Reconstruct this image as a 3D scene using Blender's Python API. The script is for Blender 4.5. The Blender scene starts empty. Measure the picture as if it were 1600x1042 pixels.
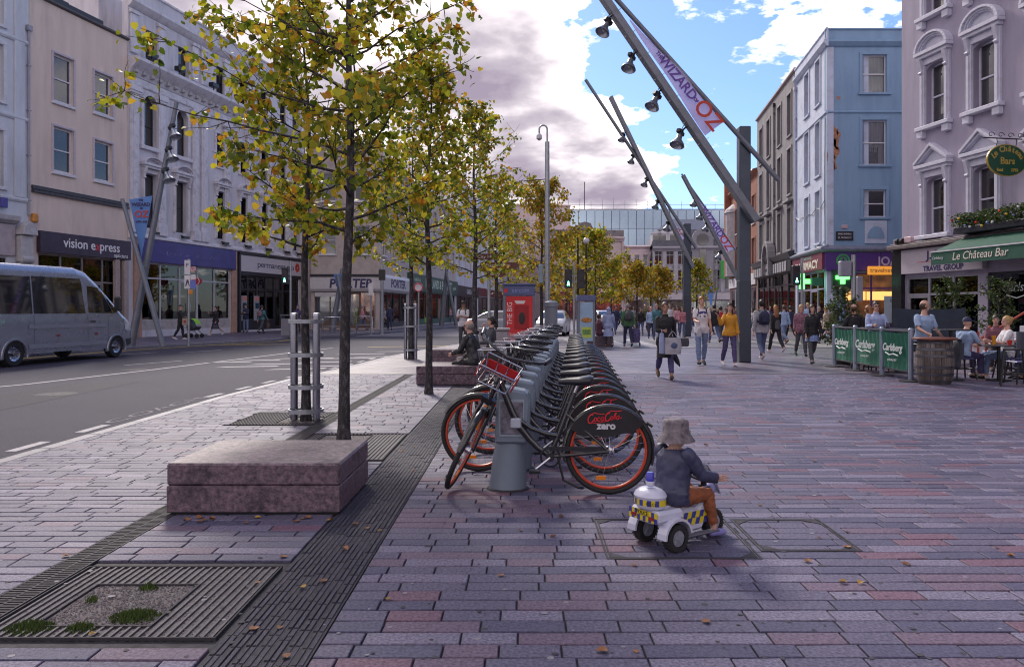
import bpy, bmesh, math, random
import numpy as np
from mathutils import Vector as V, Matrix as Mx, noise
S = bpy.context.scene; COL = S.collection
R = math.radians; PI = math.pi
rnd = random.Random(7)
# ------------------------------------------------ camera, sky, sun, exposure
F, H, VX, VY = 1200., 1.45, 817., 485.       # focal length (px of a 1600 px frame), eye height, vanishing point
cam = bpy.data.objects.new('camera', bpy.data.cameras.new('camera')); COL.objects.link(cam); S.camera = cam
cam.location = (0, 0, H); cam.rotation_euler = (R(90), 0, 0)
cam.data.sensor_width = 36; cam.data.lens = 27; cam.data.clip_end = 3000; cam.data.clip_start = .1
cam.data.shift_x = -17/1600; cam.data.shift_y = -36/1600
S.view_settings.view_transform = 'Standard'; S.view_settings.look = 'None'
S.view_settings.exposure = 2.38; S.view_settings.gamma = 1; S.view_settings.use_curve_mapping = False
SUN_EL, SUN_AZ = R(38), R(-20)               # azimuth from +Y (street axis), positive = right
w = bpy.data.worlds.new('World'); S.world = w; w.use_nodes = True
nt = w.node_tree; nt.nodes.clear()
def nd(t, **k):
    n = nt.nodes.new(t)
    for a, b in k.items(): setattr(n, a, b)
    return n
def lk(a, b): nt.links.new(a, b)
def mth(op, a, b=None, c=None):
    n = nd('ShaderNodeMath', operation=op)
    for i, x in enumerate((a, b, c)):
        if x is None: continue
        if isinstance(x, (int, float)): n.inputs[i].default_value = x
        else: lk(x, n.inputs[i])
    return n.outputs[0]
def ramp(fac, stops, interp='LINEAR'):
    n = nd('ShaderNodeValToRGB'); cr = n.color_ramp; cr.interpolation = interp
    while len(cr.elements) < len(stops): cr.elements.new(.5)
    for e, (p, c) in zip(cr.elements, stops):
        e.position = p; e.color = (*c, 1) if len(c) == 3 else c
    lk(fac, n.inputs[0]); return n.outputs[0]
out = nd('ShaderNodeOutputWorld'); bg = nd('ShaderNodeBackground'); lk(bg.outputs[0], out.inputs[0])
sky = nd('ShaderNodeTexSky', sky_type='NISHITA', sun_disc=False, sun_elevation=SUN_EL, sun_rotation=SUN_AZ, altitude=50, air_density=1.0, dust_density=0.4, ozone_density=2.0)
tc = nd('ShaderNodeTexCoord'); sp = nd('ShaderNodeSeparateXYZ'); lk(tc.outputs['Generated'], sp.inputs[0])
dx, dy, dz = sp.outputs
zz = mth('MAXIMUM', mth('ADD', dz, .22), .05)                # cloud deck seen in perspective
cx = mth('DIVIDE', dx, zz); cy = mth('DIVIDE', dy, zz)
cb = nd('ShaderNodeCombineXYZ'); lk(cx, cb.inputs[0]); lk(cy, cb.inputs[1])
def nz(vec, scale, det, rough, off=(0, 0, 0), dist=0):
    m = nd('ShaderNodeMapping'); lk(vec, m.inputs[0]); m.inputs[1].default_value = off
    n = nd('ShaderNodeTexNoise', noise_dimensions='3D'); lk(m.outputs[0], n.inputs['Vector'])
    n.inputs['Scale'].default_value = scale; n.inputs['Detail'].default_value = det
    n.inputs['Roughness'].default_value = rough; n.inputs['Distortion'].default_value = dist
    return n.outputs[0]
n1 = nz(cb.outputs[0], 1.9, 9, .56, (3.1, 1.7, 0))
n2 = nz(cb.outputs[0], 5.0, 6, .55, (8.3, 2.2, 4), .3)
n3 = nz(cb.outputs[0], 2.6, 4, .55, (5.5, 9.9, 1))
# the big bank stands to the left, its right edge leaning away; broken puffs on the right
edge = mth('ADD', mth('MULTIPLY', dx, -2.6), mth('MULTIPLY', dz, -1.15))
edge = mth('ADD', edge, mth('MULTIPLY', mth('MAXIMUM', mth('SUBTRACT', .15, dy), 0.), 3.2))  # extra cloud behind the camera, out of view, added to fill the facades
bias = mth('MINIMUM', mth('MAXIMUM', mth('ADD', edge, .66), -.085), .26)
dens = mth('ADD', mth('ADD', n1, mth('MULTIPLY', bias, .9)), mth('MULTIPLY', mth('SUBTRACT', n2, .5), .40))
cov = ramp(dens, [(.50, (0, 0, 0)), (.57, (1, 1, 1))])
core = mth('ADD', mth('ADD', dens, mth('MULTIPLY', mth('SUBTRACT', n3, .5), .95)), mth('MULTIPLY', mth('SUBTRACT', n2, .5), .12))
ccol = ramp(core, [(.48, (3.5, 3.3, 3.2)), (.58, (2.5, 2.25, 2.2)), (.68, (1.36, 1.23, 1.30)), (.78, (.88, .80, .90)), (.95, (.55, .46, .60))])
tint = nd('ShaderNodeMix', data_type='RGBA', blend_type='MULTIPLY'); tint.inputs[0].default_value = 1
lk(sky.outputs[0], tint.inputs[6]); tint.inputs[7].default_value = (.16, .185, .245, 1)
mx = nd('ShaderNodeMix', data_type='RGBA'); lk(cov, mx.inputs[0]); lk(tint.outputs[2], mx.inputs[6]); lk(ccol, mx.inputs[7])
n4 = nz(cb.outputs[0], 3.6, 8, .62, (1.3, 6.4, 9))                    # small fair-weather puffs
puff = ramp(n4, [(.612, (0, 0, 0)), (.69, (1, 1, 1))]); pm_ = nd('ShaderNodeMix', data_type='RGBA'); lk(puff, pm_.inputs[0]); lk(mx.outputs[2], pm_.inputs[6]); pm_.inputs[7].default_value = (2.9, 2.8, 2.9, 1)
big = nd('ShaderNodeMix', data_type='RGBA'); lk(cov, big.inputs[0]); lk(pm_.outputs[2], big.inputs[6]); lk(ccol, big.inputs[7]); lk(big.outputs[2], bg.inputs[0]); bg.inputs[1].default_value = .15
sl = bpy.data.lights.new('sun', 'SUN'); sl.energy = .72; sl.angle = R(10); sl.color = (1, .92, .84)
sun = bpy.data.objects.new('sun', sl); COL.objects.link(sun)
sd = V((math.sin(SUN_AZ)*math.cos(SUN_EL), math.cos(SUN_AZ)*math.cos(SUN_EL), math.sin(SUN_EL)))
sun.rotation_euler = sd.to_track_quat('Z', 'Y').to_euler(); sun.location = sd*60
S.cycles.filter_width = 1.1
# ------------------------------------------------ helpers
def gp(px, py, z=0.):                         # ground point seen at a photo pixel
    d = F*(H-z)/(py-VY); return V(((px-VX)*d/F, d, z))
def at(px, py, d):                            # point at a known distance
    return V(((px-VX)*d/F, d, H-(py-VY)*d/F))
TMP = bpy.data.scenes.new('tmp')
def evalmesh(o):
    TMP.collection.objects.link(o)
    with bpy.context.temp_override(scene=TMP, view_layer=TMP.view_layers[0]):
        dg = bpy.context.evaluated_depsgraph_get(); dg.update()
        me = bpy.data.meshes.new_from_object(o.evaluated_get(dg), depsgraph=dg)
    TMP.collection.objects.unlink(o); d = o.data; bpy.data.objects.remove(o)
    return me
MATS = {}
def M(name, col, rough=.6, metal=0., var=.12, sc=6., bump=.0, bsc=60., spec=.5, coat=0., isl=0., trans=0., emit=None, es=1., stretch=None, dirt=0., dcol=(.03, .028, .028), dsc=2.5):
    if name in MATS: return MATS[name]
    m = bpy.data.materials.new(name); m.use_nodes = True; t = m.node_tree; N = t.nodes; L = t.links
    b = N['Principled BSDF']; b.inputs['Roughness'].default_value = rough; b.inputs['Metallic'].default_value = metal
    b.inputs['Specular IOR Level'].default_value = spec; b.inputs['Coat Weight'].default_value = coat
    b.inputs['Base Color'].default_value = (*col, 1)
    tcn = N.new('ShaderNodeTexCoord'); vec = tcn.outputs['Object']
    if stretch:
        mp = N.new('ShaderNodeMapping'); mp.inputs['Scale'].default_value = stretch; L.new(vec, mp.inputs[0]); vec = mp.outputs[0]
    def noi(s, d=5, r=.6):
        n = N.new('ShaderNodeTexNoise'); n.inputs['Scale'].default_value = s; n.inputs['Detail'].default_value = d; n.inputs['Roughness'].default_value = r
        L.new(vec, n.inputs['Vector']); return n.outputs[0]
    if var or isl or dirt:
        hs = N.new('ShaderNodeHueSaturation'); hs.inputs['Color'].default_value = (*col, 1)
        val = None
        if var:
            mr = N.new('ShaderNodeMapRange'); L.new(noi(sc), mr.inputs[0]); mr.inputs[1].default_value = .3; mr.inputs[2].default_value = .7
            mr.inputs[3].default_value = 1-var; mr.inputs[4].default_value = 1+var; val = mr.outputs[0]
        if isl:
            g = N.new('ShaderNodeNewGeometry'); m2 = N.new('ShaderNodeMapRange'); L.new(g.outputs['Random Per Island'], m2.inputs[0])
            m2.inputs[3].default_value = 1-isl; m2.inputs[4].default_value = 1+isl
            if val is None: val = m2.outputs[0]
            else:
                mm = N.new('ShaderNodeMath'); mm.operation = 'MULTIPLY'; L.new(val, mm.inputs[0]); L.new(m2.outputs[0], mm.inputs[1]); val = mm.outputs[0]
        if val is not None: L.new(val, hs.inputs['Value'])
        c = hs.outputs[0]
        if dirt:
            mr = N.new('ShaderNodeMapRange'); L.new(noi(dsc, 8, .68), mr.inputs[0]); mr.inputs[1].default_value = .5; mr.inputs[2].default_value = .68
            mr.inputs[3].default_value = 0; mr.inputs[4].default_value = dirt
            mxn = N.new('ShaderNodeMix'); mxn.data_type = 'RGBA'; L.new(mr.outputs[0], mxn.inputs[0]); L.new(c, mxn.inputs[6]); mxn.inputs[7].default_value = (*dcol, 1); c = mxn.outputs[2]
        L.new(c, b.inputs['Base Color'])
        rr = N.new('ShaderNodeMapRange'); L.new(noi(sc*1.7), rr.inputs[0]); rr.inputs[3].default_value = max(.02, rough*.75); rr.inputs[4].default_value = min(1, rough*1.25); L.new(rr.outputs[0], b.inputs['Roughness'])
    if bump:
        bp = N.new('ShaderNodeBump'); bp.inputs['Strength'].default_value = bump; bp.inputs['Distance'].default_value = .01
        L.new(noi(bsc, 6, .65), bp.inputs['Height']); L.new(bp.outputs[0], b.inputs['Normal'])
    if trans: b.inputs['Transmission Weight'].default_value = trans
    if emit: b.inputs['Emission Color'].default_value = (*emit, 1); b.inputs['Emission Strength'].default_value = es
    MATS[name] = m; return m
def glass_mat(name, tint=(.9, .95, .95), gloss=.0):
    if name in MATS: return MATS[name]
    m = bpy.data.materials.new(name); m.use_nodes = True; t = m.node_tree; N = t.nodes; L = t.links; N.clear()
    o = N.new('ShaderNodeOutputMaterial'); mixn = N.new('ShaderNodeMixShader'); tr = N.new('ShaderNodeBsdfTransparent'); gl = N.new('ShaderNodeBsdfGlossy')
    gl.inputs['Roughness'].default_value = .02; tr.inputs[0].default_value = (*tint, 1)
    fr = N.new('ShaderNodeFresnel'); fr.inputs[0].default_value = 1.5
    ad = N.new('ShaderNodeMath'); ad.operation = 'ADD'; L.new(fr.outputs[0], ad.inputs[0]); ad.inputs[1].default_value = gloss
    L.new(ad.outputs[0], mixn.inputs[0]); L.new(tr.outputs[0], mixn.inputs[1]); L.new(gl.outputs[0], mixn.inputs[2]); L.new(mixn.outputs[0], o.inputs[0])
    MATS[name] = m; return m
class MB:
    def __init__(s): s.v = []; s.f = []; s.m = []; s.mi = 0; s.xf = None
    def _add(s, vs, fs):
        b = len(s.v)
        s.v += [tuple(s.xf @ V(p)) for p in vs] if s.xf is not None else [tuple(p) for p in vs]
        s.f += [tuple(b+i for i in f) for f in fs]; s.m += [s.mi]*len(fs); return s
    def box(s, x0, y0, z0, x1, y1, z1):
        x0, x1 = min(x0, x1), max(x0, x1); y0, y1 = min(y0, y1), max(y0, y1); z0, z1 = min(z0, z1), max(z0, z1)
        return s._add([(x0,y0,z0),(x1,y0,z0),(x1,y1,z0),(x0,y1,z0),(x0,y0,z1),(x1,y0,z1),(x1,y1,z1),(x0,y1,z1)],
                      [(0,3,2,1),(4,5,6,7),(0,1,5,4),(1,2,6,5),(2,3,7,6),(3,0,4,7)])
    def cbox(s, c, d): return s.box(c[0]-d[0]/2, c[1]-d[1]/2, c[2]-d[2]/2, c[0]+d[0]/2, c[1]+d[1]/2, c[2]+d[2]/2)
    def bar(s, a, b, w, h, up=(0, 0, 1), taper=1.):          # rectangular bar from a to b
        a, b = V(a), V(b); d = (b-a).normalized(); u = V(up)
        if abs(d.dot(u)) > .98: u = V((1, 0, 0))
        x = d.cross(u).normalized(); y = x.cross(d).normalized(); vs = []
        for p, k in ((a, 1), (b, taper)):
            for i, j in ((-1,-1),(1,-1),(1,1),(-1,1)): vs.append(p+x*(i*w*k/2)+y*(j*h*k/2))
        return s._add(vs, [(3,2,1,0),(4,5,6,7),(0,1,5,4),(1,2,6,5),(2,3,7,6),(3,0,4,7)])
    def tube(s, pts, r, n=8, cap=True, sq=None):
        pts = [V(p) for p in pts]; k = len(pts); rs = r if isinstance(r, (list, tuple)) else [r]*k
        vs = []; px = None
        for i, p in enumerate(pts):
            d = (pts[min(i+1, k-1)]-pts[max(i-1, 0)])
            d = d.normalized() if d.length > 1e-9 else V((0, 0, 1))
            if px is None:
                u = V((0, 0, 1)) if abs(d.z) < .9 else V((1, 0, 0)); x = d.cross(u).normalized()
            else:
                x = px-d*px.dot(d); x = x.normalized() if x.length > 1e-6 else d.orthogonal().normalized()
            px = x; y = d.cross(x)
            for j in range(n):
                a = 2*PI*j/n; vs.append(p+(x*math.cos(a)+y*math.sin(a)*(sq or 1))*rs[i])
        fs = [(i*n+j, i*n+(j+1) % n, (i+1)*n+(j+1) % n, (i+1)*n+j) for i in range(k-1) for j in range(n)]
        if cap: fs += [tuple(range(n-1, -1, -1)), tuple((k-1)*n+j for j in range(n))]
        return s._add(vs, fs)
    def lathe(s, prof, n=16, c=(0, 0, 0), axis='z', sx=1., sy=1., cap=True):
        vs = []
        for r, z in prof:
            for j in range(n):
                a = 2*PI*j/n; p = (r*math.cos(a)*sx, r*math.sin(a)*sy, z)
                if axis == 'y': p = (p[0], z, p[1])
                if axis == 'x': p = (z, p[0], p[1])
                vs.append((p[0]+c[0], p[1]+c[1], p[2]+c[2]))
        k = len(prof); fs = [(i*n+j, i*n+(j+1) % n, (i+1)*n+(j+1) % n, (i+1)*n+j) for i in range(k-1) for j in range(n)]
        if axis == 'y': fs = [f[::-1] for f in fs]
        if cap: fs += [tuple(range(n-1, -1, -1)), tuple((k-1)*n+j for j in range(n))]
        return s._add(vs, fs)
    def torus(s, c, Rr, r, n=32, m=8, axis='y', a0=0, a1=2*PI):
        full = abs(a1-a0-2*PI) < 1e-6; k = n if full else n+1; vs = []
        for i in range(k):
            a = a0+(a1-a0)*i/n
            for j in range(m):
                b = 2*PI*j/m; q = Rr+r*math.cos(b); w_ = r*math.sin(b)
                p = (q*math.cos(a), w_, q*math.sin(a)) if axis == 'y' else ((q*math.cos(a), q*math.sin(a), w_) if axis == 'z' else (w_, q*math.cos(a), q*math.sin(a)))
                vs.append((c[0]+p[0], c[1]+p[1], c[2]+p[2]))
        fs = [(i*m+j, i*m+(j+1) % m, ((i+1) % k)*m+(j+1) % m, ((i+1) % k)*m+j) for i in range(n if full else n) for j in range(m)]
        return s._add(vs, fs)
    def ell(s, c, r, nu=12, nv=8):
        if isinstance(r, (int, float)): r = (r, r, r)
        vs = [(c[0], c[1], c[2]-r[2])]
        for i in range(1, nv):
            t = -PI/2+PI*i/nv
            for j in range(nu):
                a = 2*PI*j/nu; vs.append((c[0]+r[0]*math.cos(t)*math.cos(a), c[1]+r[1]*math.cos(t)*math.sin(a), c[2]+r[2]*math.sin(t)))
        vs.append((c[0], c[1], c[2]+r[2])); e = len(vs)-1
        fs = [(0, 1+(j+1) % nu, 1+j) for j in range(nu)]
        fs += [(1+i*nu+j, 1+i*nu+(j+1) % nu, 1+(i+1)*nu+(j+1) % nu, 1+(i+1)*nu+j) for i in range(nv-2) for j in range(nu)]
        b = 1+(nv-2)*nu; fs += [(b+j, b+(j+1) % nu, e) for j in range(nu)]
        return s._add(vs, fs)
    def prism(s, poly, t0, t1, plane='xz'):                    # outline (2D) extruded from t0 to t1 along the third axis
        def P(a, b, t): return (a, t, b) if plane == 'xz' else ((a, b, t) if plane == 'xy' else (t, a, b))
        n = len(poly); vs = [P(a, b, t0) for a, b in poly]+[P(a, b, t1) for a, b in poly]
        fs = [tuple(range(n)), tuple(range(2*n-1, n-1, -1))]+[(i, (i+1) % n, n+(i+1) % n, n+i)[::-1] for i in range(n)]
        return s._add(vs, fs)
    def poly(s, pts): return s._add(pts, [tuple(range(len(pts)))])
    def mesh(s, mats, smooth=None, bev=0., name='m', fix=True):
        me = bpy.data.meshes.new(name); me.from_pydata(s.v, [], s.f)
        mats = mats if isinstance(mats, (list, tuple)) else [mats]
        for m in mats: me.materials.append(m)
        if len(mats) > 1: me.polygons.foreach_set('material_index', s.m)
        if bev or fix:
            bm = bmesh.new(); bm.from_mesh(me)
            if fix: bmesh.ops.recalc_face_normals(bm, faces=bm.faces)
            if bev:
                bm.normal_update(); es = [e for e in bm.edges if len(e.link_faces) == 2 and e.calc_face_angle(0) > R(35)]
                bmesh.ops.bevel(bm, geom=es, offset=bev, segments=1, affect='EDGES', profile=.5)
            bm.to_mesh(me); bm.free()
        if smooth:
            me.polygons.foreach_set('use_smooth', [True]*len(me.polygons)); me.set_sharp_from_angle(angle=R(smooth))
        me.update(); return me
    def build(s, name, mats, parent=None, smooth=None, bev=0., fix=True, kind=None):
        return link(name, s.mesh(mats, smooth, bev, name, fix), parent, kind)
def link(name, me, parent=None, kind=None, loc=None, rot=None, scale=None):
    o = bpy.data.objects.new(name, me); COL.objects.link(o)
    if parent is not None: o.parent = parent
    if kind: o['kind'] = kind
    if loc is not None: o.location = loc
    if rot is not None: o.rotation_euler = rot
    if scale is not None: o.scale = scale
    return o
def tag(o, label, cat, group=None):
    o['label'] = label; o['category'] = cat
    if group: o['group'] = group
    return o
def thing(name, label, cat, loc=(0, 0, 0), rz=0., group=None):
    o = bpy.data.objects.new(name, None); COL.objects.link(o); o.location = loc; o.rotation_euler = (0, 0, rz); o.empty_display_size = .2
    return tag(o, label, cat, group)
def dup(root, loc=None, rz=None, label=None, group=None):
    def cp(o, par):
        c = o.copy(); COL.objects.link(c)
        if par is not None: c.parent = par
        for ch in o.children: cp(ch, c)
        return c
    r = cp(root, None)
    if loc is not None: r.location = loc
    if rz is not None: r.rotation_euler = (0, 0, rz)
    if label: r['label'] = label
    if group: r['group'] = group
    return r
def text_mesh(txt, size, mat, ext=.004, align='CENTER', shear=0., bold=0., space=1.):
    cu = bpy.data.curves.new('t', 'FONT'); cu.body = txt; cu.size = size; cu.extrude = ext; cu.align_x = align; cu.align_y = 'CENTER'
    cu.shear = shear; cu.offset = bold; cu.space_character = space; cu.resolution_u = 3
    me = evalmesh(bpy.data.objects.new('t', cu)); me.materials.clear(); me.materials.append(mat); return me
def text(name, txt, size, mat, parent, loc, rot=(PI/2, 0, 0), width=None, **k):
    me = text_mesh(txt, size, mat, **k)
    o = link(name, me, parent, loc=loc, rot=rot)
    if width:
        xs = [v.co.x for v in me.vertices]
        if xs: o.scale = (width/(max(xs)-min(xs)), 1, 1)
    return o
# ------------------------------------------------ materials used in many places
ASPH = M('asphalt', (.046, .042, .064), .85, spec=.25, var=.45, sc=60, bump=.9, bsc=110, dirt=.45, dcol=(.03, .027, .042), dsc=.55)
KERB = M('kerb_stone', (.17, .16, .195), .6, var=.2, sc=9, bump=.2, isl=.15)
STONES = [M('stone_grey', (0.1031, 0.0927, 0.1469), .56, spec=.27, var=.55, sc=62, bump=.45, bsc=160, isl=.10, dirt=.35, dcol=(.06, .055, .08), dsc=5),
          M('stone_light', (0.1521, 0.1366, 0.2002), .56, spec=.27, var=.58, sc=66, bump=.45, bsc=160, isl=.12, dirt=.3, dcol=(.11, .10, .14), dsc=5),
          M('stone_dark', (0.0759, 0.0711, 0.1243), .56, spec=.27, var=.5, sc=60, bump=.45, bsc=160, isl=.10, dirt=.3, dcol=(.15, .145, .19), dsc=5),
          M('stone_pink', (0.1457, 0.0839, 0.1226), .56, spec=.27, var=.55, sc=62, bump=.45, bsc=160, isl=.14, dirt=.35, dcol=(.10, .06, .08), dsc=5),
          M('stone_rose', (0.1299, 0.0929, 0.1389), .56, spec=.27, var=.55, sc=62, bump=.45, bsc=160, isl=.14, dirt=.35, dcol=(.08, .06, .09), dsc=5)]
JOINT = M('joint_bed', (.032, .029, .036), .9, var=.4, sc=20)
BLACK = M('black_metal', (.012, .012, .015), .35, var=.1)
DKST = M('basalt', (.040, .036, .054), .72, spec=.3, var=.25, sc=30, bump=.4, bsc=100, isl=.35, dirt=.3, dcol=(.075, .07, .08), dsc=5)
STEEL = M('brushed_steel', (.36, .37, .43), .24, metal=1, var=.1, sc=20, stretch=(1, 1, .08))
GALV = M('galvanised', (.36, .38, .42), .45, metal=.8, var=.15, sc=10)
IRON = M('cast_iron', (.045, .042, .05), .75, spec=.25, metal=.0, var=.2, sc=14, bump=.2)
WHITE = M('road_white', (.36, .345, .37), .75, spec=.3, var=.16, sc=9, dirt=.55, dcol=(.16, .15, .17), dsc=7)
YELL = M('road_yellow', (.55, .40, .10), .7, var=.2, sc=9, dirt=.5, dcol=(.15, .12, .08), dsc=7)
# ------------------------------------------------ the ground sheets
MB().poly([(-900, -900, -.14), (900, -900, -.14), (900, 1500, -.14), (-900, 1500, -.14)]).build('ground', M('earth', (.12, .115, .12), .9), kind='structure')
nearK = [(-5.1, -6), (-5.1, 9), (-5.12, 13), (-4.95, 16.4), (-4.55, 19.5), (-4.3, 24), (-3.6, 29), (-2.8, 33), (-1.8, 40), (-.5, 50), (1, 65), (3, 90), (5.5, 125)]
farK = [(-18.4, -6), (-17.6, 8), (-16.6, 18), (-14.9, 28.4), (-13.2, 33.5), (-12.0, 36.2), (-12.0, 39.5), (-11.6, 42), (-10.4, 43.8), (-8.2, 54), (-5.8, 67), (-2.4, 95), (1.0, 125)]
def strip(pa, pb, z):                                           # sheet between two polylines of equal length
    mb = MB()
    for i in range(len(pa)-1): mb.poly([(*pb[i], z), (*pa[i], z), (*pa[i+1], z), (*pb[i+1], z)])
    return mb
road = strip(nearK, farK, -.02).build('road', ASPH, kind='structure')
def kerb(name, pts, z0, z1, w_):
    mb = MB()
    for i in range(len(pts)-1):
        a, b = V((*pts[i], 0)), V((*pts[i+1], 0)); d = (b-a); n = max(1, int(d.length/.9)); d /= n
        nrm = V((-d.y, d.x, 0)).normalized()*w_
        for k in range(n):
            p, q = a+d*(k+.004), a+d*(k+.996)
            mb._add([(p.x, p.y, z0), (q.x, q.y, z0), (q.x+nrm.x, q.y+nrm.y, z0), (p.x+nrm.x, p.y+nrm.y, z0),
                     (p.x, p.y, z1), (q.x, q.y, z1), (q.x+nrm.x, q.y+nrm.y, z1), (p.x+nrm.x, p.y+nrm.y, z1)],
                    [(0,3,2,1),(4,5,6,7),(0,1,5,4),(1,2,6,5),(2,3,7,6),(3,0,4,7)])
    return mb.build(name, KERB, kind='structure', bev=.01)
kerb('kerb', nearK[::-1], -.13, .004, .16); kerb('far_kerb', farK, -.13, .088, .18)
# pavement: a bed with the stones laid on it, plain sheet beyond
def nk(y):
    for (x0, y0), (x1, y1) in zip(nearK, nearK[1:]):
        if y0 <= y <= y1: return x0+(x1-x0)*(y-y0)/(y1-y0)
    return nearK[-1][0]
def pav_mat():
    m = M('paving_far', (.135, .125, .162), .48, var=.25, sc=.9, bump=.15, bsc=30); t = m.node_tree; N = t.nodes; L = t.links
    b = N['Principled BSDF']; c0 = b.inputs['Base Color'].links[0].from_socket
    tcn = N.new('ShaderNodeTexCoord'); br = N.new('ShaderNodeTexBrick'); L.new(tcn.outputs['Object'], br.inputs['Vector'])
    br.inputs['Scale'].default_value = 1; br.inputs['Brick Width'].default_value = .42; br.inputs['Row Height'].default_value = .128; br.inputs['Mortar Size'].default_value = .006
    br.inputs['Color1'].default_value = (.55, .52, .55, 1); br.inputs['Color2'].default_value = (1.5, 1.3, 1.36, 1); br.inputs['Mortar'].default_value = (.2, .2, .2, 1); br.inputs['Bias'].default_value = -.1
    mm = N.new('ShaderNodeMix'); mm.data_type = 'RGBA'; mm.blend_type = 'MULTIPLY'; mm.inputs[0].default_value = 1
    L.new(c0, mm.inputs[6]); L.new(br.outputs[0], mm.inputs[7]); L.new(mm.outputs[2], b.inputs['Base Color']); return m
PAVF = pav_mat()
YN, YF = 2.7, 17.5
mb = MB()
mb.poly([(-5.1, -6, -.016), (40, -6, -.016), (40, YF, -.016), (nk(YF), YF, -.016), (nk(16.4), 16.4, -.016), (-5.12, 13, -.016)])
pavement = mb.build('pavement', JOINT, kind='structure')
mb = MB(); ys = [YF]+[p[1] for p in nearK if p[1] > YF]
pa = [(nk(y), y) for y in ys]; pb = [(60, y) for y in ys]
strip(pb, pa, 0).build('far_pavement', PAVF, kind='structure')
cands = []
def lay(x0f, x1f, y0, y1, pitch, lens, weights, jog=.0):
    y = y0; row = 0
    while y+pitch <= y1:
        yc = y+pitch/2; xa = x0f(yc); xb = x1f(yc); x = xa; first = True
        lo = (-60-VX)*yc/F-2.2; hi = (1680-VX)*yc/F+2.8
        while x < xb-.02:
            L_ = rnd.choice(lens)*rnd.uniform(.85, 1.15)
            if first: L_ *= rnd.uniform(.3, 1); first = False
            if xb-(x+L_) < .12: L_ = xb-x
            w2 = [weights[0], weights[1]*(1.9 if row % 2 else .25), weights[2]*(.35 if row % 2 else 2.0), weights[3]*(1.3 if row % 2 else .5), weights[4]]
            if x+L_ > lo and x < hi: cands.append((y, x, L_, pitch, rnd.choices(range(5), w2)[0]))
            x += L_
        y += pitch; row += 1
lay(lambda y: -.885, lambda y: min(19, 16.9-.06*y), YN, YF, .128, (.22, .28, .34, .4, .46, .52), (42, 20, 17, 7, 14))
lay(lambda y: nk(y)+.0, lambda y: -2.665, YN, YF, .118, (.24, .3, .36, .42), (50, 16, 30, 0, 6))
lay(lambda y: -2.475, lambda y: -1.345, 4.46, YF, .122, (.26, .34, .42, .5), (50, 14, 26, 2, 8))
lay(lambda y: -2.475, lambda y: -1.345, YN, 3.37, .122, (.3, .4, .5), (40, 30, 8, 2, 10))
lay(lambda y: -2.475, lambda y: -2.47, YN, YF, .2, (.3,), (1, 0, 0, 0, 0))
def stone(mb, y, x, L_, p, ox, oy, g=.0046, b=.0035):
    x0, x1, y0, y1 = x+g-ox, x+L_-g-ox, y+g-oy, y+p-g-oy
    z = [rnd.uniform(-.0030, .0016) for _ in range(4)]
    mb._add([(x0,y0,-.0155),(x1,y0,-.0155),(x1,y1,-.0155),(x0,y1,-.0155),(x0,y0,z[0]-b),(x1,y0,z[1]-b),(x1,y1,z[2]-b),(x0,y1,z[3]-b),
             (x0+b,y0+b,z[0]),(x1-b,y0+b,z[1]),(x1-b,y1-b,z[2]),(x0+b,y1-b,z[3])],
            [(0,1,5,4),(1,2,6,5),(2,3,7,6),(3,0,4,7),(4,5,9,8),(5,6,10,9),(6,7,11,10),(7,4,8,11),(8,9,10,11)])
def hit(x, L_, y, p, X0, X1, Y0, Y1): return x+L_ > X0 and x < X1 and y+p > Y0 and y < Y1
grates = [(-2.46, -1.36, 3.40, 4.36, (-2.25, -1.72, 3.54, 4.07)), (-2.46, -1.36, 7.45, 9.05, (-2.3, -1.76, 8.43, 8.97)), (-3.75, -2.68, 9.75, 10.95, (-3.2, -2.64, 9.9, 10.5))]
def clip_ok(c):
    y, x, L_, p, m = c
    for g in grates:
        if hit(x, L_, y, p, g[0]+.01, g[1]-.01, g[2]+.01, g[3]-.01): return False
    return True
kept = []
for c in cands:
    if clip_ok(c): kept.append(c)
    else:                                                       # trim the stones that run into a grate
        y, x, L_, p, m = c
        for g in grates:
            if hit(x, L_, y, p, *g[:4]):
                if y+p/2 < g[2] or y+p/2 > g[3]: continue
                if x < g[0]-.05: kept.append((y, x, g[0]-x, p, m))
                if x+L_ > g[1]+.05: kept.append((y, g[1], x+L_-g[1], p, m))
kept.sort(key=lambda c: c[0])
inview = [c for c in kept if -40 < VX+F*(c[1]+c[2]/2)/(c[0]+c[3]/2) < 1640 and c[0] > 3.05]
indiv = set(id(c) for c in inview[:300])
rest = MB()
for c in kept:
    y, x, L_, p, m = c
    if id(c) in indiv:
        one = MB(); stone(one, y, x, L_, p, x, y); one.mi = 0
        link('paving_stone', one.mesh(STONES[m], fix=False), pavement, loc=(x, y, 0))
    else:
        rest.mi = m; stone(rest, y, x, L_, p, 0, 0)
rest.build('paving_stones', STONES, pavement, fix=False, kind='stuff')
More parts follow.
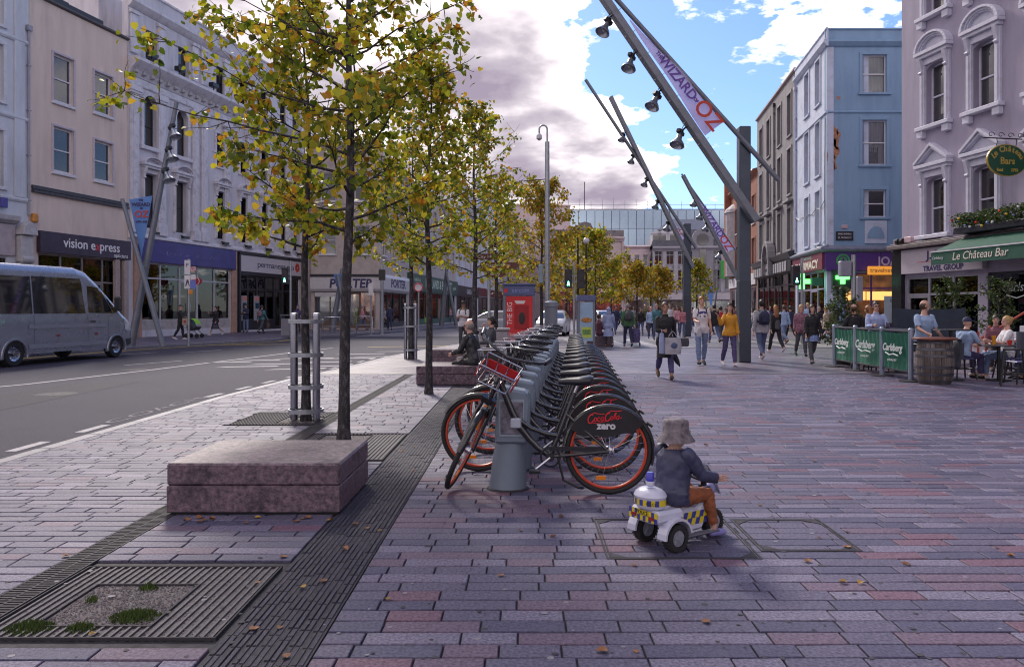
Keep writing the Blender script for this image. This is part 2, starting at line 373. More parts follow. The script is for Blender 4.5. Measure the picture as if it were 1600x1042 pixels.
# dark band of narrow basalt setts running along the street
band = MB().box(-1.335, -1, -.013, -.89, 26, -.006).build('paving_band', JOINT, kind='structure')
rest = MB(); cells = []
for k in range(7):
    x0 = -1.33+k*.0625; y = 2.6+rnd.uniform(0, .1)
    while y < 25:
        L_ = rnd.uniform(.11, .21); cells.append((y, x0, L_)); y += L_
cells.sort(); n = 0
for y, x0, L_ in cells:
    g = .003; zt = rnd.uniform(-.003, .003); one = MB() if (y > 3.0 and n < 300) else rest
    ox, oy = (x0, y) if one is not rest else (0, 0)
    for k in range(2):                                          # each sett carries two ribs with a groove between
        xa = x0+g+k*.0285; xb = xa+.0255
        one._add([(xa-ox,y+g-oy,-.01),(xb-ox,y+g-oy,-.01),(xb-ox,y+L_-g-oy,-.01),(xa-ox,y+L_-g-oy,-.01),
                  (xa+.004-ox,y+g+.004-oy,zt),(xb-.004-ox,y+g+.004-oy,zt),(xb-.004-ox,y+L_-g-.004-oy,zt),(xa+.004-ox,y+L_-g-.004-oy,zt)],
                 [(4,5,6,7),(0,1,5,4),(1,2,6,5),(2,3,7,6),(3,0,4,7)])
    if one is not rest: n += 1; link('sett', one.mesh(DKST, fix=False), band, loc=(x0, y, 0))
rest.build('setts', DKST, band, fix=False, kind='stuff')
# slot drain
drain = MB().box(-2.66, 2.6, -.011, -2.48, 17, -.009).build('drain_channel', IRON, kind='structure')
mb = MB().box(-2.665, 2.6, -.01, -2.655, 17, .001).box(-2.485, 2.6, -.01, -2.475, 17, .001).box(-2.574, 2.6, -.01, -2.566, 17, .0)
y = 2.6
while y < 17: mb.box(-2.655, y, -.009, -2.574, y+.016, .0); mb.box(-2.566, y+.014, -.009, -2.485, y+.03, .0); y += .032
mb.build('grating', IRON, drain, kind='stuff', fix=False)
# tree grates with gravel and moss
GRAV = [M('gravel_a', (.16, .14, .15), .9, isl=.5, var=.2), M('gravel_b', (.24, .2, .19), .9, isl=.4, var=.2)]
MOSS = M('moss', (.045, .075, .012), .95, isl=.5, var=.3, sc=30)
glabels = ['empty tree grate with moss and gravel in its square opening beside the dark band', 'iron tree grate behind the low stone block around the nearest tree', 'iron tree grate beneath the steel guard at the kerb side']
for gi, (x0, x1, y0, y1, h) in enumerate(grates):
    g = thing('tree_grate', glabels[gi], 'tree grate', (x0, y0, 0), group='tree grates in the pavement')
    mb = MB(); ww, dd = x1-x0, y1-y0; hx0, hx1, hy0, hy1 = h[0]-x0, h[1]-x0, h[2]-y0, h[3]-y0
    for a in ((0,0,ww,.012),(0,dd-.012,ww,dd),(0,.012,.012,dd-.012),(ww-.012,.012,ww,dd-.012)): mb.box(a[0]+.002,a[1]+.002,-.0115,a[2]-.002,a[3]-.002,.003)
    mb.build('frame', IRON, g, fix=False)
    mb = MB().box(.014, .014, -.0118, ww-.014, dd-.014, -.0095); mb.build('tray', M('tray', (.10, .088, .095), .9, var=.4, sc=30), g)
    x = .03
    while x < ww-.03:
        for ya, yb in (((.013, hy0-.012), (hy1+.012, dd-.013)) if hx0-.012 < x < hx1+.012 else ((.013, dd-.013),)):
            if yb-ya > .03: MB().box(0, 0, -.0095, .012, yb-ya, .0).build('slat', M('grate_steel', (.10, .093, .10), .7, spec=.3, metal=.0, var=.25, sc=20), g, fix=False).location = (x, ya, 0)
        x += .0415
    mb = MB()
    for a in ((hx0-.01,hy0-.01,hx1+.01,hy0),(hx0-.01,hy1,hx1+.01,hy1+.01),(hx0-.01,hy0,hx0,hy1),(hx1,hy0,hx1+.01,hy1)): mb.box(a[0],a[1],-.0095,a[2],a[3],.002)
    mb.build('rim', IRON, g, fix=False)
    mb = MB()
    for _ in range(2600 if gi == 0 else 500):
        r = rnd.uniform(.003, .007); inside = rnd.random() < .62
        if inside: px, py, pz = rnd.uniform(hx0+.01, hx1-.01), rnd.uniform(hy0+.01, hy1-.01), -.0065
        else: px, py, pz = rnd.uniform(.02, ww-.02), rnd.uniform(.02, dd-.02), -.0085
        mb.mi = rnd.random() < .4
        mb._add([(px-r,py,pz),(px,py-r*.8,pz),(px+r,py,pz),(px,py+r*.9,pz),(px+rnd.uniform(-.3,.3)*r,py,pz+r*.9)], [(0,1,4),(1,2,4),(2,3,4),(3,0,4)])
    mb.build('gravel', GRAV, g, fix=False, kind='stuff')
    if gi == 0:
        mb = MB()
        for (mx_, my_, rr, cnt) in ((.20, .12, .11, 420), (.62, .25, .12, 460), (.44, .11, .07, 200), (.5, .62, .05, 90), (.3, .45, .04, 40)):
            for _ in range(cnt):
                a = rnd.uniform(0, 2*PI); q = rr*rnd.random()**.6; hgt = .03*(1-(q/rr)**2)
                px, py = mx_+q*math.cos(a), my_+q*math.sin(a)*.7; l = rnd.uniform(.01, .026); b = rnd.uniform(0, 2*PI)
                mb._add([(px-.004,py,-.008),(px+.004,py,-.008),(px+l*.5*math.cos(b),py+l*.5*math.sin(b),hgt*rnd.uniform(.4,1.2)+l*.3)], [(0,1,2)])
        mb.build('moss', MOSS, g, fix=False, kind='stuff')
# manhole frames flush in the paving
for lab, x0, y0, x1, y1 in (('flush access cover frame partly under the toy trike', .49, 4.48, 1.40, 5.34), ('flush access cover to the right of the toy trike', 1.435, 4.63, 2.05, 5.33)):
    g = thing('access_cover', lab, 'access cover', (x0, y0, 0)); mb = MB(); ww, dd = x1-x0, y1-y0
    for a in ((0,0,ww,.011),(0,dd-.011,ww,dd),(0,.012,.011,dd-.012),(ww-.011,.012,ww,dd-.012)): mb.box(a[0],a[1],-.01,a[2],a[3],.004)
    for a in ((.022,.02,ww-.022,.028),(.022,dd-.028,ww-.022,dd-.02),(.02,.03,.028,dd-.03),(ww-.028,.03,ww-.02,dd-.03)): mb.box(a[0],a[1],-.01,a[2],a[3],.0035)
    mb.build('frame', IRON, g, fix=False)
    for sx in (0, 1):
        for sy in (0, 1):
            cx_, cy_ = (.03 if sx == 0 else ww-.03), (.03 if sy == 0 else dd-.03); ux, uy = (1 if sx == 0 else -1), (1 if sy == 0 else -1)
            MB().prism([(cx_, cy_), (cx_+ux*.09, cy_), (cx_, cy_+uy*.09)], -.01, .0038, 'xy').build('corner_plate', IRON, g)
# fallen leaves
mb = MB()
LV = [(0,0),(.3,.1),(.46,.4),(.3,.75),(0,1),(-.3,.75),(-.46,.4),(-.3,.1)]
spots = [(gp(*p).x, gp(*p).y) for p in ((1110,972),(992,1016),(950,1018),(1348,910),(1410,882),(1330,856),(1585,870),(1280,842),(605,938),(475,920),(560,820),(530,735),(150,990),(390,985),(590,830),(786,898),(868,838),(1190,790),(440,978),(1100,695),(1270,720),(96,870),(880,806),(700,750),(632,706))]
spots += [(rnd.uniform(-2.3, 5), rnd.uniform(4, 12)) for _ in range(24)]+[(rnd.uniform(-2.4, -1.3), rnd.uniform(5.25, 5.42)) for _ in range(16)]+[(rnd.uniform(-1.4, -.9), rnd.uniform(3, 12)) for _ in range(12)]
for i, (px, py) in enumerate(spots):
    s_ = rnd.uniform(.028, .055); a = rnd.uniform(0, 2*PI); ca, sa = math.cos(a)*s_, math.sin(a)*s_; cu = rnd.uniform(.1, .5)
    mb.mi = rnd.choice((0, 0, 0, 1)); vs = [(px+u*ca-v_*sa, py+u*sa+v_*ca, .003+cu*s_*abs(u)+rnd.uniform(0, .15)*s_) for u, v_ in LV]+[(px-.5*sa, py+.5*ca, .004)]
    mb._add(vs, [(j, (j+1) % 8, 8) for j in range(8)])
mb.build('fallen_leaves', [M('dead_leaf', (.22, .09, .035), .7, isl=.5), M('dead_leaf_yellow', (.32, .2, .04), .7, isl=.4)], fix=False, kind='stuff')
# trodden chewing gum on the stones, iron covers and a patch in the road
mb = MB()
for _ in range(420):
    y_ = 3.2+rnd.random()**1.6*13; x_ = rnd.uniform((-40-VX)*y_/F, (1640-VX)*y_/F)
    if x_ < nk(y_)+.3: continue
    r_ = rnd.uniform(.006, .017); mb.mi = int(rnd.random() < .35); k = rnd.uniform(.7, 1.3)
    mb._add([(x_+r_*math.cos(a)*k, y_+r_*math.sin(a)*rnd.uniform(.8, 1.1), .0019) for a in (0, .9, 1.8, 2.7, 3.6, 4.5, 5.4)], [tuple(range(7))])
mb.build('chewing_gum', [M('gum_dark', (.045, .042, .052), .8), M('gum_pale', (.24, .225, .25), .8)], fix=False, kind='stuff')
mb = MB()
for x_, y_, r_ in ((-8.2, 13.5, .33), (-9.6, 19, .3), (-6.6, 24.5, .33)): mb.lathe([(r_, -.0185), (r_, -.0165)], 24, (x_, y_, 0)).lathe([(r_*.86, -.0185), (r_*.86, -.0155)], 24, (x_, y_, 0))
mb.build('road_cover', IRON, road, kind='stuff')
MB().poly([(-8.9, 9.5, -.0175), (-7.6, 9.7, -.0175), (-7.9, 15.8, -.0175), (-9.1, 15.6, -.0175)]).build('tar_patch', M('tar_patch', (.030, .028, .042), .8, spec=.25, var=.4, sc=60, bump=.8, bsc=110), road)
# road markings
mb = MB()
def rquad(pts, z=-.016): mb.poly([(x, y, z) for x, y in pts])
pts = [gp(40, 599), gp(230, 577.5), gp(350, 563), gp(457, 550), gp(520, 543)]
pts = [V((-12.6, 8, 0))]+pts
for a, b in zip(pts, pts[1:]):
    d = (b-a).normalized(); n_ = V((d.y, -d.x, 0))*.07; rquad([(a.x+n_.x, a.y+n_.y), (b.x+n_.x, b.y+n_.y), (b.x-n_.x, b.y-n_.y), (a.x-n_.x, a.y-n_.y)])
y = 5.5
while y < 24:
    if 9.7 < y < 12.6: y += 1.25; continue
    x = nk(y)-.24; x2 = nk(y+.6)-.24; rquad([(x-.06, y), (x+.06, y), (x2+.06, y+.6), (x2-.06, y+.6)]); y += 1.25
for px, py, l, sk in ((395,563,1.3,.3),(430,569,1.6,.4),(380,573,1.5,.3),(470,560,1.7,.4),(500,566,1.5,.4),(540,560,1.6,.4),(560,553,1.6,.3),(590,557,1.6,.3),(455,577,1.4,.4),(520,572,1.4,.4),(620,549,1.6,.3),(350,566,1.2,.3)):
    p = gp(px, py); rquad([(p.x-l/2, p.y), (p.x+l/2, p.y+sk), (p.x+l/2, p.y+sk+.35), (p.x-l/2+.2, p.y+.3)])
for px, py in ((262,566),(226,552),(330,548)):
    p = gp(px, py); rquad([(p.x-.8, p.y-.9), (p.x-.68, p.y-.9), (p.x+.05, p.y+.9), (p.x-.07, p.y+.9)])
for y in np.arange(44, 62, .9): rquad([(-9.6+.2*(y-44), y), (-1.2+.1*(y-44), y), (-1.2+.1*(y-44), y+.4), (-9.6+.2*(y-44), y+.4)])
mb.build('road_markings', WHITE, road, fix=False)
text('road_lettering', 'COACH', .28, M('worn_white', (.17, .16, .18), .8, spec=.25, var=.4, sc=30, dirt=.6, dcol=(.06, .055, .07), dsc=14), road, (-5.42, 11.5, -.0175), rot=(0, 0, PI/2), ext=.001, width=2.9)
mb = MB()
for a, b in list(zip(farK, farK[1:]))[2:6]:
    a, b = V((*a, 0)), V((*b, 0)); d = (b-a).normalized(); n_ = V((d.y, -d.x, 0))
    for o in (.3, .5): rquad([((a+n_*(o+.05)).x, (a+n_*o).y), ((b+n_*(o+.05)).x, (b+n_*o).y), ((b+n_*(o-.05)).x, (b+n_*o).y), ((a+n_*(o-.05)).x, (a+n_*o).y)], -.0155)
for px in (330, 352, 374, 396): p = gp(px, 538); rquad([(p.x, p.y-.6), (p.x+.15, p.y-.6), (p.x+1.4, p.y+1.0), (p.x+1.25, p.y+1.0)], -.0152)
p = gp(660, 542); rquad([(p.x-2.2, p.y), (p.x+2.5, p.y+2), (p.x+2.5, p.y+2.2), (p.x-2.2, p.y+.2)], -.0152)
mb.build('yellow_markings', YELL, road, fix=False)
# crossing of pale longitudinal slabs on the plaza, and a slot drain before it
mb = MB(); x = 2.0
while x < 16.5:
    mb.mi = int(rnd.random()*2.4); mb.box(x+.02, 30.2, -.01, x+.58, 38.8, .006); x += .6
mb.build('crossing', [M('slab_pale', (.3, .275, .28), .55, isl=.2, var=.2), M('slab_mid', (.15, .14, .155), .5, isl=.2, var=.2), M('slab_dark', (.09, .085, .1), .5, isl=.2, var=.2)], fix=False, kind='structure')
MB().box(1.0, 29.7, -.01, 16.5, 29.95, .005).build('cross_drain', IRON, kind='structure')
# far pavement on the left, raised
fb = [(-60, -6), (-60, 8), (-60, 18), (-60, 28.4), (-60, 33.5), (-60, 36.2), (-60, 39.5), (-60, 42), (-60, 43.8), (-60, 54), (-60, 67), (-60, 95), (-60, 125)]
strip([(x-.17, y) for x, y in farK], fb, .08).build('left_pavement', PAVF, kind='structure')
# low stone blocks used as seats
BLK = M('pink_granite', (.138, .092, .120), .45, var=.75, sc=26, bump=.7, bsc=60, dirt=1.0, dcol=(.030, .022, .034), dsc=7)
def block(lab, x0, y0, x1, y1, h):
    b = thing('stone_block', lab, 'stone bench', ((x0+x1)/2, (y0+y1)/2, 0), group='low stone blocks on the pavement')
    a, c = (x1-x0)/2, (y1-y0)/2
    MB().box(-a+.02, -c+.02, -.005, a-.02, c-.02, .018).build('plinth', BLACK, b)
    MB().box(-a, -c, .018, a, c, h*.56).build('lower_slab', BLK, b, bev=.004)
    MB().box(-a, -c, h*.56+.0015, a, c, h).build('upper_slab', BLK, b, bev=.014)
    return b
block('big low pink granite block standing in the foreground', -2.53, 5.45, -1.30, 6.45, .365)
block('low granite block behind the second tree, by the first bicycles', -2.07, 14.9, -.78, 16.1, .37)
block('low granite block on which the old man sits', -2.35, 19.5, -.9, 21.0, .45)
# ------------------------------------------------ building kit: local x along the front, -y towards the street
CLEAR = glass_mat('clear_glass', (.80, .84, .88), .04)
WPANE = M('window_pane', (.012, .013, .018), .04, var=0, spec=1.0, coat=.6)
BLINDS_AND_ROOM = [M('blind_cream', (.42, .39, .36), .8, var=.25, sc=12, stretch=(5, 1, .05)), M('blind_grey', (.16, .16, .18), .8, var=.3, sc=3), M('painted_dim_room', (.05, .045, .05), .8, var=.8, sc=2)]  # the last is a dark sheet painting an unlit room
WPANE2 = M('window_pane_old', (.03, .03, .036), .10, var=.2, sc=2, spec=1.0, bump=.12, bsc=1.3)
TRIMW = M('white_trim', (.62, .61, .66), .5, var=.08, sc=5, dirt=.25, dcol=(.32, .31, .33), dsc=2)
DARKW = M('dark_sash', (.025, .027, .035), .45)
ROOFM = M('roof_felt', (.07, .07, .085), .85, var=.2, sc=1)
CACHE = {}
def cached(key, fn):
    if key not in CACHE: CACHE[key] = fn()
    return CACHE[key]
def wall(root, name, mat, W, z0, z1, holes, rev=.2, y=0., th=.34):
    mb = MB(); xs = sorted({0., W, *[h[0] for h in holes], *[h[2] for h in holes]}); zs = sorted({z0, z1, *[h[1] for h in holes], *[h[3] for h in holes]})
    xs = [x for x in xs if 0 <= x <= W]; zs = [z for z in zs if z0 <= z <= z1]
    for a, b in zip(xs, xs[1:]):
        for c, d in zip(zs, zs[1:]):
            mx_, mz = (a+b)/2, (c+d)/2
            if any(h[0] < mx_ < h[2] and h[1] < mz < h[3] for h in holes): continue
            mb._add([(a,y,c),(b,y,c),(b,y,d),(a,y,d)], [(0,1,2,3)])
    for h in holes:
        a, c, b, d = h[:4]; q = y+rev
        mb._add([(a,y,c),(b,y,c),(b,y,d),(a,y,d),(a,q,c),(b,q,c),(b,q,d),(a,q,d)], [(0,4,5,1),(1,5,6,2),(2,6,7,3),(3,7,4,0)])
        if len(h) > 4 and h[4] == 'arch':
            r = (b-a)/2; m_ = (a+b)/2; rz_ = min(r, h[5] if len(h) > 5 else r)
            for s_ in (-1, 1):
                pts = [(m_+s_*r, d-rz_)]+[(m_+s_*r*math.cos(k*PI/16), d-rz_+rz_*math.sin(k*PI/16)) for k in range(1, 9)]+[(m_+s_*r, d)]
                mb.prism(pts, y+.003, q, 'xz')
    mb._add([(0,y,z0),(0,y+th,z0),(0,y+th,z1),(0,y,z1)], [(0,3,2,1)]); mb._add([(W,y,z0),(W,y+th,z0),(W,y+th,z1),(W,y,z1)], [(0,1,2,3)])
    mb._add([(0,y,z1),(W,y,z1),(W,y+th,z1),(0,y+th,z1)], [(0,1,2,3)])
    return mb.build(name, mat, root, fix=False)
def window(root, x, z, w, h, fm=None, y=.12, rail=.5, bars=0, pane=None, sill=None, arch=0., fw=.06, blind_or_room=None, sillm=None):
    fm = fm or TRIMW
    if pane is None:
        q_ = rnd.random(); pane = WPANE if q_ < .4 else (WPANE2 if q_ < .7 else CLEAR)
        if pane is CLEAR and blind_or_room is None: blind_or_room = (rnd.choice(BLINDS_AND_ROOM), rnd.choice((.95, .6, .35, .95)))
    def fr():
        mb = MB(); mb.box(-w/2, 0, 0, -w/2+fw, .08, h).box(w/2-fw, 0, 0, w/2, .08, h).box(-w/2+fw, 0, 0, w/2-fw, .08, fw*1.2).box(-w/2+fw, 0, h-fw, w/2-fw, .08, h)
        if rail: mb.box(-w/2+fw, -.012, h*rail-.03, w/2-fw, .07, h*rail+.03)
        for k in range(bars):
            xx = -w/2+w*(k+1)/(bars+1); mb.box(xx-.018, .01, fw*1.2, xx+.018, .06, h*(rail or 1)-.031); 
            if rail: mb.box(xx-.018, .01, h*rail+.031, xx+.018, .06, h-fw)
        return mb.mesh(fm, name='window')
    f = link('window', cached(('w', w, h, fm.name, rail, bars, fw), fr), root, loc=(x, y, z))
    zr = h*(rail or 1); spans = [(fw*1.2, zr-.03)]+([(h*rail+.03, h-fw)] if rail else [])
    for (a, b) in spans:
        link('pane', cached(('p', w, a, b, pane.name, fw), lambda: MB().box(-w/2+fw, .04, a, w/2-fw, .05, b).mesh(pane, name='pane')), f)
    if blind_or_room:
        bm_, frac = blind_or_room; link('blind_or_room', cached(('b', w, h, bm_.name, frac, fw), lambda: MB().box(-w/2+fw+.01, .095, h*(1-frac), w/2-fw-.01, .105, h-fw).mesh(bm_, name='blind_or_room')), f)
    if sill:
        link('sill', cached(('s', w, sill, (sillm or fm).name), lambda: MB().box(-w/2-sill, -y-.1, -.12, w/2+sill, -.002, -.002).mesh(sillm or fm, bev=.012, name='sill')), f)
    return f
def surround(f, w, h, d=.05, b=.14, m=None, y=.12):                 # flat architrave, child of the window frame
    m = m or TRIMW
    def mk():
        mb = MB(); q = -y-d
        mb.box(-w/2-b, q, 0, -w/2-.002, -y+.01, h).box(w/2+.002, q, 0, w/2+b, -y+.01, h).box(-w/2-b, q, h, w/2+b, -y+.01, h+b)
        return mb.mesh(m, bev=.012, name='surround')
    return link('surround', cached(('sur', w, h, d, b, m.name, y), mk), f)
def core(root, W, D, hgt, mat, y0=.36, z0=0.):
    return MB().box(.004, y0, z0, W-.004, D, hgt).build('core', mat, root)
def cornice(root, name, W, z, prof, mat, x0=0.):                    # moulding: profile [(out, dz)] run along the front
    pts = [(-o, z+dz) for o, dz in prof]+[(.02, z+prof[-1][1]), (.02, z+prof[0][1])]
    mb = MB(); mb.prism(pts, x0, W, 'yz'); return mb.build(name, mat, root)
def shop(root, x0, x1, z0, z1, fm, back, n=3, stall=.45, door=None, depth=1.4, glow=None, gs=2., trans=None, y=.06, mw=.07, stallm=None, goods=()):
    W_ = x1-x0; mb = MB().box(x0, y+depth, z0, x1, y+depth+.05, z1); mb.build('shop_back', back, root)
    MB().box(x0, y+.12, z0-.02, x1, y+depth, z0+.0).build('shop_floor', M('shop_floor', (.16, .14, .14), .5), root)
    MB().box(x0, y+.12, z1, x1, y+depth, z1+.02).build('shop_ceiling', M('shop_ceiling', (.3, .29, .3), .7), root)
    if glow:
        for k in range(n): xx = x0+W_*(k+.5)/n; MB().box(xx-W_/n*.3, y+.35, z1-.05, xx+W_/n*.3, y+.5, z1-.02).build('ceiling_lamp', M('lamp_'+'_'.join('%d' % (c*100) for c in glow)+'_%d' % (gs*10), (.8, .8, .8), .5, emit=glow, es=gs, var=0), root)
    wn = W_/n
    for k in range(n+1):
        xx = x0+wn*k; frame = MB().box(xx-mw/2 if 0 < k < n else (xx if k == 0 else xx-mw), y-.03, z0, xx+mw/2 if 0 < k < n else (xx+mw if k == 0 else xx), y+.08, z1).build('mullion', fm, root, bev=.006)
    tz = trans
    for k in range(n):
        a, b = x0+wn*k+mw*(1 if k == 0 else .5), x0+wn*(k+1)-mw*(1 if k == n-1 else .5)
        s_ = .12 if door == k else stall
        if s_ > .02: MB().box(a, y-.02, z0, b, y+.09, z0+s_).build('stall_riser', stallm or fm, root, bev=.006)
        MB().box(a, y, z1-.08, b, y+.07, z1).build('head_rail', fm, root)
        zb = z1-.08
        if tz:
            MB().box(a, y-.01, tz-.04, b, y+.075, tz+.04).build('transom_bar', fm, root); MB().box(a, y+.03, tz+.04, b, y+.036, zb).build('transom_pane', CLEAR, root); zb = tz-.04
        if door == k:
            mb = MB(); m_ = (a+b)/2
            for p, q in ((a, a+.07), (b-.07, b))+(((m_-.05, m_+.05),) if b-a > 1.5 else ()): mb.box(p, y+.0, z0+s_+.1, q, y+.06, zb-.09)
            mb.box(a, y, zb-.09, b, y+.06, zb).box(a, y, z0+s_, b, y+.06, z0+s_+.1)
            dr = mb.build('door', fm, root); MB().box(m_-.13, y-.05, z0+.9, m_-.1, y-.02, z0+1.4).box(m_+.1, y-.05, z0+.9, m_+.13, y-.02, z0+1.4).build('handle', STEEL, dr)
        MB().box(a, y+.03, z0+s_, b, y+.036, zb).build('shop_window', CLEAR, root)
    for g in goods:                                                 # display pieces inside: (x, z, w, h, depth, material)
        MB().box(g[0]-g[2]/2, y+g[4], g[1], g[0]+g[2]/2, y+g[4]+.12, g[1]+g[3]).build('display', g[5], root, bev=.01)
    return frame
def fascia(root, x0, x1, z0, z1, mat, d=.12, y=0.):
    return MB().box(x0, y-d, z0, x1, y-.002, z1).build('fascia', mat, root, bev=.012)
def hood(f, w, h, y, mat, kind='tri', b=.2, rise=.55, out=.26):     # window hood on brackets
    mb = MB(); z = h+.16; q = -y-out; hw = w/2+b+.12
    mb.box(-hw, q, z+.22, hw, -y+.01, z+.34).box(-hw+.08, q+.08, z+.1, hw-.08, -y+.01, z+.22)
    mb.box(-w/2-b, -y-.10, -.02, -w/2-.004, -y+.01, h+.02).box(w/2+.004, -y-.10, -.02, w/2+b, -y+.01, h+.02).box(-w/2-b, -y-.09, h+.022, w/2+b, -y+.01, h+.255)
    mb.box(-w/2-b*.78, -y-.15, .05, -w/2-b*.3, -y-.09, h-.35).box(w/2+b*.3, -y-.15, .05, w/2+b*.78, -y-.09, h-.35)
    for s_ in (-1, 1):
        xc = s_*(w/2+b*.55); mb.prism([(-y-.08, h-.32), (-y-.13, h-.3), (-y-out+.03, h+.26), (-y-.02, h+.26)], xc-.075, xc+.075, 'yz')
        mb.lathe([(.055, xc-.08), (.055, xc+.08)], 8, (0, -y-.15, h-.24), 'x')
    if kind == 'tri':
        mb.prism([(-hw+.1, z+.343), (hw-.1, z+.343), (0, z+.343+rise*.8)], -y-.06, -y+.01)
        for s_ in (-1, 1):
            mb.bar((s_*hw, (q-y)/2+0*y, z+.36), (0, (q-y)/2, z+.36+rise), abs(q+y)*1.0, .1, up=(0, 1, 0)) if False else mb.prism([(s_*hw, z+.345), (0, z+.345+rise), (0, z+.46+rise), (s_*(hw+.02), z+.46)], q, -y+.01)
            mb.prism([(s_*(hw-.16), z+.40), (0, z+.30+rise*.9), (0, z+.345+rise*.95), (s_*(hw-.06), z+.40)], q+.07, -y+.012)
    else:
        n = 12; 
        for (ra, rb, qq) in ((hw, hw-.11, q), (hw-.11, hw-.2, q+.08), (hw-.2, hw-.26, q+.13)):
            k = rise/hw
            for i in range(n):
                a0, a1 = PI*i/n, PI*(i+1)/n
                mb.prism([(ra*math.cos(a0), z+.345+ra*k*math.sin(a0)), (ra*math.cos(a1), z+.345+ra*k*math.sin(a1)), (rb*math.cos(a1), z+.345+rb*k*math.sin(a1)), (rb*math.cos(a0), z+.345+rb*k*math.sin(a0))], qq, -y+.01)
        mb.prism([((hw-.2)*math.cos(PI*i/n), z+.343+(hw-.2)*rise/hw*math.sin(PI*i/n)) for i in range(n+1)], -y-.05, -y+.01)
    key = ('hood', w, h, y, mat.name, kind, b, rise, out)
    return link('surround', cached(key, lambda: mb.mesh(mat, bev=.008, name='hood')), f)
def frontroot(name, label, O, d, t0, zb=0., group=None):
    ang = math.atan2(d[1], d[0]); return thing(name, label, 'building', (O[0]+d[0]*t0, O[1]+d[1]*t0, zb), ang, group)
def downpipe(root, x, z0, z1, m=None):
    mb = MB().tube([(x, -.07, z0), (x, -.07, z1)], .05, 8); mb.box(x-.11, -.16, z1, x+.11, -.01, z1+.22)
    z = z0+.6
    while z < z1: mb.box(x-.075, -.13, z, x+.075, -.003, z+.05); z += 1.9
    return mb.build('downpipe', m or M('pipe_grey', (.3, .3, .36), .5), root, smooth=40)
# ------------------------------------------------ left side of the street
LO, LD = (-19.6, 39.1), (.2063, .9785); ZP = .08
WHT = M('pale_blue_render', (.58, .60, .66), .65, var=.07, sc=2.2, bump=.1, bsc=30, stretch=(1, 1, .22), dirt=.5, dcol=(.3, .3, .34), dsc=.8)
b1 = frontroot('white_townhouse', 'pale blue white rendered house behind the van, with an ornate stone scroll bracket', LO, LD, -16., ZP); W1 = 9.35
holes = [(W1-2.45-k*2.6, z, W1-1.25-k*2.6, z+2.3) for k in range(3) for z in (6.4, 9.9, 13.0)]
holes.append((.3, .35, W1-1.0, 3.6))
wall(b1, 'wall', WHT, W1, 0, 16.2, holes); core(b1, W1, 12, 16, WHT, 1.7)
for h in holes[:-1]: f = window(b1, (h[0]+h[2])/2, h[1], 1.2, 2.3, sill=.15); surround(f, 1.2, 2.3, .04, .16)
for z in (5.9, 9.3, 12.55): cornice(b1, 'string_course', W1, z, [(.04, 0), (.09, .08), (.09, .16), (.03, .2)], WHT)
for x in (W1-.75, W1-2.85): MB().box(x, -.07, 6.1, x+.5, -.002, 16.2).build('pilaster', WHT, b1, bev=.01)
STN = M('carved_stone', (.47, .45, .47), .7, var=.2, sc=6, bump=.4, bsc=30, dirt=.6, dcol=(.14, .14, .15), dsc=3)
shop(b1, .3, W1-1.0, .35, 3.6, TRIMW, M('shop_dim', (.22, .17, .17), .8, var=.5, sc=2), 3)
fascia(b1, .1, W1-.75, 3.62, 4.9, M('pink_fascia', (.44, .37, .40), .5, dirt=.2), .1)
cornice(b1, 'shop_cornice', W1-.7, 4.95, [(.12, 0), (.3, .12), (.34, .3), (.1, .38)], STN)
mb = MB().box(W1-.68, -.34, 3.4, W1-.08, -.002, 4.5)
mb.prism([(-.003, 2.9), (-.16, 3.0), (-.33, 3.39), (-.003, 3.39)], W1-.62, W1-.14, 'yz'); mb.box(W1-.6, -.16, .2, W1-.16, -.002, 2.9).lathe([(.16, W1-.65), (.16, W1-.1)], 12, (0, -.28, 3.5), 'x')
mb.prism([(W1-.75+.375*(1-math.cos(PI*k/8)), 4.52+.55*math.sin(PI*k/8)) for k in range(9)], -.5, -.003)
mb.build('scroll_bracket', STN, b1, bev=.02)
downpipe(b1, W1-.06, 5.4, 13.2)
MB().box(W1-1.9, -.2, 6.55, W1-1.6, -.075, 6.95).build('alarm_box', M('alarm_blue', (.08, .07, .3), .4), b1, bev=.02)
MB().box(W1-1.5, -.2, 5.55, W1-1.2, -.075, 5.95).build('alarm_box', M('alarm_blue', (.08, .07, .3), .4), b1, bev=.02)
MB().box(W1+.05, -.2, 5.12, W1+.35, -.02, 5.5).build('alarm_box', M('alarm_amber', (.55, .22, .03), .4), b1, bev=.05)
mb = MB()
for k in range(4): mb.tube([(W1-2.2+.3*math.sin(q*1.3+k), -.13+.02*math.cos(q+k), 5.35+q*.11) for q in range(12)], .018, 5)
mb.build('cable', M('white_cable', (.5, .5, .52), .5), b1)
# cream optician building
CRM = M('cream_render', (.68, .55, .48), .7, var=.08, sc=2.0, bump=.1, bsc=25, stretch=(1, 1, .22), dirt=.55, dcol=(.40, .32, .30), dsc=.7)
b2 = frontroot('cream_shop_building', 'cream rendered building with four sash windows over the dark opticians shop sign', LO, LD, -6.62, ZP); W2 = 5.88
wb = [(1.26, 10.6, 2.38, 12.72), (1.26, 7.5, 2.38, 9.5), (3.66, 10.72, 4.8, 12.65), (3.66, 7.52, 4.8, 9.42)]
wall(b2, 'wall', CRM, W2, 0, 14.82, wb+[(.45, .1, 5.5, 3.85)]); core(b2, W2, 12, 14.7, CRM, 1.7)
for h in wb: f = window(b2, (h[0]+h[2])/2, h[1], 1.12, h[3]-h[1], y=.1, sill=.12, pane=WPANE2, fw=.09); surround(f, h[2]-h[0], h[3]-h[1], .06, .1, M('mauve_trim', (.47, .42, .48), .6), .1)
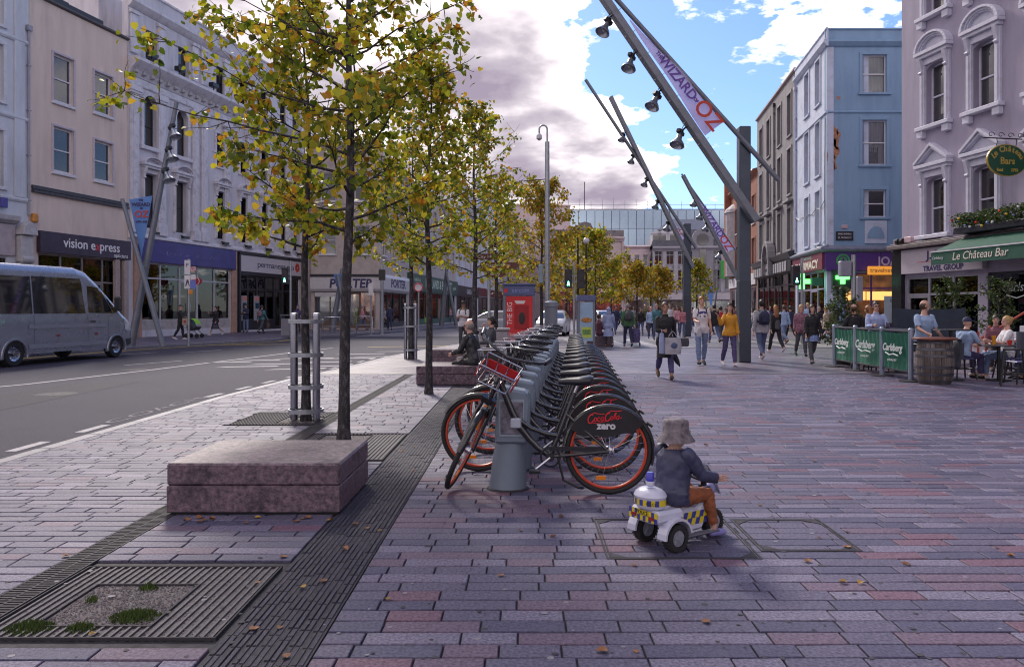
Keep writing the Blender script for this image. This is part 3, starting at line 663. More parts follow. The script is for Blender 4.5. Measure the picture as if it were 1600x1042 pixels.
cornice(b2, 'coping', W2, 14.82, [(.06, 0), (.14, .05), (.14, .13)], M('dark_coping', (.10, .09, .10), .7))
mb = MB(); mb.box(1.5, .3, 14.95, 4.6, .5, 15.35).box(2.2, .7, 14.95, 2.9, 1.1, 15.6); mb.build('roof_plant', DARKW, b2)
MB().box(.1, -.14, 6.42, W2-.03, -.003, 6.52).box(.1, -.1, 6.56, W2-.03, -.003, 6.72).build('ledge', M('ledge_dark', (.06, .06, .075), .6), b2)
fa = fascia(b2, .36, W2-.02, 3.87, 4.8, M('aubergine_sign', (.045, .03, .055), .45, var=.25, sc=3), .22)
WLET = M('white_letters', (.75, .73, .77), .5, var=0); RLET = M('red_letters', (.6, .04, .06), .5, var=0)
text('lettering', 'vision e', .62, WLET, fa, (2.55, -.225, 4.38), align='CENTER', bold=.006)
text('lettering', 'x', .62, RLET, fa, (3.62, -.226, 4.36), shear=.2, bold=.006); text('lettering', 'press', .62, WLET, fa, (4.42, -.225, 4.38), bold=.006)
text('lettering', 'opticians', .27, WLET, fa, (5.15, -.225, 4.03))
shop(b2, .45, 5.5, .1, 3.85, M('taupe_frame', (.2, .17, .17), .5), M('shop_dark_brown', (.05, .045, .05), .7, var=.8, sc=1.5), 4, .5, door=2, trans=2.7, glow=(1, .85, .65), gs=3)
for x in (4.85, 5.45): MB().box(x, -.2, 0, x+.28, -.002, 3.85).build('pier', M('taupe_pier', (.36, .29, .28), .6, dirt=.2), b2, bev=.02)
# grand white building with pilasters
GRW = M('grand_white', (.56, .54, .60), .6, var=.09, sc=2.4, bump=.12, bsc=25, stretch=(1, 1, .22), dirt=.6, dcol=(.26, .25, .29), dsc=1.1)
GRT = M('grand_trim', (.62, .60, .66), .55, var=.08, sc=3, bump=.08, bsc=30, dirt=.45, dcol=(.22, .21, .24), dsc=2.2)
b3 = frontroot('grand_white_building', 'grand white stucco building with pilasters, arched windows and a bracketed cornice, blue fascia below', LO, LD, -.72, ZP); W3 = 18.2; o = .72
RED = M('red_blind', (.55, .035, .04), .6); CURT = M('net_curtain', (.5, .48, .48), .8, var=.4, sc=14, stretch=(1, 1, .1))
ar = [(.38+o, 9.85, 1.4+o, 12.5, 'arch'), (2.97+o, 9.85, 3.95+o, 12.4, 'arch')]
bays = [7.15, 9.62, 12.05, 14.5, 16.2]
mid = [(x+o-.47, 9.95, x+o+.47, 11.9) for x in bays]
fst = [(x+o-.5, 5.65, x+o+.5, 8.45) for x in [.9, 3.38]+bays]
att = [(x+o-.46, 14.15, x+o+.46, 15.9) for x in [1.03, 3.65]+bays]
wall(b3, 'wall', GRW, W3, 0, 17.75, ar+mid+fst+att+[(.9, .35, 8.85, 3.86), (9.6, .12, W3-.75, 3.8)], rev=.3); core(b3, W3, 14, 17.6, GRW, 1.7)
for i, h in enumerate(ar):
    f = window(b3, (h[0]+h[2])/2, h[1], h[2]-h[0], h[3]-h[1]-.02, DARKW, .22, .42, pane=WPANE); mb = MB(); m_ = 0; r = (h[2]-h[0])/2; hh = h[3]-h[1]; 
    for k in range(10):
        a0, a1 = PI*k/10, PI*(k+1)/10
        mb.prism([((r+b_)*math.cos(a_), hh-r+(r+b_)*math.sin(a_)) for a_, b_ in ((a0, .0), (a0, .2), (a1, .2), (a1, .0))], -.22-.09, -.21)
    mb.box(-r-.2, -.31, 0, -r, -.21, hh-r).box(r, -.31, 0, r+.2, -.21, hh-r).box(-r-.3, -.4, -.2, r+.3, -.21, -.0); mb.build('surround', GRT, f, bev=.012)
for i, h in enumerate(mid): f = window(b3, (h[0]+h[2])/2, h[1], .94, 1.95, DARKW, .22, .5, sill=.2, sillm=GRT, blind_or_room=(RED, .95) if i in (1, 2, 3) else None, pane=CLEAR if i in (1, 2, 3) else WPANE); surround(f, .94, 1.95, .07, .18, GRT, .22)
for i, h in enumerate(fst):
    red = i in (3, 4); f = window(b3, (h[0]+h[2])/2, h[1], 1.0, 2.8, DARKW, .22, .5, pane=CLEAR if red else WPANE, blind_or_room=(RED, .55) if red else None); hood(f, 1.0, 2.8, .22, GRT, 'flat' if False else 'seg', .16, .34, .34)
    mb = MB().box(-.25, -.62, -.34, .25, -.44, -.2).bar((0, -.24, -.15), (0, -.56, -.25), .05, .05); mb.build('floodlight', BLACK, f)
for h in att: window(b3, (h[0]+h[2])/2, h[1], .92, 1.75, DARKW, .22, .5, sill=.12, sillm=GRT)
for x in (.02, 2.05, 4.95, 5.75, 8.0, 10.45, 12.9, 15.3, 17.4):
    mb = MB().box(x+.08, -.16, 5.6, x+.62, -.002, 12.3).box(x, -.24, 5.3, x+.7, -.002, 5.9).box(x, -.22, 12.3, x+.7, -.002, 12.42).box(x-.04, -.26, 12.42, x+.74, -.002, 12.72).box(x+.2, -.19, 6.2, x+.5, -.158, 11.9)
    mb.build('pilaster', GRT, b3, bev=.015)
    MB().box(x+.1, -.12, 14.35, x+.6, -.002, 16.3).box(x+.2, -.15, 14.6, x+.5, -.118, 16.0).box(x+.04, -.17, 16.3, x+.66, -.002, 16.5).build('attic_pilaster', GRT, b3, bev=.012)
cornice(b3, 'string_course', W3, 5.02, [(.1, 0), (.22, .06), (.22, .16), (.12, .24), (.1, .3)], GRT)
cornice(b3, 'main_cornice', W3, 13.2, [(.06, 0), (.12, .12), (.2, .3), (.55, .62), (.62, .7), (.62, .86), (.3, .9)], GRT)
cornice(b3, 'frieze', W3, 12.78, [(.05, 0), (.08, .05), (.08, .38)], GRT)
cornice(b3, 'attic_cornice', W3, 16.6, [(.05, 0), (.16, .1), (.3, .28), (.3, .4), (.06, .44)], GRT)
cornice(b3, 'parapet_coping', W3, 17.75, [(.03, 0), (.08, .03), (.08, .12)], GRT)
bk = cached('brk', lambda: MB().prism([(-.1, 13.3), (-.2, 13.35), (-.34, 13.62), (-.5, 13.8), (-.1, 13.82)], -.11, .11, 'yz').lathe([(.09, -.12), (.09, .12)], 8, (0, -.22, 13.42), 'x').mesh(STN, bev=.01, name='bracket'))
x = .3
while x < W3: link('bracket', bk, b3, loc=(x, 0, 0)); x += .62
fl = cached('roofflood', lambda: MB().box(-.28, -.62, 14.3, .28, -.3, 14.55).bar((0, -.45, 14.09), (0, -.45, 14.3), .06, .06).mesh(BLACK, bev=.02, name='floodlight'))
for x in (1.05, 3.3, 6.35, 8.9, 11.3): link('floodlight', fl, b3, loc=(x+o-.6, 0, 0))
TERR = M('terracotta_surround', (.40, .24, .18), .65, var=.15, sc=4, dirt=.25)
MB().box(.35, -.13, 0, .88, -.003, 3.86).box(8.88, -.13, 0, 9.4, -.003, 3.86).box(.35, -.13, 5.06-.02, 9.4, -.003, 5.2).box(.35, -.13, 3.862, .6, -.003, 5.035).box(9.18, -.13, 3.862, 9.4, -.003, 5.035).build('shop_surround', TERR, b3, bev=.015)
BLU = M('blue_fascia', (.032, .018, .19), .35, var=.2, sc=2)
fa = fascia(b3, .62, 9.16, 3.88, 5.03, BLU, .2)
mb = MB(); 
for k in range(46): mb.box(2.2+k*.11+rnd.uniform(-.03, .03), -.205, 4.28+rnd.uniform(0, .2), 2.22+k*.11, -.2, 4.31+rnd.uniform(0, .22))
mb.build('fixing_mark', M('fix_mark', (.2, .2, .35), .6), fa)
shop(b3, .9, 8.85, .35, 3.86, M('pale_frame', (.42, .42, .46), .4), M('shop_white', (.46, .43, .44), .8, var=.25, sc=1), 5, .55, door=2, trans=3.05, glow=(.9, .95, 1), gs=5, stallm=M('pale_riser', (.4, .36, .36), .7, dirt=.3), depth=1.3)
MB().box(3.2, .6, .4, 3.9, 1.2, 3.2).build('inner_door', M('inner_dark', (.03, .03, .04), .3), b3)
MB().box(5.7, .35, .5, 8.7, .42, 3.3).build('window_screen', M('cream_screen', (.5, .46, .42), .8, var=.08), b3)
# bank: dark front with pale sign
DKF = M('dark_shopfront', (.022, .022, .034), .4, var=.2)
fa = fascia(b3, 9.75, W3-.5, 3.82, 4.85, M('pale_sign', (.50, .47, .52), .4, var=.05), .16)
MB().box(9.55, -.22, 4.87, W3-.3, -.003, 5.0).box(9.55, -.2, 0, 9.72, -.003, 4.86).box(W3-.48, -.2, 0, W3-.3, -.003, 4.86).box(9.73, -.1, 3.6, W3-.49, -.003, 3.8).build('sign_frame', DKF, b3, bev=.015)
text('lettering', 'permanent tsb', .58, M('ink', (.03, .03, .08), .5, var=0), fa, (14.0, -.165, 4.35), width=4.7, space=.9)
mb = MB()
for k in range(9): a = 2*PI*k/9; mb.lathe([(.13, -.012), (.13, 0)], 10, (16.85+.2*math.cos(a), -.165, 4.4+.2*math.sin(a)), 'y')
mb.build('logo', M('tsb_red', (.6, .07, .05), .5, var=0), fa)
ATM = M('atm_grey', (.3, .3, .34), .4)
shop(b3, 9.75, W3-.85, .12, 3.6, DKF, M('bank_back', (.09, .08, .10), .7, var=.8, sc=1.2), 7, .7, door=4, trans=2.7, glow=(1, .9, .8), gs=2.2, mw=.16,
     goods=((15.3, .9, .75, 1.3, .5, M('poster_blue', (.1, .25, .5), .5)), (16.4, .9, .5, 1.4, .5, M('poster_blue', (.1, .25, .5), .5)), (13.0, 2.75, .8, .4, .4, RED), (13.0, 1.2, .6, 1.2, .6, M('poster_red', (.5, .08, .05), .5))))
for x in (10.3, 11.75):
    a_ = MB().box(x-.3, -.06, .7, x+.3, .02, 2.3).build('cash_machine', ATM, b3, bev=.02)
    MB().box(x-.2, -.075, 1.5, x+.2, -.062, 1.85).build('screen', M('atm_screen', (.02, .05, .1), .2), a_); MB().box(x-.22, -.075, 2.0, x+.22, -.062, 2.25).build('sign', M('atm_sign', (.55, .2, .16), .5), a_)
downpipe(b3, W3-.1, .2, 16.0, BLACK)
# ------------------------------------------------ corner shop across the side street, and the row beyond
CRS = M('cream_stone', (.46, .40, .38), .7, var=.12, sc=1.5, bump=.15, bsc=20, dirt=.4, dcol=(.25, .21, .2), dsc=1.2)
def simple_house(root, W, hgt, D, m, zs, n, ww, wh, shopz, fm=TRIMW, sur=True, sill=.1, rows_blind=None, pane=None, extra=()):
    holes = []; pitch = W/n
    for z in zs: holes += [(pitch*(k+.5)-ww/2, z, pitch*(k+.5)+ww/2, z+wh) for k in range(n)]
    wall(root, 'wall', m, W, 0, hgt, holes+list(extra)); core(root, W, D, hgt-.1, m, 1.9 if extra else .36)
    for h in holes:
        f = window(root, (h[0]+h[2])/2, h[1], ww, wh, fm, sill=sill, pane=pane)
        if sur: surround(f, ww, wh, .05, .12, m)
    cornice(root, 'cornice', W, hgt-.55, [(.05, 0), (.12, .1), (.34, .3), (.34, .42), (.1, .5)], m)
PX0 = (486-VX)/F*55
pr = thing('corner_shop', 'cream stone corner building with a curved white shop fascia lettered on two faces', 'building', (PX0, 55, ZP), 0)
WP = -10.3-PX0
simple_house(pr, WP, 13.5, 9, CRS, (5.4, 9.2), 2, 1.1, 2.0, 0, extra=[(.25, .1, WP-.25, 2.7)])
PSG = M('porter_sign', (.54, .52, .54), .45, var=.06, dirt=.2)
INK = M('ink', (.03, .03, .08), .5, var=0); NAVY = M('navy_letters', (.04, .03, .11), .5, var=0)
fa = MB().prism([(-.16, 2.72), (-.28, 2.9), (-.28, 3.62), (-.16, 3.8), (-.002, 3.8), (-.002, 2.72)], 0, WP+.25, 'yz').build('fascia', PSG, pr)
text('lettering', 'PORTER', .88, NAVY, fa, (2.9, -.285, 3.26), width=3.1, bold=.03, shear=.12)
MB().box(0, -.34, 3.82, WP+.3, -.002, 3.95).build('fascia_trim', DKF, pr)
shop(pr, .25, WP-.25, .1, 2.7, M('brown_frame', (.13, .08, .06), .5), M('warm_shelves', (.28, .12, .07), .7, var=.9, sc=3), 4, .5, door=2, glow=(1, .75, .5), gs=5,
     goods=((.9, .7, .9, 1.0, .5, M('cards_pale', (.5, .5, .48), .6, var=.6, sc=9)), (1.9, .8, .8, 1.2, .7, M('cards_red', (.5, .09, .06), .6, var=.6, sc=9)), (3.1, .2, .5, 1.3, .3, M('goods_lime', (.35, .42, .05), .6))))
MB().box(.3, -.12, 2.35, 2.6, -.04, 2.66).build('awning_box', PSG, pr)
PD = (.0936, .9956)
p2 = frontroot('corner_shop_side_house', 'cream street face beside the corner shop, its white fascia lettered smaller', (-10.3, 55), PD, .004, ZP)
simple_house(p2, 8.3, 12.6, 9, CRS, (5.4, 8.6), 3, 1.0, 2.0, 0, extra=[(.3, .1, 8.0, 2.7)])
fa = MB().prism([(-.16, 2.72), (-.28, 2.9), (-.28, 3.75), (-.16, 3.98), (-.002, 3.98), (-.002, 2.72)], 0.05, 8.3, 'yz').build('fascia', PSG, p2)
text('lettering', 'PORTER', .85, NAVY, fa, (4.4, -.285, 3.36), width=4.4, bold=.03)
shop(p2, .3, 8.0, .1, 2.7, DKF, M('warm_shelves', (.28, .12, .07), .7), 4, .4, door=0, glow=(1, .75, .55), gs=4, goods=((3, .6, 1.2, 1.5, .5, M('cards_pale', (.5, .5, .48))), (5.6, .7, 1.4, 1.4, .5, M('cards_red', (.5, .09, .06)))))
HBG = M('bottle_green', (.022, .085, .065), .4, var=.1)
h1 = frontroot('green_health_shop', 'stone house with a bottle green shopfront and large pale capitals', (-10.3, 55), PD, 8.31, ZP)
simple_house(h1, 22, 12.2, 9, CRS, (5.6, 8.8), 7, 1.1, 2.0, 0, extra=[(.6, .1, 21.4, 3.0)])
fa = MB().box(0, -.25, 3.02, 22, -.002, 4.5).build('fascia', HBG, h1)
PLT = M('pale_letters', (.5, .6, .5), .5, var=0)
text('lettering', 'HOLLAND & BARRETT', 1.15, PLT, fa, (12.0, -.255, 3.78), width=12.5, bold=.02); text('lettering', 'health food', .5, PLT, fa, (2.6, -.255, 4.0)); text('lettering', 'good life', .5, PLT, fa, (20, -.255, 3.7))
shop(h1, .6, 21.4, .1, 3.0, HBG, M('green_shelves', (.22, .2, .15), .7, var=.9, sc=2), 7, .5, door=2, glow=(1, .92, .75), gs=4, goods=tuple((2+k*2.9, .6, 1.6, 1.4, .6, M('goods_%d' % (k % 3), ((.5, .3, .1), (.3, .4, .12), (.45, .45, .4))[k % 3], .6, var=.7, sc=6)) for k in range(7)))
h2 = frontroot('dark_fascia_shop', 'pale stone house with a black shop fascia behind the second tree', (-10.3, 55), PD, 30.32, ZP)
simple_house(h2, 16, 13.2, 9, GRW, (5.6, 9.2), 4, 1.2, 2.1, 0, extra=[(.5, .1, 15.5, 3.0)])
fa = MB().box(0, -.2, 3.02, 16, -.002, 4.2).build('fascia', DKF, h2); text('lettering', 'Cafe & Co', .8, WLET, fa, (8, -.205, 3.6))
shop(h2, .5, 15.5, .1, 3.0, DKF, M('warm_back', (.3, .2, .12), .7, var=.8, sc=2), 5, .4, door=2, glow=(1, .8, .55), gs=5)
h3 = frontroot('pale_tall_house', 'tall pale house seen through the leaves of the third tree', (-10.3, 55), PD, 46.33, ZP)
simple_house(h3, 40, 18.5, 10, WHT, (5.6, 9.0, 12.4), 10, 1.3, 2.1, 0, extra=[(.5, .1, 39.5, 3.2)])
fascia(h3, 0, 40, 3.3, 4.4, M('maroon_fascia', (.14, .02, .03), .4)); shop(h3, .5, 39.5, .1, 3.2, DKF, M('warm_back', (.3, .2, .12)), 9, .4, door=4, glow=(1, .8, .55), gs=5)
# side street end wall between the grand building and the corner shop
h4 = thing('side_street_house', 'plain render house down the side street beyond the bank', 'building', (-30, 76, ZP), 0)
simple_house(h4, 17, 13, 8, CRS, (1.5, 5.4, 9.2), 5, 1.1, 2.0, 0)
# ------------------------------------------------ far end of the street
FY = 118.
def fx(px, Y): return (px-VX)*Y/F
def fz(py, Y): return H-(py-VY)*Y/F
PNK = M('pinkish_stone', (.60, .49, .50), .7, var=.1, sc=.6, dirt=.3, dcol=(.3, .25, .25), dsc=.5)
x0, x1 = fx(858, FY), fx(976, FY); W_ = x1-x0
c1 = thing('pedimented_stone_building', 'pale stone building with a dark curved gable on its parapet at the far end', 'building', (x0, FY, 0), R(3))
hh = fz(372, FY); holes = [(W_*(k+.5)/5-.75, z, W_*(k+.5)/5+.75, z+3.6) for k in range(5) for z in (4.8, 9.0) if z+3.6 < hh]
wall(c1, 'wall', PNK, W_, 0, hh, holes+[(.4, .1, W_-.4, 3.2)]); core(c1, W_, 14, hh, PNK, 1.9)
for h in holes: window(c1, (h[0]+h[2])/2, h[1], 1.5, 3.6, M('maroon_sash', (.10, .025, .035), .5), bars=2, rail=.6)
for k in range(6): MB().box(W_*k/5-.35 if k else 0, -.2, 4.4, min(W_, W_*k/5+.35), -.002, hh-.5).build('pilaster', PNK, c1, bev=.03)
cornice(c1, 'cornice', W_, hh-.5, [(.2, 0), (.3, .2), (.6, .5), (.6, .7), (.1, .8)], PNK)
WTH = M('weathered_stone', (.20, .18, .19), .8, var=.4, sc=1.5, bump=.3)
mb = MB().box(0, .1, hh+.31, W_, .6, hh+1.3)
gx0, gx1 = fx(895, FY)-x0, fx(934, FY)-x0; gm = (gx0+gx1)/2; gz = fz(356, FY); top = fz(346, FY)
mb.prism([(gx0, hh+1.3), (gx0, gz-.3), (gm-1.2, gz), (gm-.9, top-.25), (gm, top), (gm+.9, top-.25), (gm+1.2, gz), (gx1, gz-.3), (gx1, hh+1.3)], .0, .7)
mb.build('gable', WTH, c1, bev=.04)
shop(c1, .4, W_-.4, .1, 3.2, DKF, M('red_back', (.3, .05, .05), .7, var=.8, sc=1), 4, .4, door=1, glow=(1, .8, .6), gs=5); fascia(c1, 0, W_, 3.3, 4.3, M('wine_fascia', (.22, .03, .04), .5))
x0, x1 = fx(976, FY), fx(1016, FY); W_ = x1-x0; hh = fz(383, FY)
c2 = thing('small_pink_house', 'small pale pink three storey house beside the gabled building', 'building', (x0, FY+.3, 0), R(2))
simple_house(c2, W_, hh, 10, M('pale_pink', (.64, .52, .55), .7, var=.05), (4.9, 8.3), 3, .72, 1.7, 0, sill=.08)
MB().box(.2, -.06, .1, W_-.2, -.003, 3).build('shop_window', M('shop_dark_glass', (.03, .03, .04), .1, spec=1), c2); fascia(c2, .1, W_-.1, 3.1, 4, M('pale_sign', (.5, .47, .52)))
# grey corner block with mansard: two faces
GY = M('dove_grey', (.27, .265, .315), .65, var=.08, sc=.6, dirt=.2); GYL = M('dove_grey_light', (.40, .39, .44), .6, var=.06, sc=.8)
SLT = M('slate', (.075, .075, .10), .5, var=.35, sc=2.5, bump=.3, bsc=12, isl=.2); 
x0, x1 = fx(1018, FY), fx(1142, FY); W_ = x1-x0; hh = fz(388, FY)
c3 = thing('grey_mansard_block', 'dove grey corner block with slate mansard roof and dormers at the far end', 'building', (x0, FY-1, 0), R(-4))
hb = [(W_*(k+.5)/7-.55, z, W_*(k+.5)/7+.55, z+w_) for k in range(7) for z, w_ in ((4.6, 3.0), (8.4, 2.2))]
wall(c3, 'wall', GY, W_, 0, hh, hb+[(.4, .1, W_-.4, 3.0)]); core(c3, W_, 16, hh, GY, 1.9)
for h in hb:
    f = window(c3, (h[0]+h[2])/2, h[1], 1.1, h[3]-h[1], TRIMW, bars=1, rail=.66); surround(f, 1.1, h[3]-h[1], .05, .14, GYL)
    if h[1] < 5: MB().lathe([(.28, -.19), (.28, -.12)], 10, (0, 0, 3.35), 'y').build('roundel', GYL, f)
for k in range(8): MB().box(max(0, W_*k/7-.28), -.16, 4.2, min(W_, W_*k/7+.28), -.002, hh-.6).build('pilaster', GYL, c3, bev=.03)
cornice(c3, 'cornice', W_, hh-.6, [(.15, 0), (.3, .2), (.7, .5), (.7, .75), (.1, .85)], GYL)
rt = fz(336, FY); q = 2.0
mb = MB()._add([(-.3,-.3,hh+.26),(W_+.3,-.3,hh+.26),(W_+.3,16,hh+.26),(-.3,16,hh+.26),(.9,1.6,hh+2.9),(W_-.9,1.6,hh+2.9),(W_-.9,14,hh+2.9),(.9,14,hh+2.9),(3.5,7,rt),(W_*.62,7,rt)],
             [(3,2,1,0),(0,1,5,4),(1,2,6,5),(2,3,7,6),(3,0,4,7),(4,5,9,8),(5,6,9),(6,7,8,9),(7,4,8)])
rf = mb.build('roof', SLT, c3)
for px in (1000+8, 1034, 1050, 1063, 1104): 
    xx = fx(px, FY)-x0+ (1.6 if px < 1010 else 0)
    d_ = MB().box(xx-.75, .35, hh+.5, xx+.75, 1.7, hh+2.2).prism([(xx-.9, hh+2.2), (xx+.9, hh+2.2), (xx, hh+2.7)], .25, 1.8).build('dormer', TRIMW, c3); MB().box(xx-.5, .32, hh+.8, xx+.5, .348, hh+2.0).build('pane', WPANE, d_)
wx = fx(1094, FY)-x0
mb = MB().box(wx-1.6, -.35, 3.4, wx+1.6, .3, hh+1.2)
for k in range(10): mb.prism([((1.6-.0)*math.cos(a)+wx, hh+1.2+1.7*math.sin(a)) for a in (PI*k/10, PI*(k+1)/10)]+[(wx, hh+1.2)], -.35, .3)
mb.build('arched_bay', GY, c3, bev=.03); MB().box(wx-.5, -.42, 4.5, wx+.5, -.352, hh-.3).build('tall_pane', WPANE, c3); MB().lathe([(.9, -.45), (.9, -.36)], 16, (wx, 0, hh+1.2), 'y').build('fan_pane', WPANE, c3)
shop(c3, .4, W_-.4, .1, 3.0, DKF, M('dim_teal', (.05, .07, .08), .7, var=.8), 5, .4, door=2, glow=(1, .9, .8), gs=3); fascia(c3, 0, W_, 3.1, 4.1, M('pale_sign', (.5, .47, .52)))
MB().box(fx(1120, FY)-x0, -1.0, fz(436, FY), fx(1132, FY)-x0, -.8, fz(409, FY)).build('hanging_sign', M('sign_green', (.04, .36, .06), .5, var=.3, sc=2), c3)
# glass office above and behind
GB = M('blue_glass', (.34, .44, .54), .10, metal=.9, var=.12, sc=.15, spec=1)
GY_ = 165.; x0, x1 = fx(800, GY_), fx(1137, GY_)
gl = thing('glass_office', 'blue glass office block rising behind the old roofs at the far end', 'building', (x0, GY_, 0), 0)
zt, zb = fz(328, GY_), fz(372, GY_)-2; W_ = x1-x0; MB().box(0, .1, 0, W_, 25, zt-.1).build('core', M('office_core', (.12, .14, .18), .6), gl)
nP = 26
pm = cached('gpan', lambda: MB().box(.06, 0, .05, W_/nP-.06, .09, (zt-zb)/2-.05).mesh(GB, name='glass_panel'))
for k in range(nP):
    for j in range(2): link('glass_panel', pm, gl, loc=(W_*k/nP, rnd.uniform(-.02, .02), zb+j*(zt-zb)/2), rot=(0, 0, rnd.uniform(-.006, .006)))
mb = MB().box(0, -.1, zt, W_, .3, zt+.2); 
for k in range(20): mb.box(W_*k/19-.04, 1, zt+.2, W_*k/19+.04, 1.08, zt+rnd.uniform(1.2, 2.8))
mb.box(0, 1.0, zt+1.15, W_, 1.06, zt+1.22); mb.build('roof_rail', M('office_steel', (.3, .32, .38), .5), gl)
mx_ = fx(915, GY_)-x0; MB().tube([(mx_, 3, zt), (mx_, 3, zt+6.5)], .09, 6).build('mast', DARKW, gl)
x0b = fx(1137, GY_)+.1; gl2 = thing('glass_annex', 'lower glass wing to the right of the glass office', 'building', (x0b, GY_+1, 0), 0); zt2 = fz(331, GY_)-0.8; Wb = 5
MB().box(0, .1, 0, Wb, 20, zt2).build('core', M('office_core', (.12, .14, .18), .6), gl2)
for k in range(4): MB().box(.05+Wb*k/4, 0, zt2-7, Wb*(k+1)/4-.05, .09, zt2-.1).build('glass_panel', GB, gl2)
# a few far roofs closing the left horizon
tb = thing('distant_terrace', 'distant pale terrace behind the street trees at the bend', 'building', (fx(795, 135), 135, 0), R(8))
simple_house(tb, 11, fz(318, 135), 12, PNK, (4.5, 8.3, 12.0), 4, 1.1, 2.0, 0)
# ------------------------------------------------ right side of the street
RO = (15.83, 40.); RDv = V((.1208, 1, 0)).normalized(); RD = (RDv.x, RDv.y); KR = math.sqrt(1+.1208**2)
def rightroot(name, label, t1, zb=0.):                              # local x runs from the far end towards the camera
    ang = math.atan2(-RD[1], -RD[0]); return thing(name, label, 'building', (RO[0]+RD[0]*t1*KR, RO[1]+RD[1]*t1*KR, zb), ang)
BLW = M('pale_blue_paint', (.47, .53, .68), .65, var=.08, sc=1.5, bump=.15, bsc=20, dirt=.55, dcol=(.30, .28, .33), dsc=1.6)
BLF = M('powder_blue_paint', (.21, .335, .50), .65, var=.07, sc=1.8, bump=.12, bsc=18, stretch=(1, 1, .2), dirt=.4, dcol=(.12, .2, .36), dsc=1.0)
Wd = 6.8*KR
bb = rightroot('powder_blue_house', 'tall powder blue corner house with peeling paint and a purple pharmacy front', 6.8)
wz = [(12.6, 15.0), (8.75, 11.62), (5.1, 7.9)]
hs = [(Wd-t-.5, a, Wd-t+.5, b) for t in (1.75, 4.15) for a, b in wz]
wall(bb, 'wall', BLW, Wd, 0, 16.0, hs+[(.3, .1, Wd-.5, 3.55)], rev=.25)
for i, h in enumerate(hs):
    f = window(bb, (h[0]+h[2])/2, h[1], 1.0, h[3]-h[1], y=.17, sill=.12, sillm=BLW, pane=WPANE); surround(f, 1.0, h[3]-h[1], .05, .16, BLW, .17)
cornice(bb, 'cornice', Wd+.25, 15.15, [(.04, 0), (.1, .05), (.22, .22), (.22, .32), (.06, .4), (.06, .85), (.12, .87), (.12, .95)], BLW)
cornice(bb, 'string_course', Wd+.1, 11.7, [(.03, 0), (.09, .04), (.09, .12), (.02, .18)], BLW)
ca, sa = math.cos(math.atan2(-RD[1], -RD[0])), math.sin(math.atan2(-RD[1], -RD[0]))
# front face towards the camera: built in its own child frame
bfz = thing('blue_gable_front', 'powder blue face with three stacked sash windows above the purple shop', 'building', (15.83+.01, 40, 0), 0)
WB = 5.6; hf = [(1.84-.0, 12.78, 3.1, 14.75), (1.84, 9.02, 3.1, 11.35), (1.9, 6.3, 3.07, 7.72), (2.0, 4.98, 3.05, 6.08)]
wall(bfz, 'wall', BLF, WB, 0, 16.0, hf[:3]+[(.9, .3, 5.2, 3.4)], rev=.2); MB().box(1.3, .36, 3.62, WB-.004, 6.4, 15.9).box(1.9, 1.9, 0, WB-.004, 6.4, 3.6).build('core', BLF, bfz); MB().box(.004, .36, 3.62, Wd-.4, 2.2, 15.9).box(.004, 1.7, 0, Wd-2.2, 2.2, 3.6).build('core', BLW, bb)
CREAMC = M('cream_curtain', (.55, .49, .44), .8, var=.25, sc=9, stretch=(6, 1, .05))
for i, h in enumerate(hf[:3]):
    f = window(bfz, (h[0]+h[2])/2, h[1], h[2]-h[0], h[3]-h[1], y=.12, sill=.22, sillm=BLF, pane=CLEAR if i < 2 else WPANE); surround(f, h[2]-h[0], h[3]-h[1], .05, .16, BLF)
    if i < 2:
        mb = MB(); w_ = h[2]-h[0]-.14; n = 22; pts = []
        for k in range(n): xx = -w_/2+w_*k/(n-1); pts.append((xx, .13+.03*math.sin(k*1.9)))
        cut = 1.0 if i == 0 else .45
        for k in range(n-1):
            if i == 1 and .28 < k/n < .70: zlo = (h[3]-h[1])*(.42 if k % 2 else .3)
            else: zlo = .1
            mb._add([(pts[k][0], pts[k][1], zlo), (pts[k+1][0], pts[k+1][1], zlo), (pts[k+1][0], pts[k+1][1], h[3]-h[1]-.08), (pts[k][0], pts[k][1], h[3]-h[1]-.08)], [(0, 1, 2, 3)])
        mb.build('curtain', CREAMC, f, fix=False); MB().box(-w_/2-.05, .19, .02, w_/2+.05, .2, h[3]-h[1]).build('lining_or_dark_room', CREAMC if i == 0 else M('painted_dark_room', (.05, .045, .05), .8), f)  # behind the parted curtains, the unlit room is a sheet painted dark
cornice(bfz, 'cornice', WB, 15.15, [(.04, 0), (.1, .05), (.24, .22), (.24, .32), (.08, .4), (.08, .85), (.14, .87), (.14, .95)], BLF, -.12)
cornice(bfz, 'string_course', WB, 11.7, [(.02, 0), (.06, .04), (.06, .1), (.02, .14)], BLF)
mb = MB().box(1.95, -.06, 4.92, 3.1, -.003, 6.12); mb.build('relief_panel', BLW, bfz, bev=.02)
mb = MB().prism([(2.52+.45*math.cos(PI*k/10), 5.2+.62*math.sin(PI*k/10)) for k in range(11)], -.085, -.061); mb.box(2.72, -.11, 5.2, 2.8, -.062, 5.75).box(2.62, -.1, 5.2, 2.9, -.062, 5.34); mb.build('relief_figure', BLF, bfz)
pl = MB().box(.45, -.04, 5.08, 1.36, -.003, 5.56).build('street_plate', M('plate_black', (.02, .02, .03), .4), bfz, bev=.008)
text('lettering', 'SRAID BHEARLA', .13, WLET, pl, (.905, -.043, 5.42), width=.7); text('lettering', 'ST. PATRICK ST', .13, WLET, pl, (.905, -.043, 5.22), width=.7)
MB().box(.75, -.06, 5.7, 1.08, -.003, 5.9).build('alarm_box', M('alarm_pale', (.5, .36, .4), .5), bfz, bev=.03)
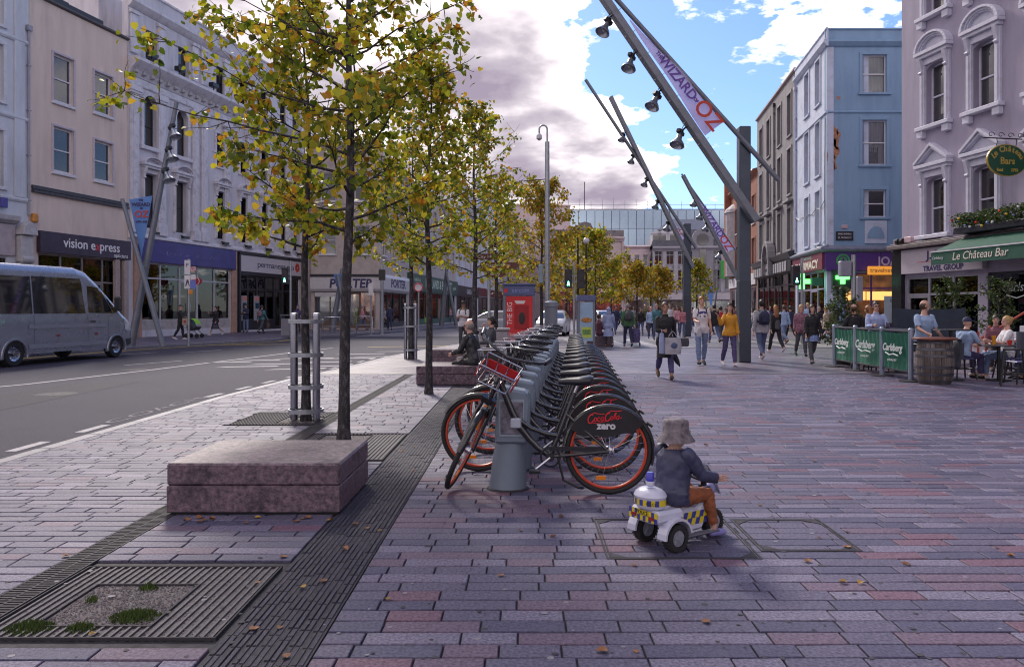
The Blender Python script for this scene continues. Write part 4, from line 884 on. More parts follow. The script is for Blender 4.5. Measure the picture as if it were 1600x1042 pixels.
# patches of render where the paint has come off
BRK = M('bare_render', (.36, .17, .10), .85, var=.5, sc=9, bump=.5, bsc=40)
def patch(cx_, cz, rx, rzv, seed):
    r_ = random.Random(seed); n = 26; pts = []
    for k in range(n):
        a = 2*PI*k/n; q = .55+.45*r_.random(); pts.append((cx_+rx*q*math.cos(a), cz+rzv*q*math.sin(a)))
    return MB().prism(pts, -.006, -.002)
for c in ((.36, 10.4, .40, .75, 1), (.30, 9.75, .36, .75, 2), (.24, 9.15, .27, .6, 3), (.42, 8.95, .14, .22, 4), (.58, 12.5, .14, .1, 5), (.2, 13.6, .1, .12, 6), (.22, 12.9, .12, .08, 7), (.12, 12.0, .1, .2, 8), (.55, 10.75, .08, .2, 9), (.12, 8.6, .1, .3, 10)):
    patch(*c).build('bare_patch', BRK, bfz, fix=False)
mb = MB()
for c in ((Wd-.35, 9.3, .2, .9, 12), (Wd-.25, 12.4, .15, .8, 13), (Wd-.3, 14.3, .2, .5, 14), (Wd-.4, 7, .14, .7, 15)): patch(*c).build('bare_patch', M('old_plaster', (.36, .30, .31), .8, var=.4, sc=6), bb, fix=False)
PUR = M('purple_fascia', (.085, .035, .21), .4, var=.1); MAR = M('maroon_sign', (.17, .03, .065), .45, var=.1)
fa = fascia(bfz, -.15, 2.7, 3.5, 4.46, PUR, .2); fa2 = fascia(bfz, 2.72, WB, 3.5, 4.46, PUR, .2)
text('lettering', 'JOAN', .62, M('lilac_letters', (.45, .4, .6), .5, var=0), fa2, (3.3, -.205, 3.98), width=1.5, bold=.015); text('lettering', 'Mc', .62, M('lilac_letters', (.45, .4, .6)), fa2, (4.75, -.205, 3.98), width=.85, bold=.015)
lg = MB().lathe([(.36, -.23), (.36, -.205)], 20, (.75, 0, 4.02), 'y').build('logo', M('logo_green', (.06, .36, .1), .5), bfz); MB().torus((.75, -.232, 4.02), .24, .03, 16, 6).box(.6, -.24, 3.98, .9, -.231, 4.06).box(.71, -.24, 3.87, .79, -.231, 4.17).build('ring', PUR, lg)
cornice(bfz, 'shop_cornice', WB, 4.48, [(.25, 0), (.36, .1), (.36, .18), (.06, .34)], M('lead_flashing', (.17, .19, .27), .6, var=.2, sc=3), -.3)
WARM = M('warm_orange_panel', (.45, .22, .07), .6, emit=(1, .45, .12), es=.55)
shop(bfz, .9, 5.2, .3, 3.4, PUR, M('bakery_back', (.20, .11, .06), .7, var=.8, sc=2), 3, .4, trans=2.6, glow=(1, .65, .3), gs=5, goods=((1.7, 2.0, 1.3, .45, .7, WARM), (3.1, 2.0, 1.3, .45, .7, WARM), (4.4, .8, 1.2, 1.7, .1, M('poster_pale', (.42, .52, .58), .6)), (1.6, .8, .8, .5, .4, M('goods_0', (.5, .3, .1)))))
pt = MB().box(2.95, -.06, .8, 4.4, -.04, 2.2).build('poster', M('poster_pale', (.42, .52, .58), .6), bfz); text('lettering', 'freezone', .26, INK, pt, (3.7, -.063, 1.95))
ts = MB().box(1.55+.35, -.55, 3.28, 3.15+.1, -.42, 3.72).build('projecting_sign', M('sign_orange', (.52, .2, .03), .5, emit=(1, .4, .05), es=.12), bfz, bev=.03); text('lettering', 'travelnet', .3, INK, ts, (2.57, -.556, 3.5), width=1.15)
# pharmacy sign on the street face
fa = fascia(bb, .1, Wd-.02, 3.6, 4.5, MAR, .24); text('lettering', 'PHARMACY', .6, M('cream_letters', (.72, .66, .6), .5, var=0), fa, (Wd*.5, -.245, 3.92), width=5.2, bold=.02); text('lettering', "McCARTHY'S", .26, M('mint_letters', (.3, .55, .48), .5, var=0), fa, (Wd*.5, -.245, 4.33), width=2.4)
cornice(bb, 'shop_cornice', Wd+.3, 4.52, [(.28, 0), (.38, .1), (.38, .18), (.06, .34)], M('lead_flashing', (.17, .19, .27)))
shop(bb, .3, Wd-.5, .1, 3.55, M('lilac_frame', (.3, .27, .42), .5), M('pharm_back', (.4, .34, .3), .7, var=.6, sc=2), 4, .5, door=2, trans=2.6, glow=(1, .95, .9), gs=4, goods=((1.5, .7, 1, 1.3, .4, M('goods_2', (.45, .45, .4))), (5, .7, 1, 1.4, .4, M('cards_red', (.5, .09, .06)))))
GRN = M('cross_green', (.05, .6, .05), .4, emit=(.08, 1, .1), es=1.1, var=0)
def cross(parent, x, z, y, s_):
    c = MB().box(x-s_*.3, y-.08, z-s_, x+s_*.3, y+.08, z+s_).box(x-s_, y-.075, z-s_*.3, x-s_*.302, y+.075, z+s_*.3).box(x+s_*.302, y-.075, z-s_*.3, x+s_, y+.075, z+s_*.3)
    return c.build('green_cross', GRN, parent, bev=.01)
pc = thing('pharmacy_cross', 'big green lit pharmacy cross on a bracket over the pavement', 'shop sign', (15.83-.9, 41.1, 0)); cross(pc, 0, 3.0, 0, .42); MB().box(.53, -.04, 2.78, 1.15, .04, 3.2).build('bracket', M('sign_green_dark', (.03, .16, .1), .5), pc)
pc = thing('pharmacy_cross', 'narrow green lit cross in a dark box on the blue front', 'shop sign', (16.35+.15, 39.72, 0)); cross(pc, 0, 3.15, -.1, .34); MB().box(-.5, -.04, 2.55, .5, .1, 3.55).build('case', DKF, pc); MB().box(-.1, .1, 3.0, .1, .3, 3.1).build('bracket', DKF, pc)
mb = MB()
for z0_, sg_ in ((7.0, .25), (4.9, .18)): mb.tube([(Wd*k/12, -.08-.05*math.sin(k*1.7), z0_+.1*k/12-sg_*math.sin(PI*k/12)+.08*math.sin(k*2.3)) for k in range(13)], .016, 5)
mb.tube([(Wd-.12, -.06, 4.9), (Wd-.15, -.07, 8), (Wd-.1, -.06, 11.5)], .02, 5).build('cable', BLACK, bb)
downpipe(bb, .12, 4.9, 14.8, BLW)
# grey house with arched shop pediment
GRH = M('grey_stone_paint', (.19, .18, .20), .7, var=.15, sc=2.2, stretch=(1, 1, .25), bump=.2, bsc=18, dirt=.5, dcol=(.08, .075, .085), dsc=1.4)
GRT2 = M('grey_trim', (.24, .23, .25), .65, var=.12, sc=2, dirt=.4, dcol=(.1, .1, .11))
Wg = (19.7-6.82)*KR; gh = rightroot('grey_stone_house', 'dark grey stone terrace with narrow windows and an arched shop pediment', 19.7)
gx = [Wg-(t-6.82)*KR for t in (8.55, 11.5, 15.2, 18.0)]
hs = [(x-.55, a, x+.55, b) for x in gx for a, b in ((12.5, 15.1), (8.8, 11.65), (5.3, 7.9))]
wall(gh, 'wall', GRH, Wg, 0, 16.1, hs+[(.3, .1, Wg-.3, 3.85)], rev=.25); core(gh, Wg, 12, 16, GRH, 1.7)
for h in hs:
    f = window(gh, (h[0]+h[2])/2, h[1], 1.1, h[3]-h[1], GRT2, .17, sill=.12, sillm=GRT2); surround(f, 1.1, h[3]-h[1], .06, .16, GRT2, .17)
    if h[1] < 9 and h[1] > 8: MB().box(-.9, -.17-.3, -.55, .9, -.171, -.4).build('ledge', GRT2, f, bev=.02)
cornice(gh, 'coping', Wg, 16.1, [(.05, 0), (.14, .05), (.14, .16)], M('pale_coping', (.4, .33, .32), .7)); downpipe(gh, Wg*.52, 4.9, 15.5, DKF); downpipe(gh, Wg-.06, 4.9, 15.5, BLW)
fa = fascia(gh, .1, Wg-.1, 3.88, 4.65, DKF, .3); LB = M('letter_box', (.36, .36, .40), .5)
bx = cached('lbox', lambda: MB().box(-.24, -.34, 3.93, .24, -.302, 4.55).mesh(LB, bev=.01, name='letter_panel'))
WL = "WATERSTONE'S"
for k in range(6): 
    for side, x0_ in ((0, .6), (1, Wg*.5+1.4)): o_ = link('letter_panel', bx, fa, loc=(x0_+k*.72, 0, 0))
cornice(gh, 'shop_cornice', Wg, 4.67, [(.3, 0), (.42, .12), (.5, .3), (.5, .38), (.05, .5)], DKF)
am = Wg*.47; mb = MB()
for k in range(12):
    a0, a1 = PI*k/12, PI*(k+1)/12
    mb.prism([(am+r_*math.cos(a), 4.6+r_*1.35*math.sin(a)) for r_, a in ((1.25, a0), (1.25, a1), (1.0, a1), (1.0, a0))], -.6, -.05)
mb.box(am-1.25, -.6, 3.9, am-1.0, -.31, 4.6).box(am+1.0, -.6, 3.9, am+1.25, -.31, 4.6); mb.build('arch_pediment', GRT2, gh, bev=.02)
pn = MB().prism([(am+.98*math.cos(PI*k/12), 4.6+1.3*math.sin(PI*k/12)) for k in range(13)], -.35, -.06).box(am-.98, -.36, 3.92, am+.98, -.31, 4.58).build('sign_panel', LB, gh); text('lettering', "WATERSTONE'S", .34, INK, pn, (am, -.365, 4.25), width=1.8)
shop(gh, .3, Wg-.3, .1, 3.85, DKF, M('books_back', (.28, .17, .10), .7, var=.95, sc=2.5), 6, .6, door=3, trans=3.1, glow=(1, .78, .5), gs=4.5, mw=.14, goods=((2, .8, 1.2, 1.5, .4, M('goods_2', (.45, .45, .4))), (5.2, .8, .5, 1.8, .3, M('poster_red', (.5, .08, .05))), (10.5, .7, 1.2, 1.6, .4, M('plant_display', (.12, .2, .05), .8, var=.9, sc=8)), (8, .8, .9, 1.2, .4, M('goods_0', (.5, .3, .1)))))
# brick houses further along
BRI = M('red_brick', (.26, .095, .06), .8, var=.25, sc=3, bump=.3, bsc=25, isl=0); 
br = rightroot('red_brick_house', 'red brick house with white bays glimpsed past the tall steel post', 34.0); Wb_ = 14.2*KR; simple_house(br, Wb_, 12.6, 9, BRI, (5.0, 8.4), 5, 1.3, 2.2, 0, extra=[(.3, .1, Wb_-.3, 3.4)])
fascia(br, .1, Wb_-.1, 3.5, 4.4, TRIMW); shop(br, .3, Wb_-.3, .1, 3.4, TRIMW, M('dim_teal', (.05, .07, .08)), 5, .5, door=1, glow=(1, .9, .8), gs=3)
MB().box(0, -.55, 4.6, .7, -.36, 13.6).box(0, -.36, 4.6, .7, -.002, 13.6).build('brick_pier', BRI, br, bev=.03)
MB().lathe([(1.1, 4.6), (1.1, 10.4), (1.22, 10.5), (1.1, 10.8), (.5, 11.3)], 16, (2.4, .35, 0)).build('bay', M('bay_stone', (.40, .38, .42), .7, var=.15, dirt=.3), br)
# ------------------------------------------------ lavender house with white window hoods
LAO = (14.8, 30.); LADv = V((.189, -1, 0)).normalized(); KL = math.sqrt(1+.189**2)
LAV = M('lavender_render', (.33, .30, .40), .7, var=.08, sc=2.2, bump=.12, bsc=30, stretch=(1, 1, .2), dirt=.5, dcol=(.19, .165, .22), dsc=.9)
LTR = M('lilac_white_trim', (.56, .56, .67), .5, var=.08, sc=4, bump=.08, bsc=30, dirt=.3, dcol=(.30, .29, .36), dsc=2.5)
lv = thing('lavender_house', 'lavender rendered house with white pedimented window hoods over the travel shop', 'building', (LAO[0], LAO[1], 0), math.atan2(LADv.y, LADv.x)); WL_ = 15.
wx_ = [1.84*KL, 4.1*KL, 6.6*KL, 9.0*KL, 11.4*KL]
hs = [(x-.5, z, x+.5, z+h_, 'arch', .2) for x in wx_ for z, h_ in ((4.25, 2.1), (8.3, 2.25), (11.98+.4, 2.2))]
wall(lv, 'wall', LAV, WL_, 0, 15.5, hs+[(.25, .1, 3.9, 2.72), (4.3, .1, 9.0, 2.72)], rev=.3); core(lv, WL_, 11, 15.4, LAV, 1.7)
MB().box(.0, .36, 2.9, .3, 1.7, 15.4).build('end_wall', LAV, lv)
CPANE = M('cloudy_pane', (.03, .028, .03), .03, var=0, spec=1.0, coat=1)
for i, h in enumerate(hs):
    hh = h[3]-h[1]; f = window(lv, (h[0]+h[2])/2, h[1], 1.0, hh-.0, LTR, .22, .47, pane=CPANE, fw=.07); z0 = h[1]
    hood(f, 1.0, hh, .22, LTR, 'tri' if z0 < 5 else ('seg' if z0 < 9 else 'flat_'), .24, .62, .3)
    mb = MB().box(-.86, -.22-.26, -.16, .86, -.221, -.02).box(-.8, -.22-.2, -.42, -.5, -.221, -.162).box(.5, -.22-.2, -.42, .8, -.221, -.162).build('sill', LTR, f, bev=.015)
cornice(lv, 'cornice', WL_, 14.9, [(.05, 0), (.4, .3), (.4, .5), (.05, .6)], LTR)
fa = fascia(lv, .22, 4.3, 2.84, 3.76, M('grey_sign', (.44, .40, .46), .45, var=.06), .2)
text('lettering', 'J. BARTER', .42, NAVY, fa, (2.75, -.205, 3.47), width=2.3, bold=.012); text('lettering', 'TRAVEL GROUP', .27, NAVY, fa, (2.45, -.205, 2.98), width=2.0, bold=.01)
MB().box(1.1, -.207, 3.24, 2.2, -.202, 3.26).build('red_line', RLET, fa)
MB().box(-.35, -.42, 3.8, 9.6, -.002, 3.95).box(-.35, -.3, 3.95, 9.6, -.002, 4.02).build('shop_cornice', M('old_cornice', (.14, .115, .12), .7, var=.3), lv, bev=.02)
# black return of the shopfront at the lane corner
MB().box(-.34, -.2, 0, .21, -.003, 3.78).box(-.34, -.002, 0, -.004, 2.2, 3.78).build('shop_return', M('black_gloss', (.018, .018, .022), .25, var=.3, sc=2), lv, bev=.015)
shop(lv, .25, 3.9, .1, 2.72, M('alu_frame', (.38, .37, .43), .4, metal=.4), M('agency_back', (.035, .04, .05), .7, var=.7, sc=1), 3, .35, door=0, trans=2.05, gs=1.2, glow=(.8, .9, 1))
for k in range(4):
    for j in range(3): MB().box(1.75+k*.52, .16, .75+j*.42, 2.15+k*.52, .17, 1.1+j*.42).build('display', M(('card_blue', 'card_aqua', 'card_white')[(k+j) % 3], ((.10, .2, .45), (.15, .35, .42), (.42, .45, .5))[(k+j) % 3], .5, var=.4, sc=20), lv)
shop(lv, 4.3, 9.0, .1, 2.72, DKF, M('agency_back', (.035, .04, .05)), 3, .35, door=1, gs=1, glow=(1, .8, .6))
MB().box(.5, -.3, 4.03, .9, -.02, 4.25).box(-.1, -.3, 4.03, .2, -.05, 4.2).build('alarm_box', M('alarm_pale', (.5, .36, .4)), lv, bev=.02)
for k in range(2): MB().lathe([(.02, 0), (.11, .1), (.1, .22)], 10, (.0+k*.26, -.3, 4.12), 'x').build('floodlight', BLACK, lv)
# unseen houses, added to block a sun from the right: lane end, terrace
ln = thing('shade_lane_house', 'plain grey house closing the lane behind the corner', 'building', (16.6, 38.6, 0), R(-90)); 
wall(ln, 'wall', GRH, 7.2, 0, 13.5, []) if False else MB().box(.0, 8.0, 0, 9.5, 14, 13.5).build('wall', GRH, ln)
nb = thing('shade_terrace_house', 'grey rendered house continuing the terrace beyond the frame edge', 'building', (LAO[0]+LADv.x*15.05, LAO[1]+LADv.y*15.05, 0), math.atan2(LADv.y, LADv.x))
simple_house(nb, 26, 15.5, 10, GRT2, (4.4, 8.2, 12), 9, 1.1, 2.2, 0)
# ------------------------------------------------ trees: tapered trunk, limbs, twigs and leaf-sized faces
def leaf_mat(name, stops):
    m = bpy.data.materials.new(name); m.use_nodes = True; t = m.node_tree; N = t.nodes; L = t.links
    b = N['Principled BSDF']; o = N['Material Output']; g = N.new('ShaderNodeNewGeometry'); oi = N.new('ShaderNodeObjectInfo')
    ad = N.new('ShaderNodeMath'); ad.operation = 'ADD'; L.new(g.outputs['Random Per Island'], ad.inputs[0]); L.new(oi.outputs['Random'], ad.inputs[1])
    fr = N.new('ShaderNodeMath'); fr.operation = 'FRACT'; L.new(ad.outputs[0], fr.inputs[0])
    cr = N.new('ShaderNodeValToRGB'); e = cr.color_ramp.elements
    while len(e) < len(stops): e.new(.5)
    for q, (p, c) in zip(e, stops): q.position = p; q.color = (*c, 1)
    L.new(fr.outputs[0], cr.inputs[0])
    tcn = N.new('ShaderNodeTexCoord'); n = N.new('ShaderNodeTexNoise'); n.inputs['Scale'].default_value = 14; n.inputs['Detail'].default_value = 4; L.new(tcn.outputs['Object'], n.inputs['Vector'])
    mr = N.new('ShaderNodeMapRange'); L.new(n.outputs[0], mr.inputs[0]); mr.inputs[1].default_value = .60; mr.inputs[2].default_value = .74; mr.inputs[4].default_value = .6
    mxn = N.new('ShaderNodeMix'); mxn.data_type = 'RGBA'; L.new(mr.outputs[0], mxn.inputs[0]); L.new(cr.outputs[0], mxn.inputs[6]); mxn.inputs[7].default_value = (.20, .085, .02, 1)
    L.new(mxn.outputs[2], b.inputs['Base Color']); b.inputs['Roughness'].default_value = .5
    tr = N.new('ShaderNodeBsdfTranslucent'); L.new(mxn.outputs[2], tr.inputs[0]); ms = N.new('ShaderNodeMixShader'); ms.inputs[0].default_value = .5
    L.new(b.outputs[0], ms.inputs[1]); L.new(tr.outputs[0], ms.inputs[2]); L.new(ms.outputs[0], o.inputs[0]); return m
LIME = leaf_mat('lime_leaf', [(0, (.06, .11, .012)), (.22, (.17, .22, .016)), (.5, (.34, .35, .022)), (.75, (.52, .45, .03)), (.9, (.55, .33, .025)), (1, (.42, .17, .02))])
OCHR = leaf_mat('ochre_leaf', [(0, (.12, .16, .015)), (.3, (.30, .28, .02)), (.6, (.48, .36, .025)), (.85, (.46, .22, .02)), (1, (.3, .11, .02))])
BARK = M('lime_bark', (.026, .023, .028), .85, var=.5, sc=18, bump=.9, bsc=35, dirt=.6, dcol=(.20, .19, .20), dsc=24, stretch=(1, 1, .45))
TWIG = M('twig', (.045, .036, .034), .8, var=.3)
LEAF0 = np.array([(0, 0, 0), (0, .5, .05), (0, 1, -.12), (-.34, -.08, .06), (-.55, .28, .13), (-.33, .72, .05), (.34, -.08, .06), (.55, .28, .13), (.33, .72, .05)])
LF = [(0, 1, 4, 3), (1, 2, 5, 4), (1, 0, 6, 7), (2, 1, 7, 8)]
def rots(n, rg, droop):
    az = rg.uniform(0, 2*PI, n); pit = rg.normal(-droop, .55, n); rol = rg.normal(0, .7, n)
    ca, sa, cp, sp_, cr, sr = np.cos(az), np.sin(az), np.cos(pit), np.sin(pit), np.cos(rol), np.sin(rol)
    y = np.stack([ca*cp, sa*cp, sp_], 1); z0 = np.stack([-ca*sp_, -sa*sp_, cp], 1); x0 = np.cross(y, z0)
    return np.stack([x0*cr[:, None]+z0*sr[:, None], y, z0*cr[:, None]-x0*sr[:, None]], 1)
def leafmesh(P, size, mat, rg, droop=.7, name='foliage'):
    n = len(P); Rm = rots(n, rg, droop); s = rg.uniform(.7, 1.25, n)*size
    v = np.einsum('ij,njk->nik', LEAF0, Rm)*s[:, None, None]+P[:, None, :]
    f = (np.array(LF)[None]+(np.arange(n)*9)[:, None, None]).reshape(-1, 4)
    me = bpy.data.meshes.new(name); me.vertices.add(n*9); me.vertices.foreach_set('co', v.reshape(-1))
    me.loops.add(f.size); me.loops.foreach_set('vertex_index', f.reshape(-1)); me.polygons.add(len(f)); me.polygons.foreach_set('loop_start', np.arange(0, f.size, 4))
    me.polygons.foreach_set('use_smooth', np.ones(len(f), bool)); me.update(); me.validate(); me.materials.append(mat); return me
LEAFV = None
def tree(label, x, y, hgt, zb, prof, seed, nleaf=3500, size=.085, r0=.085, mat=None, bias=(0, 0), nprim=34, singles=0, lean=(0, 0), cat='tree', zbase=0., group='young lime trees along the pavement', name='lime_tree', droop=.7, clump=.12, arms=()):
    rg = np.random.default_rng(seed); rr = random.Random(seed); mat = mat or LIME
    t = thing(name, label, cat, (x, y, zbase), 0, group)
    def tp(z):
        k = z/hgt; return V((lean[0]*k+.05*math.sin(z*1.7+seed)*k, lean[1]*k+.05*math.cos(z*1.3+seed)*k, z))
    zs = [-.05, .0, .12]+list(np.linspace(.5, hgt*.97, 16)); rad = [r0*1.35, r0*1.3, r0*1.1]+[max(.008, r0*(1-.93*(z/hgt)**1.15)) for z in zs[3:]]
    MB().tube([tp(z) for z in zs], rad, 12).build('trunk', BARK, t, smooth=60)
    limbs = MB(); twigs = MB(); pts = []
    def crown(z): return float(np.interp(z, [p[0] for p in prof], [p[1] for p in prof]))
    def grow(p, d, L_, r, lev):
        n = 7 if lev == 0 else 5; path = [p]; q = p.copy(); dd = d.copy()
        for i in range(n):
            dd = (dd+V((rr.gauss(0, .13), rr.gauss(0, .13), rr.gauss(.03 if lev else .05, .10)))).normalized(); q = q+dd*(L_/n); path.append(q.copy())
        (limbs if lev == 0 else twigs).tube(path, [max(.003, r*(1-.85*i/n)) for i in range(n+1)], 6 if lev == 0 else 4, cap=False)
        return path
    ga = rr.uniform(0, 6)
    prim = [(zb+(hgt*.96-zb)*((i+.3)/nprim)**.92, ga+i*2.399963+rr.gauss(0, .25), None) for i in range(nprim)]+[(a[0], a[1], a[2]) for a in arms]
    for z, az, force in prim:
        cr = crown(z)*(1+bias[0]*math.cos(az)+bias[1]*math.sin(az))*rr.uniform(.75, 1.1)
        if force: cr = force
        if cr < .12: continue
        up = .25+.75*max(0, (z-zb)/(hgt-zb)); d = V((math.cos(az), math.sin(az), up*rr.uniform(.5, 1.1))).normalized()
        path = grow(tp(z), d, cr*1.05, max(.008, r0*.34*(1-z/hgt)+.006), 0)
        for i in range(2, len(path)):
            for _ in range(2 if i < len(path)-1 else 3):
                d2 = (path[i]-path[i-1]).normalized(); s_ = V((rr.gauss(0, 1), rr.gauss(0, 1), rr.gauss(0, .6))).normalized()
                l2 = cr*rr.uniform(.18, .42)*(1.1-.08*i); tw = grow(path[i], (d2*.7+s_).normalized(), max(.15, l2), .006, 1)
                for a, b in zip(tw[1:], tw[2:]):
                    for q in (0, .5): pts.append(a.lerp(b, q))
                pts.append(tw[-1])
    limbs.build('limbs', BARK, t, smooth=60, fix=False, kind='stuff'); twigs.build('twigs', TWIG, t, fix=False, kind='stuff')
    A = np.array([tuple(p) for p in pts]); idx = rg.integers(0, len(A), nleaf); P = A[idx]+rg.normal(0, clump*.5, (nleaf, 3)); P[:, 2] -= size*.6
    if singles:
        d = (P[:, 1]+y); o = np.argsort(d); ip = o[:singles]; rest = o[singles:]
        vs = [leafmesh(np.zeros((1, 3)), size, mat, rg, droop, 'leaf') for _ in range(24)]
        for k, i in enumerate(ip): link('leaf', vs[k % 24], t, loc=P[i], rot=(0, 0, rr.uniform(0, 6.28)))
        P = P[rest]
    link('foliage', leafmesh(P, size, mat, rg, droop), t, kind='stuff'); return t
def pt(px, py): g = gp(px, py); return g.x, g.y
x, y = pt(537, 685)
tree('nearest lime tree with a speckled slim trunk rising behind the big granite block', x, y, 7.4, 2.15, [(2.0, .7), (2.6, 1.15), (3.3, 1.45), (4.0, 1.6), (5.0, 1.35), (6, 1.0), (7.2, .4)], 3, 5900, .070, .066, bias=(-.12, -.05), nprim=44, singles=290, lean=(.14, 0), arms=((3.2, PI*.98, 2.45), (3.7, PI*1.02, 2.3), (4.3, PI*.92, 2.0), (4.3, .15, 1.5)))
x, y = pt(478, 656)
tree('lime tree held inside the near steel tree guard at the kerb', x, y, 5.6, 2.1, [(2.0, .8), (2.6, 1.2), (3.6, 1.35), (4.6, .9), (5.5, .3)], 8, 2400, .080, .062, nprim=30)
x, y = pt(670, 615)
tree('second lime tree with a thin dark trunk beside the middle granite block', x, y, 6.0, 2.2, [(2.1, .6), (2.8, 1.0), (3.6, 1.15), (4.4, .85), (5.2, .5), (5.9, .2)], 12, 3400, .072, .066, nprim=44, arms=((3.9, .2, 1.3),))
x, y = pt(642, 561)
tree('lime tree behind the far steel tree guard', x, y, 6.6, 2.6, [(2.5, .9), (3.3, 1.5), (4.4, 1.6), (5.6, 1.0), (6.5, .3)], 17, 2100, .085, .08, nprim=34)
tree('third lime tree with thinning top, between the second tree and the tall pole', at(742, 0, 21.5).x, 21.5, 7.5, 2.3, [(2.2, .9), (3.2, 1.4), (4.6, 1.3), (5.6, .95), (6.6, .6), (7.4, .3)], 21, 3200, .085, .085, nprim=44, arms=((5.2, .3, 1.7), (4.4, .1, 1.6)))
tree('fourth lime tree near the red phone kiosk', at(775, 0, 29).x, 29, 6.6, 2.4, [(2.2, 1.0), (3.2, 1.5), (4.6, 1.5), (5.6, .9), (6.5, .3)], 23, 1900, .10, .09, nprim=34)
for lab, px, Yt, h_, w_, sd, mt, nl in (('ochre lime tree behind the tall camera pole', 846, 40, 8.2, 2.9, 31, OCHR, 4200), ('ochre tree behind the green pedestrian signal', 930, 52, 6.9, 2.6, 33, LIME, 3200), ('small golden tree before the pink house', 995, 60, 5.2, 2.2, 35, OCHR, 2400), ('small golden tree beside the grey block', 1028, 64, 5.0, 2.1, 37, OCHR, 2200), ('narrow yellowing tree past the middle steel mast', 1089, 62, 5.6, 1.5, 39, LIME, 1500), ('broad ochre tree further along behind the phone boxes', 885, 58, 7.2, 2.8, 41, OCHR, 3000), ('shorter ochre tree between the far trees', 955, 75, 6.5, 2.8, 43, OCHR, 2400)):
    tree(lab, at(px, 0, Yt).x, Yt, h_, 2.0, [(1.9, w_*.6), (h_*.4, w_), (h_*.6, w_*.92), (h_*.8, w_*.55), (h_, w_*.15)], sd, nl, .15 if Yt > 50 else .13, .10, mat=mt, nprim=30, group='autumn trees down the street', clump=.3)
# ------------------------------------------------ street furniture
MAST = M('mast_grey', (.17, .185, .225), .45, metal=.3, var=.15, sc=5, dirt=.25, dcol=(.09, .09, .11))
POSTD = M('post_dark', (.055, .07, .10), .4, metal=.3, var=.15, sc=3)
def fabric(name, col):
    m = M(name, col, .75, var=.12, sc=3); t = m.node_tree; N = t.nodes; tr = N.new('ShaderNodeBsdfTranslucent'); tr.inputs[0].default_value = (*col, 1); ms = N.new('ShaderNodeMixShader'); ms.inputs[0].default_value = .5
    t.links.new(N['Principled BSDF'].outputs[0], ms.inputs[1]); t.links.new(tr.outputs[0], ms.inputs[2]); t.links.new(ms.outputs[0], N['Material Output'].inputs[0]); return m
BANN_ = M('banner_lilac', (.50, .50, .74), .7, var=.12, sc=3); BANB = fabric('banner_blue', (.22, .40, .72)); BANN = fabric('banner_pale', (.62, .62, .86))
BTXT = M('banner_violet', (.13, .06, .32), .6, var=0); BRED = M('banner_red', (.5, .05, .03), .6, var=0)
def reflector(parent, loc, aim, s_=1.):                             # bell-shaped street flood lamp
    q = V(aim).normalized().to_track_quat('Z', 'Y').to_matrix().to_4x4(); m = Mx.Translation(V(loc)) @ q @ Mx.Scale(s_, 4, V((1, 0, 0))) @ Mx.Scale(s_, 4, V((0, 1, 0))) @ Mx.Scale(s_, 4, V((0, 0, 1)))
    mb = MB(); mb.xf = m; mb.lathe([(.07, -.20), (.09, -.12), (.10, -.02), (.20, .12), (.235, .20), (.22, .20), (.185, .12), (.06, .0)], 18)
    l = mb.build('lamp_head', M('lamp_shell', (.33, .36, .42), .3, metal=.8, var=.1), parent, smooth=50)
    mb = MB(); mb.xf = m; mb.lathe([(.09, -.36), (.09, -.2)], 10).box(-.06, -.15, -.33, .06, .15, -.22); mb.build('gear_box', DARKW, l)
    mb = MB(); mb.xf = m; mb.lathe([(.0, .02), (.05, .05), (.05, .12), (.0, .16)], 8, cap=False); mb.build('bulb', M('bulb', (.6, .6, .6), .2), l)
    return l
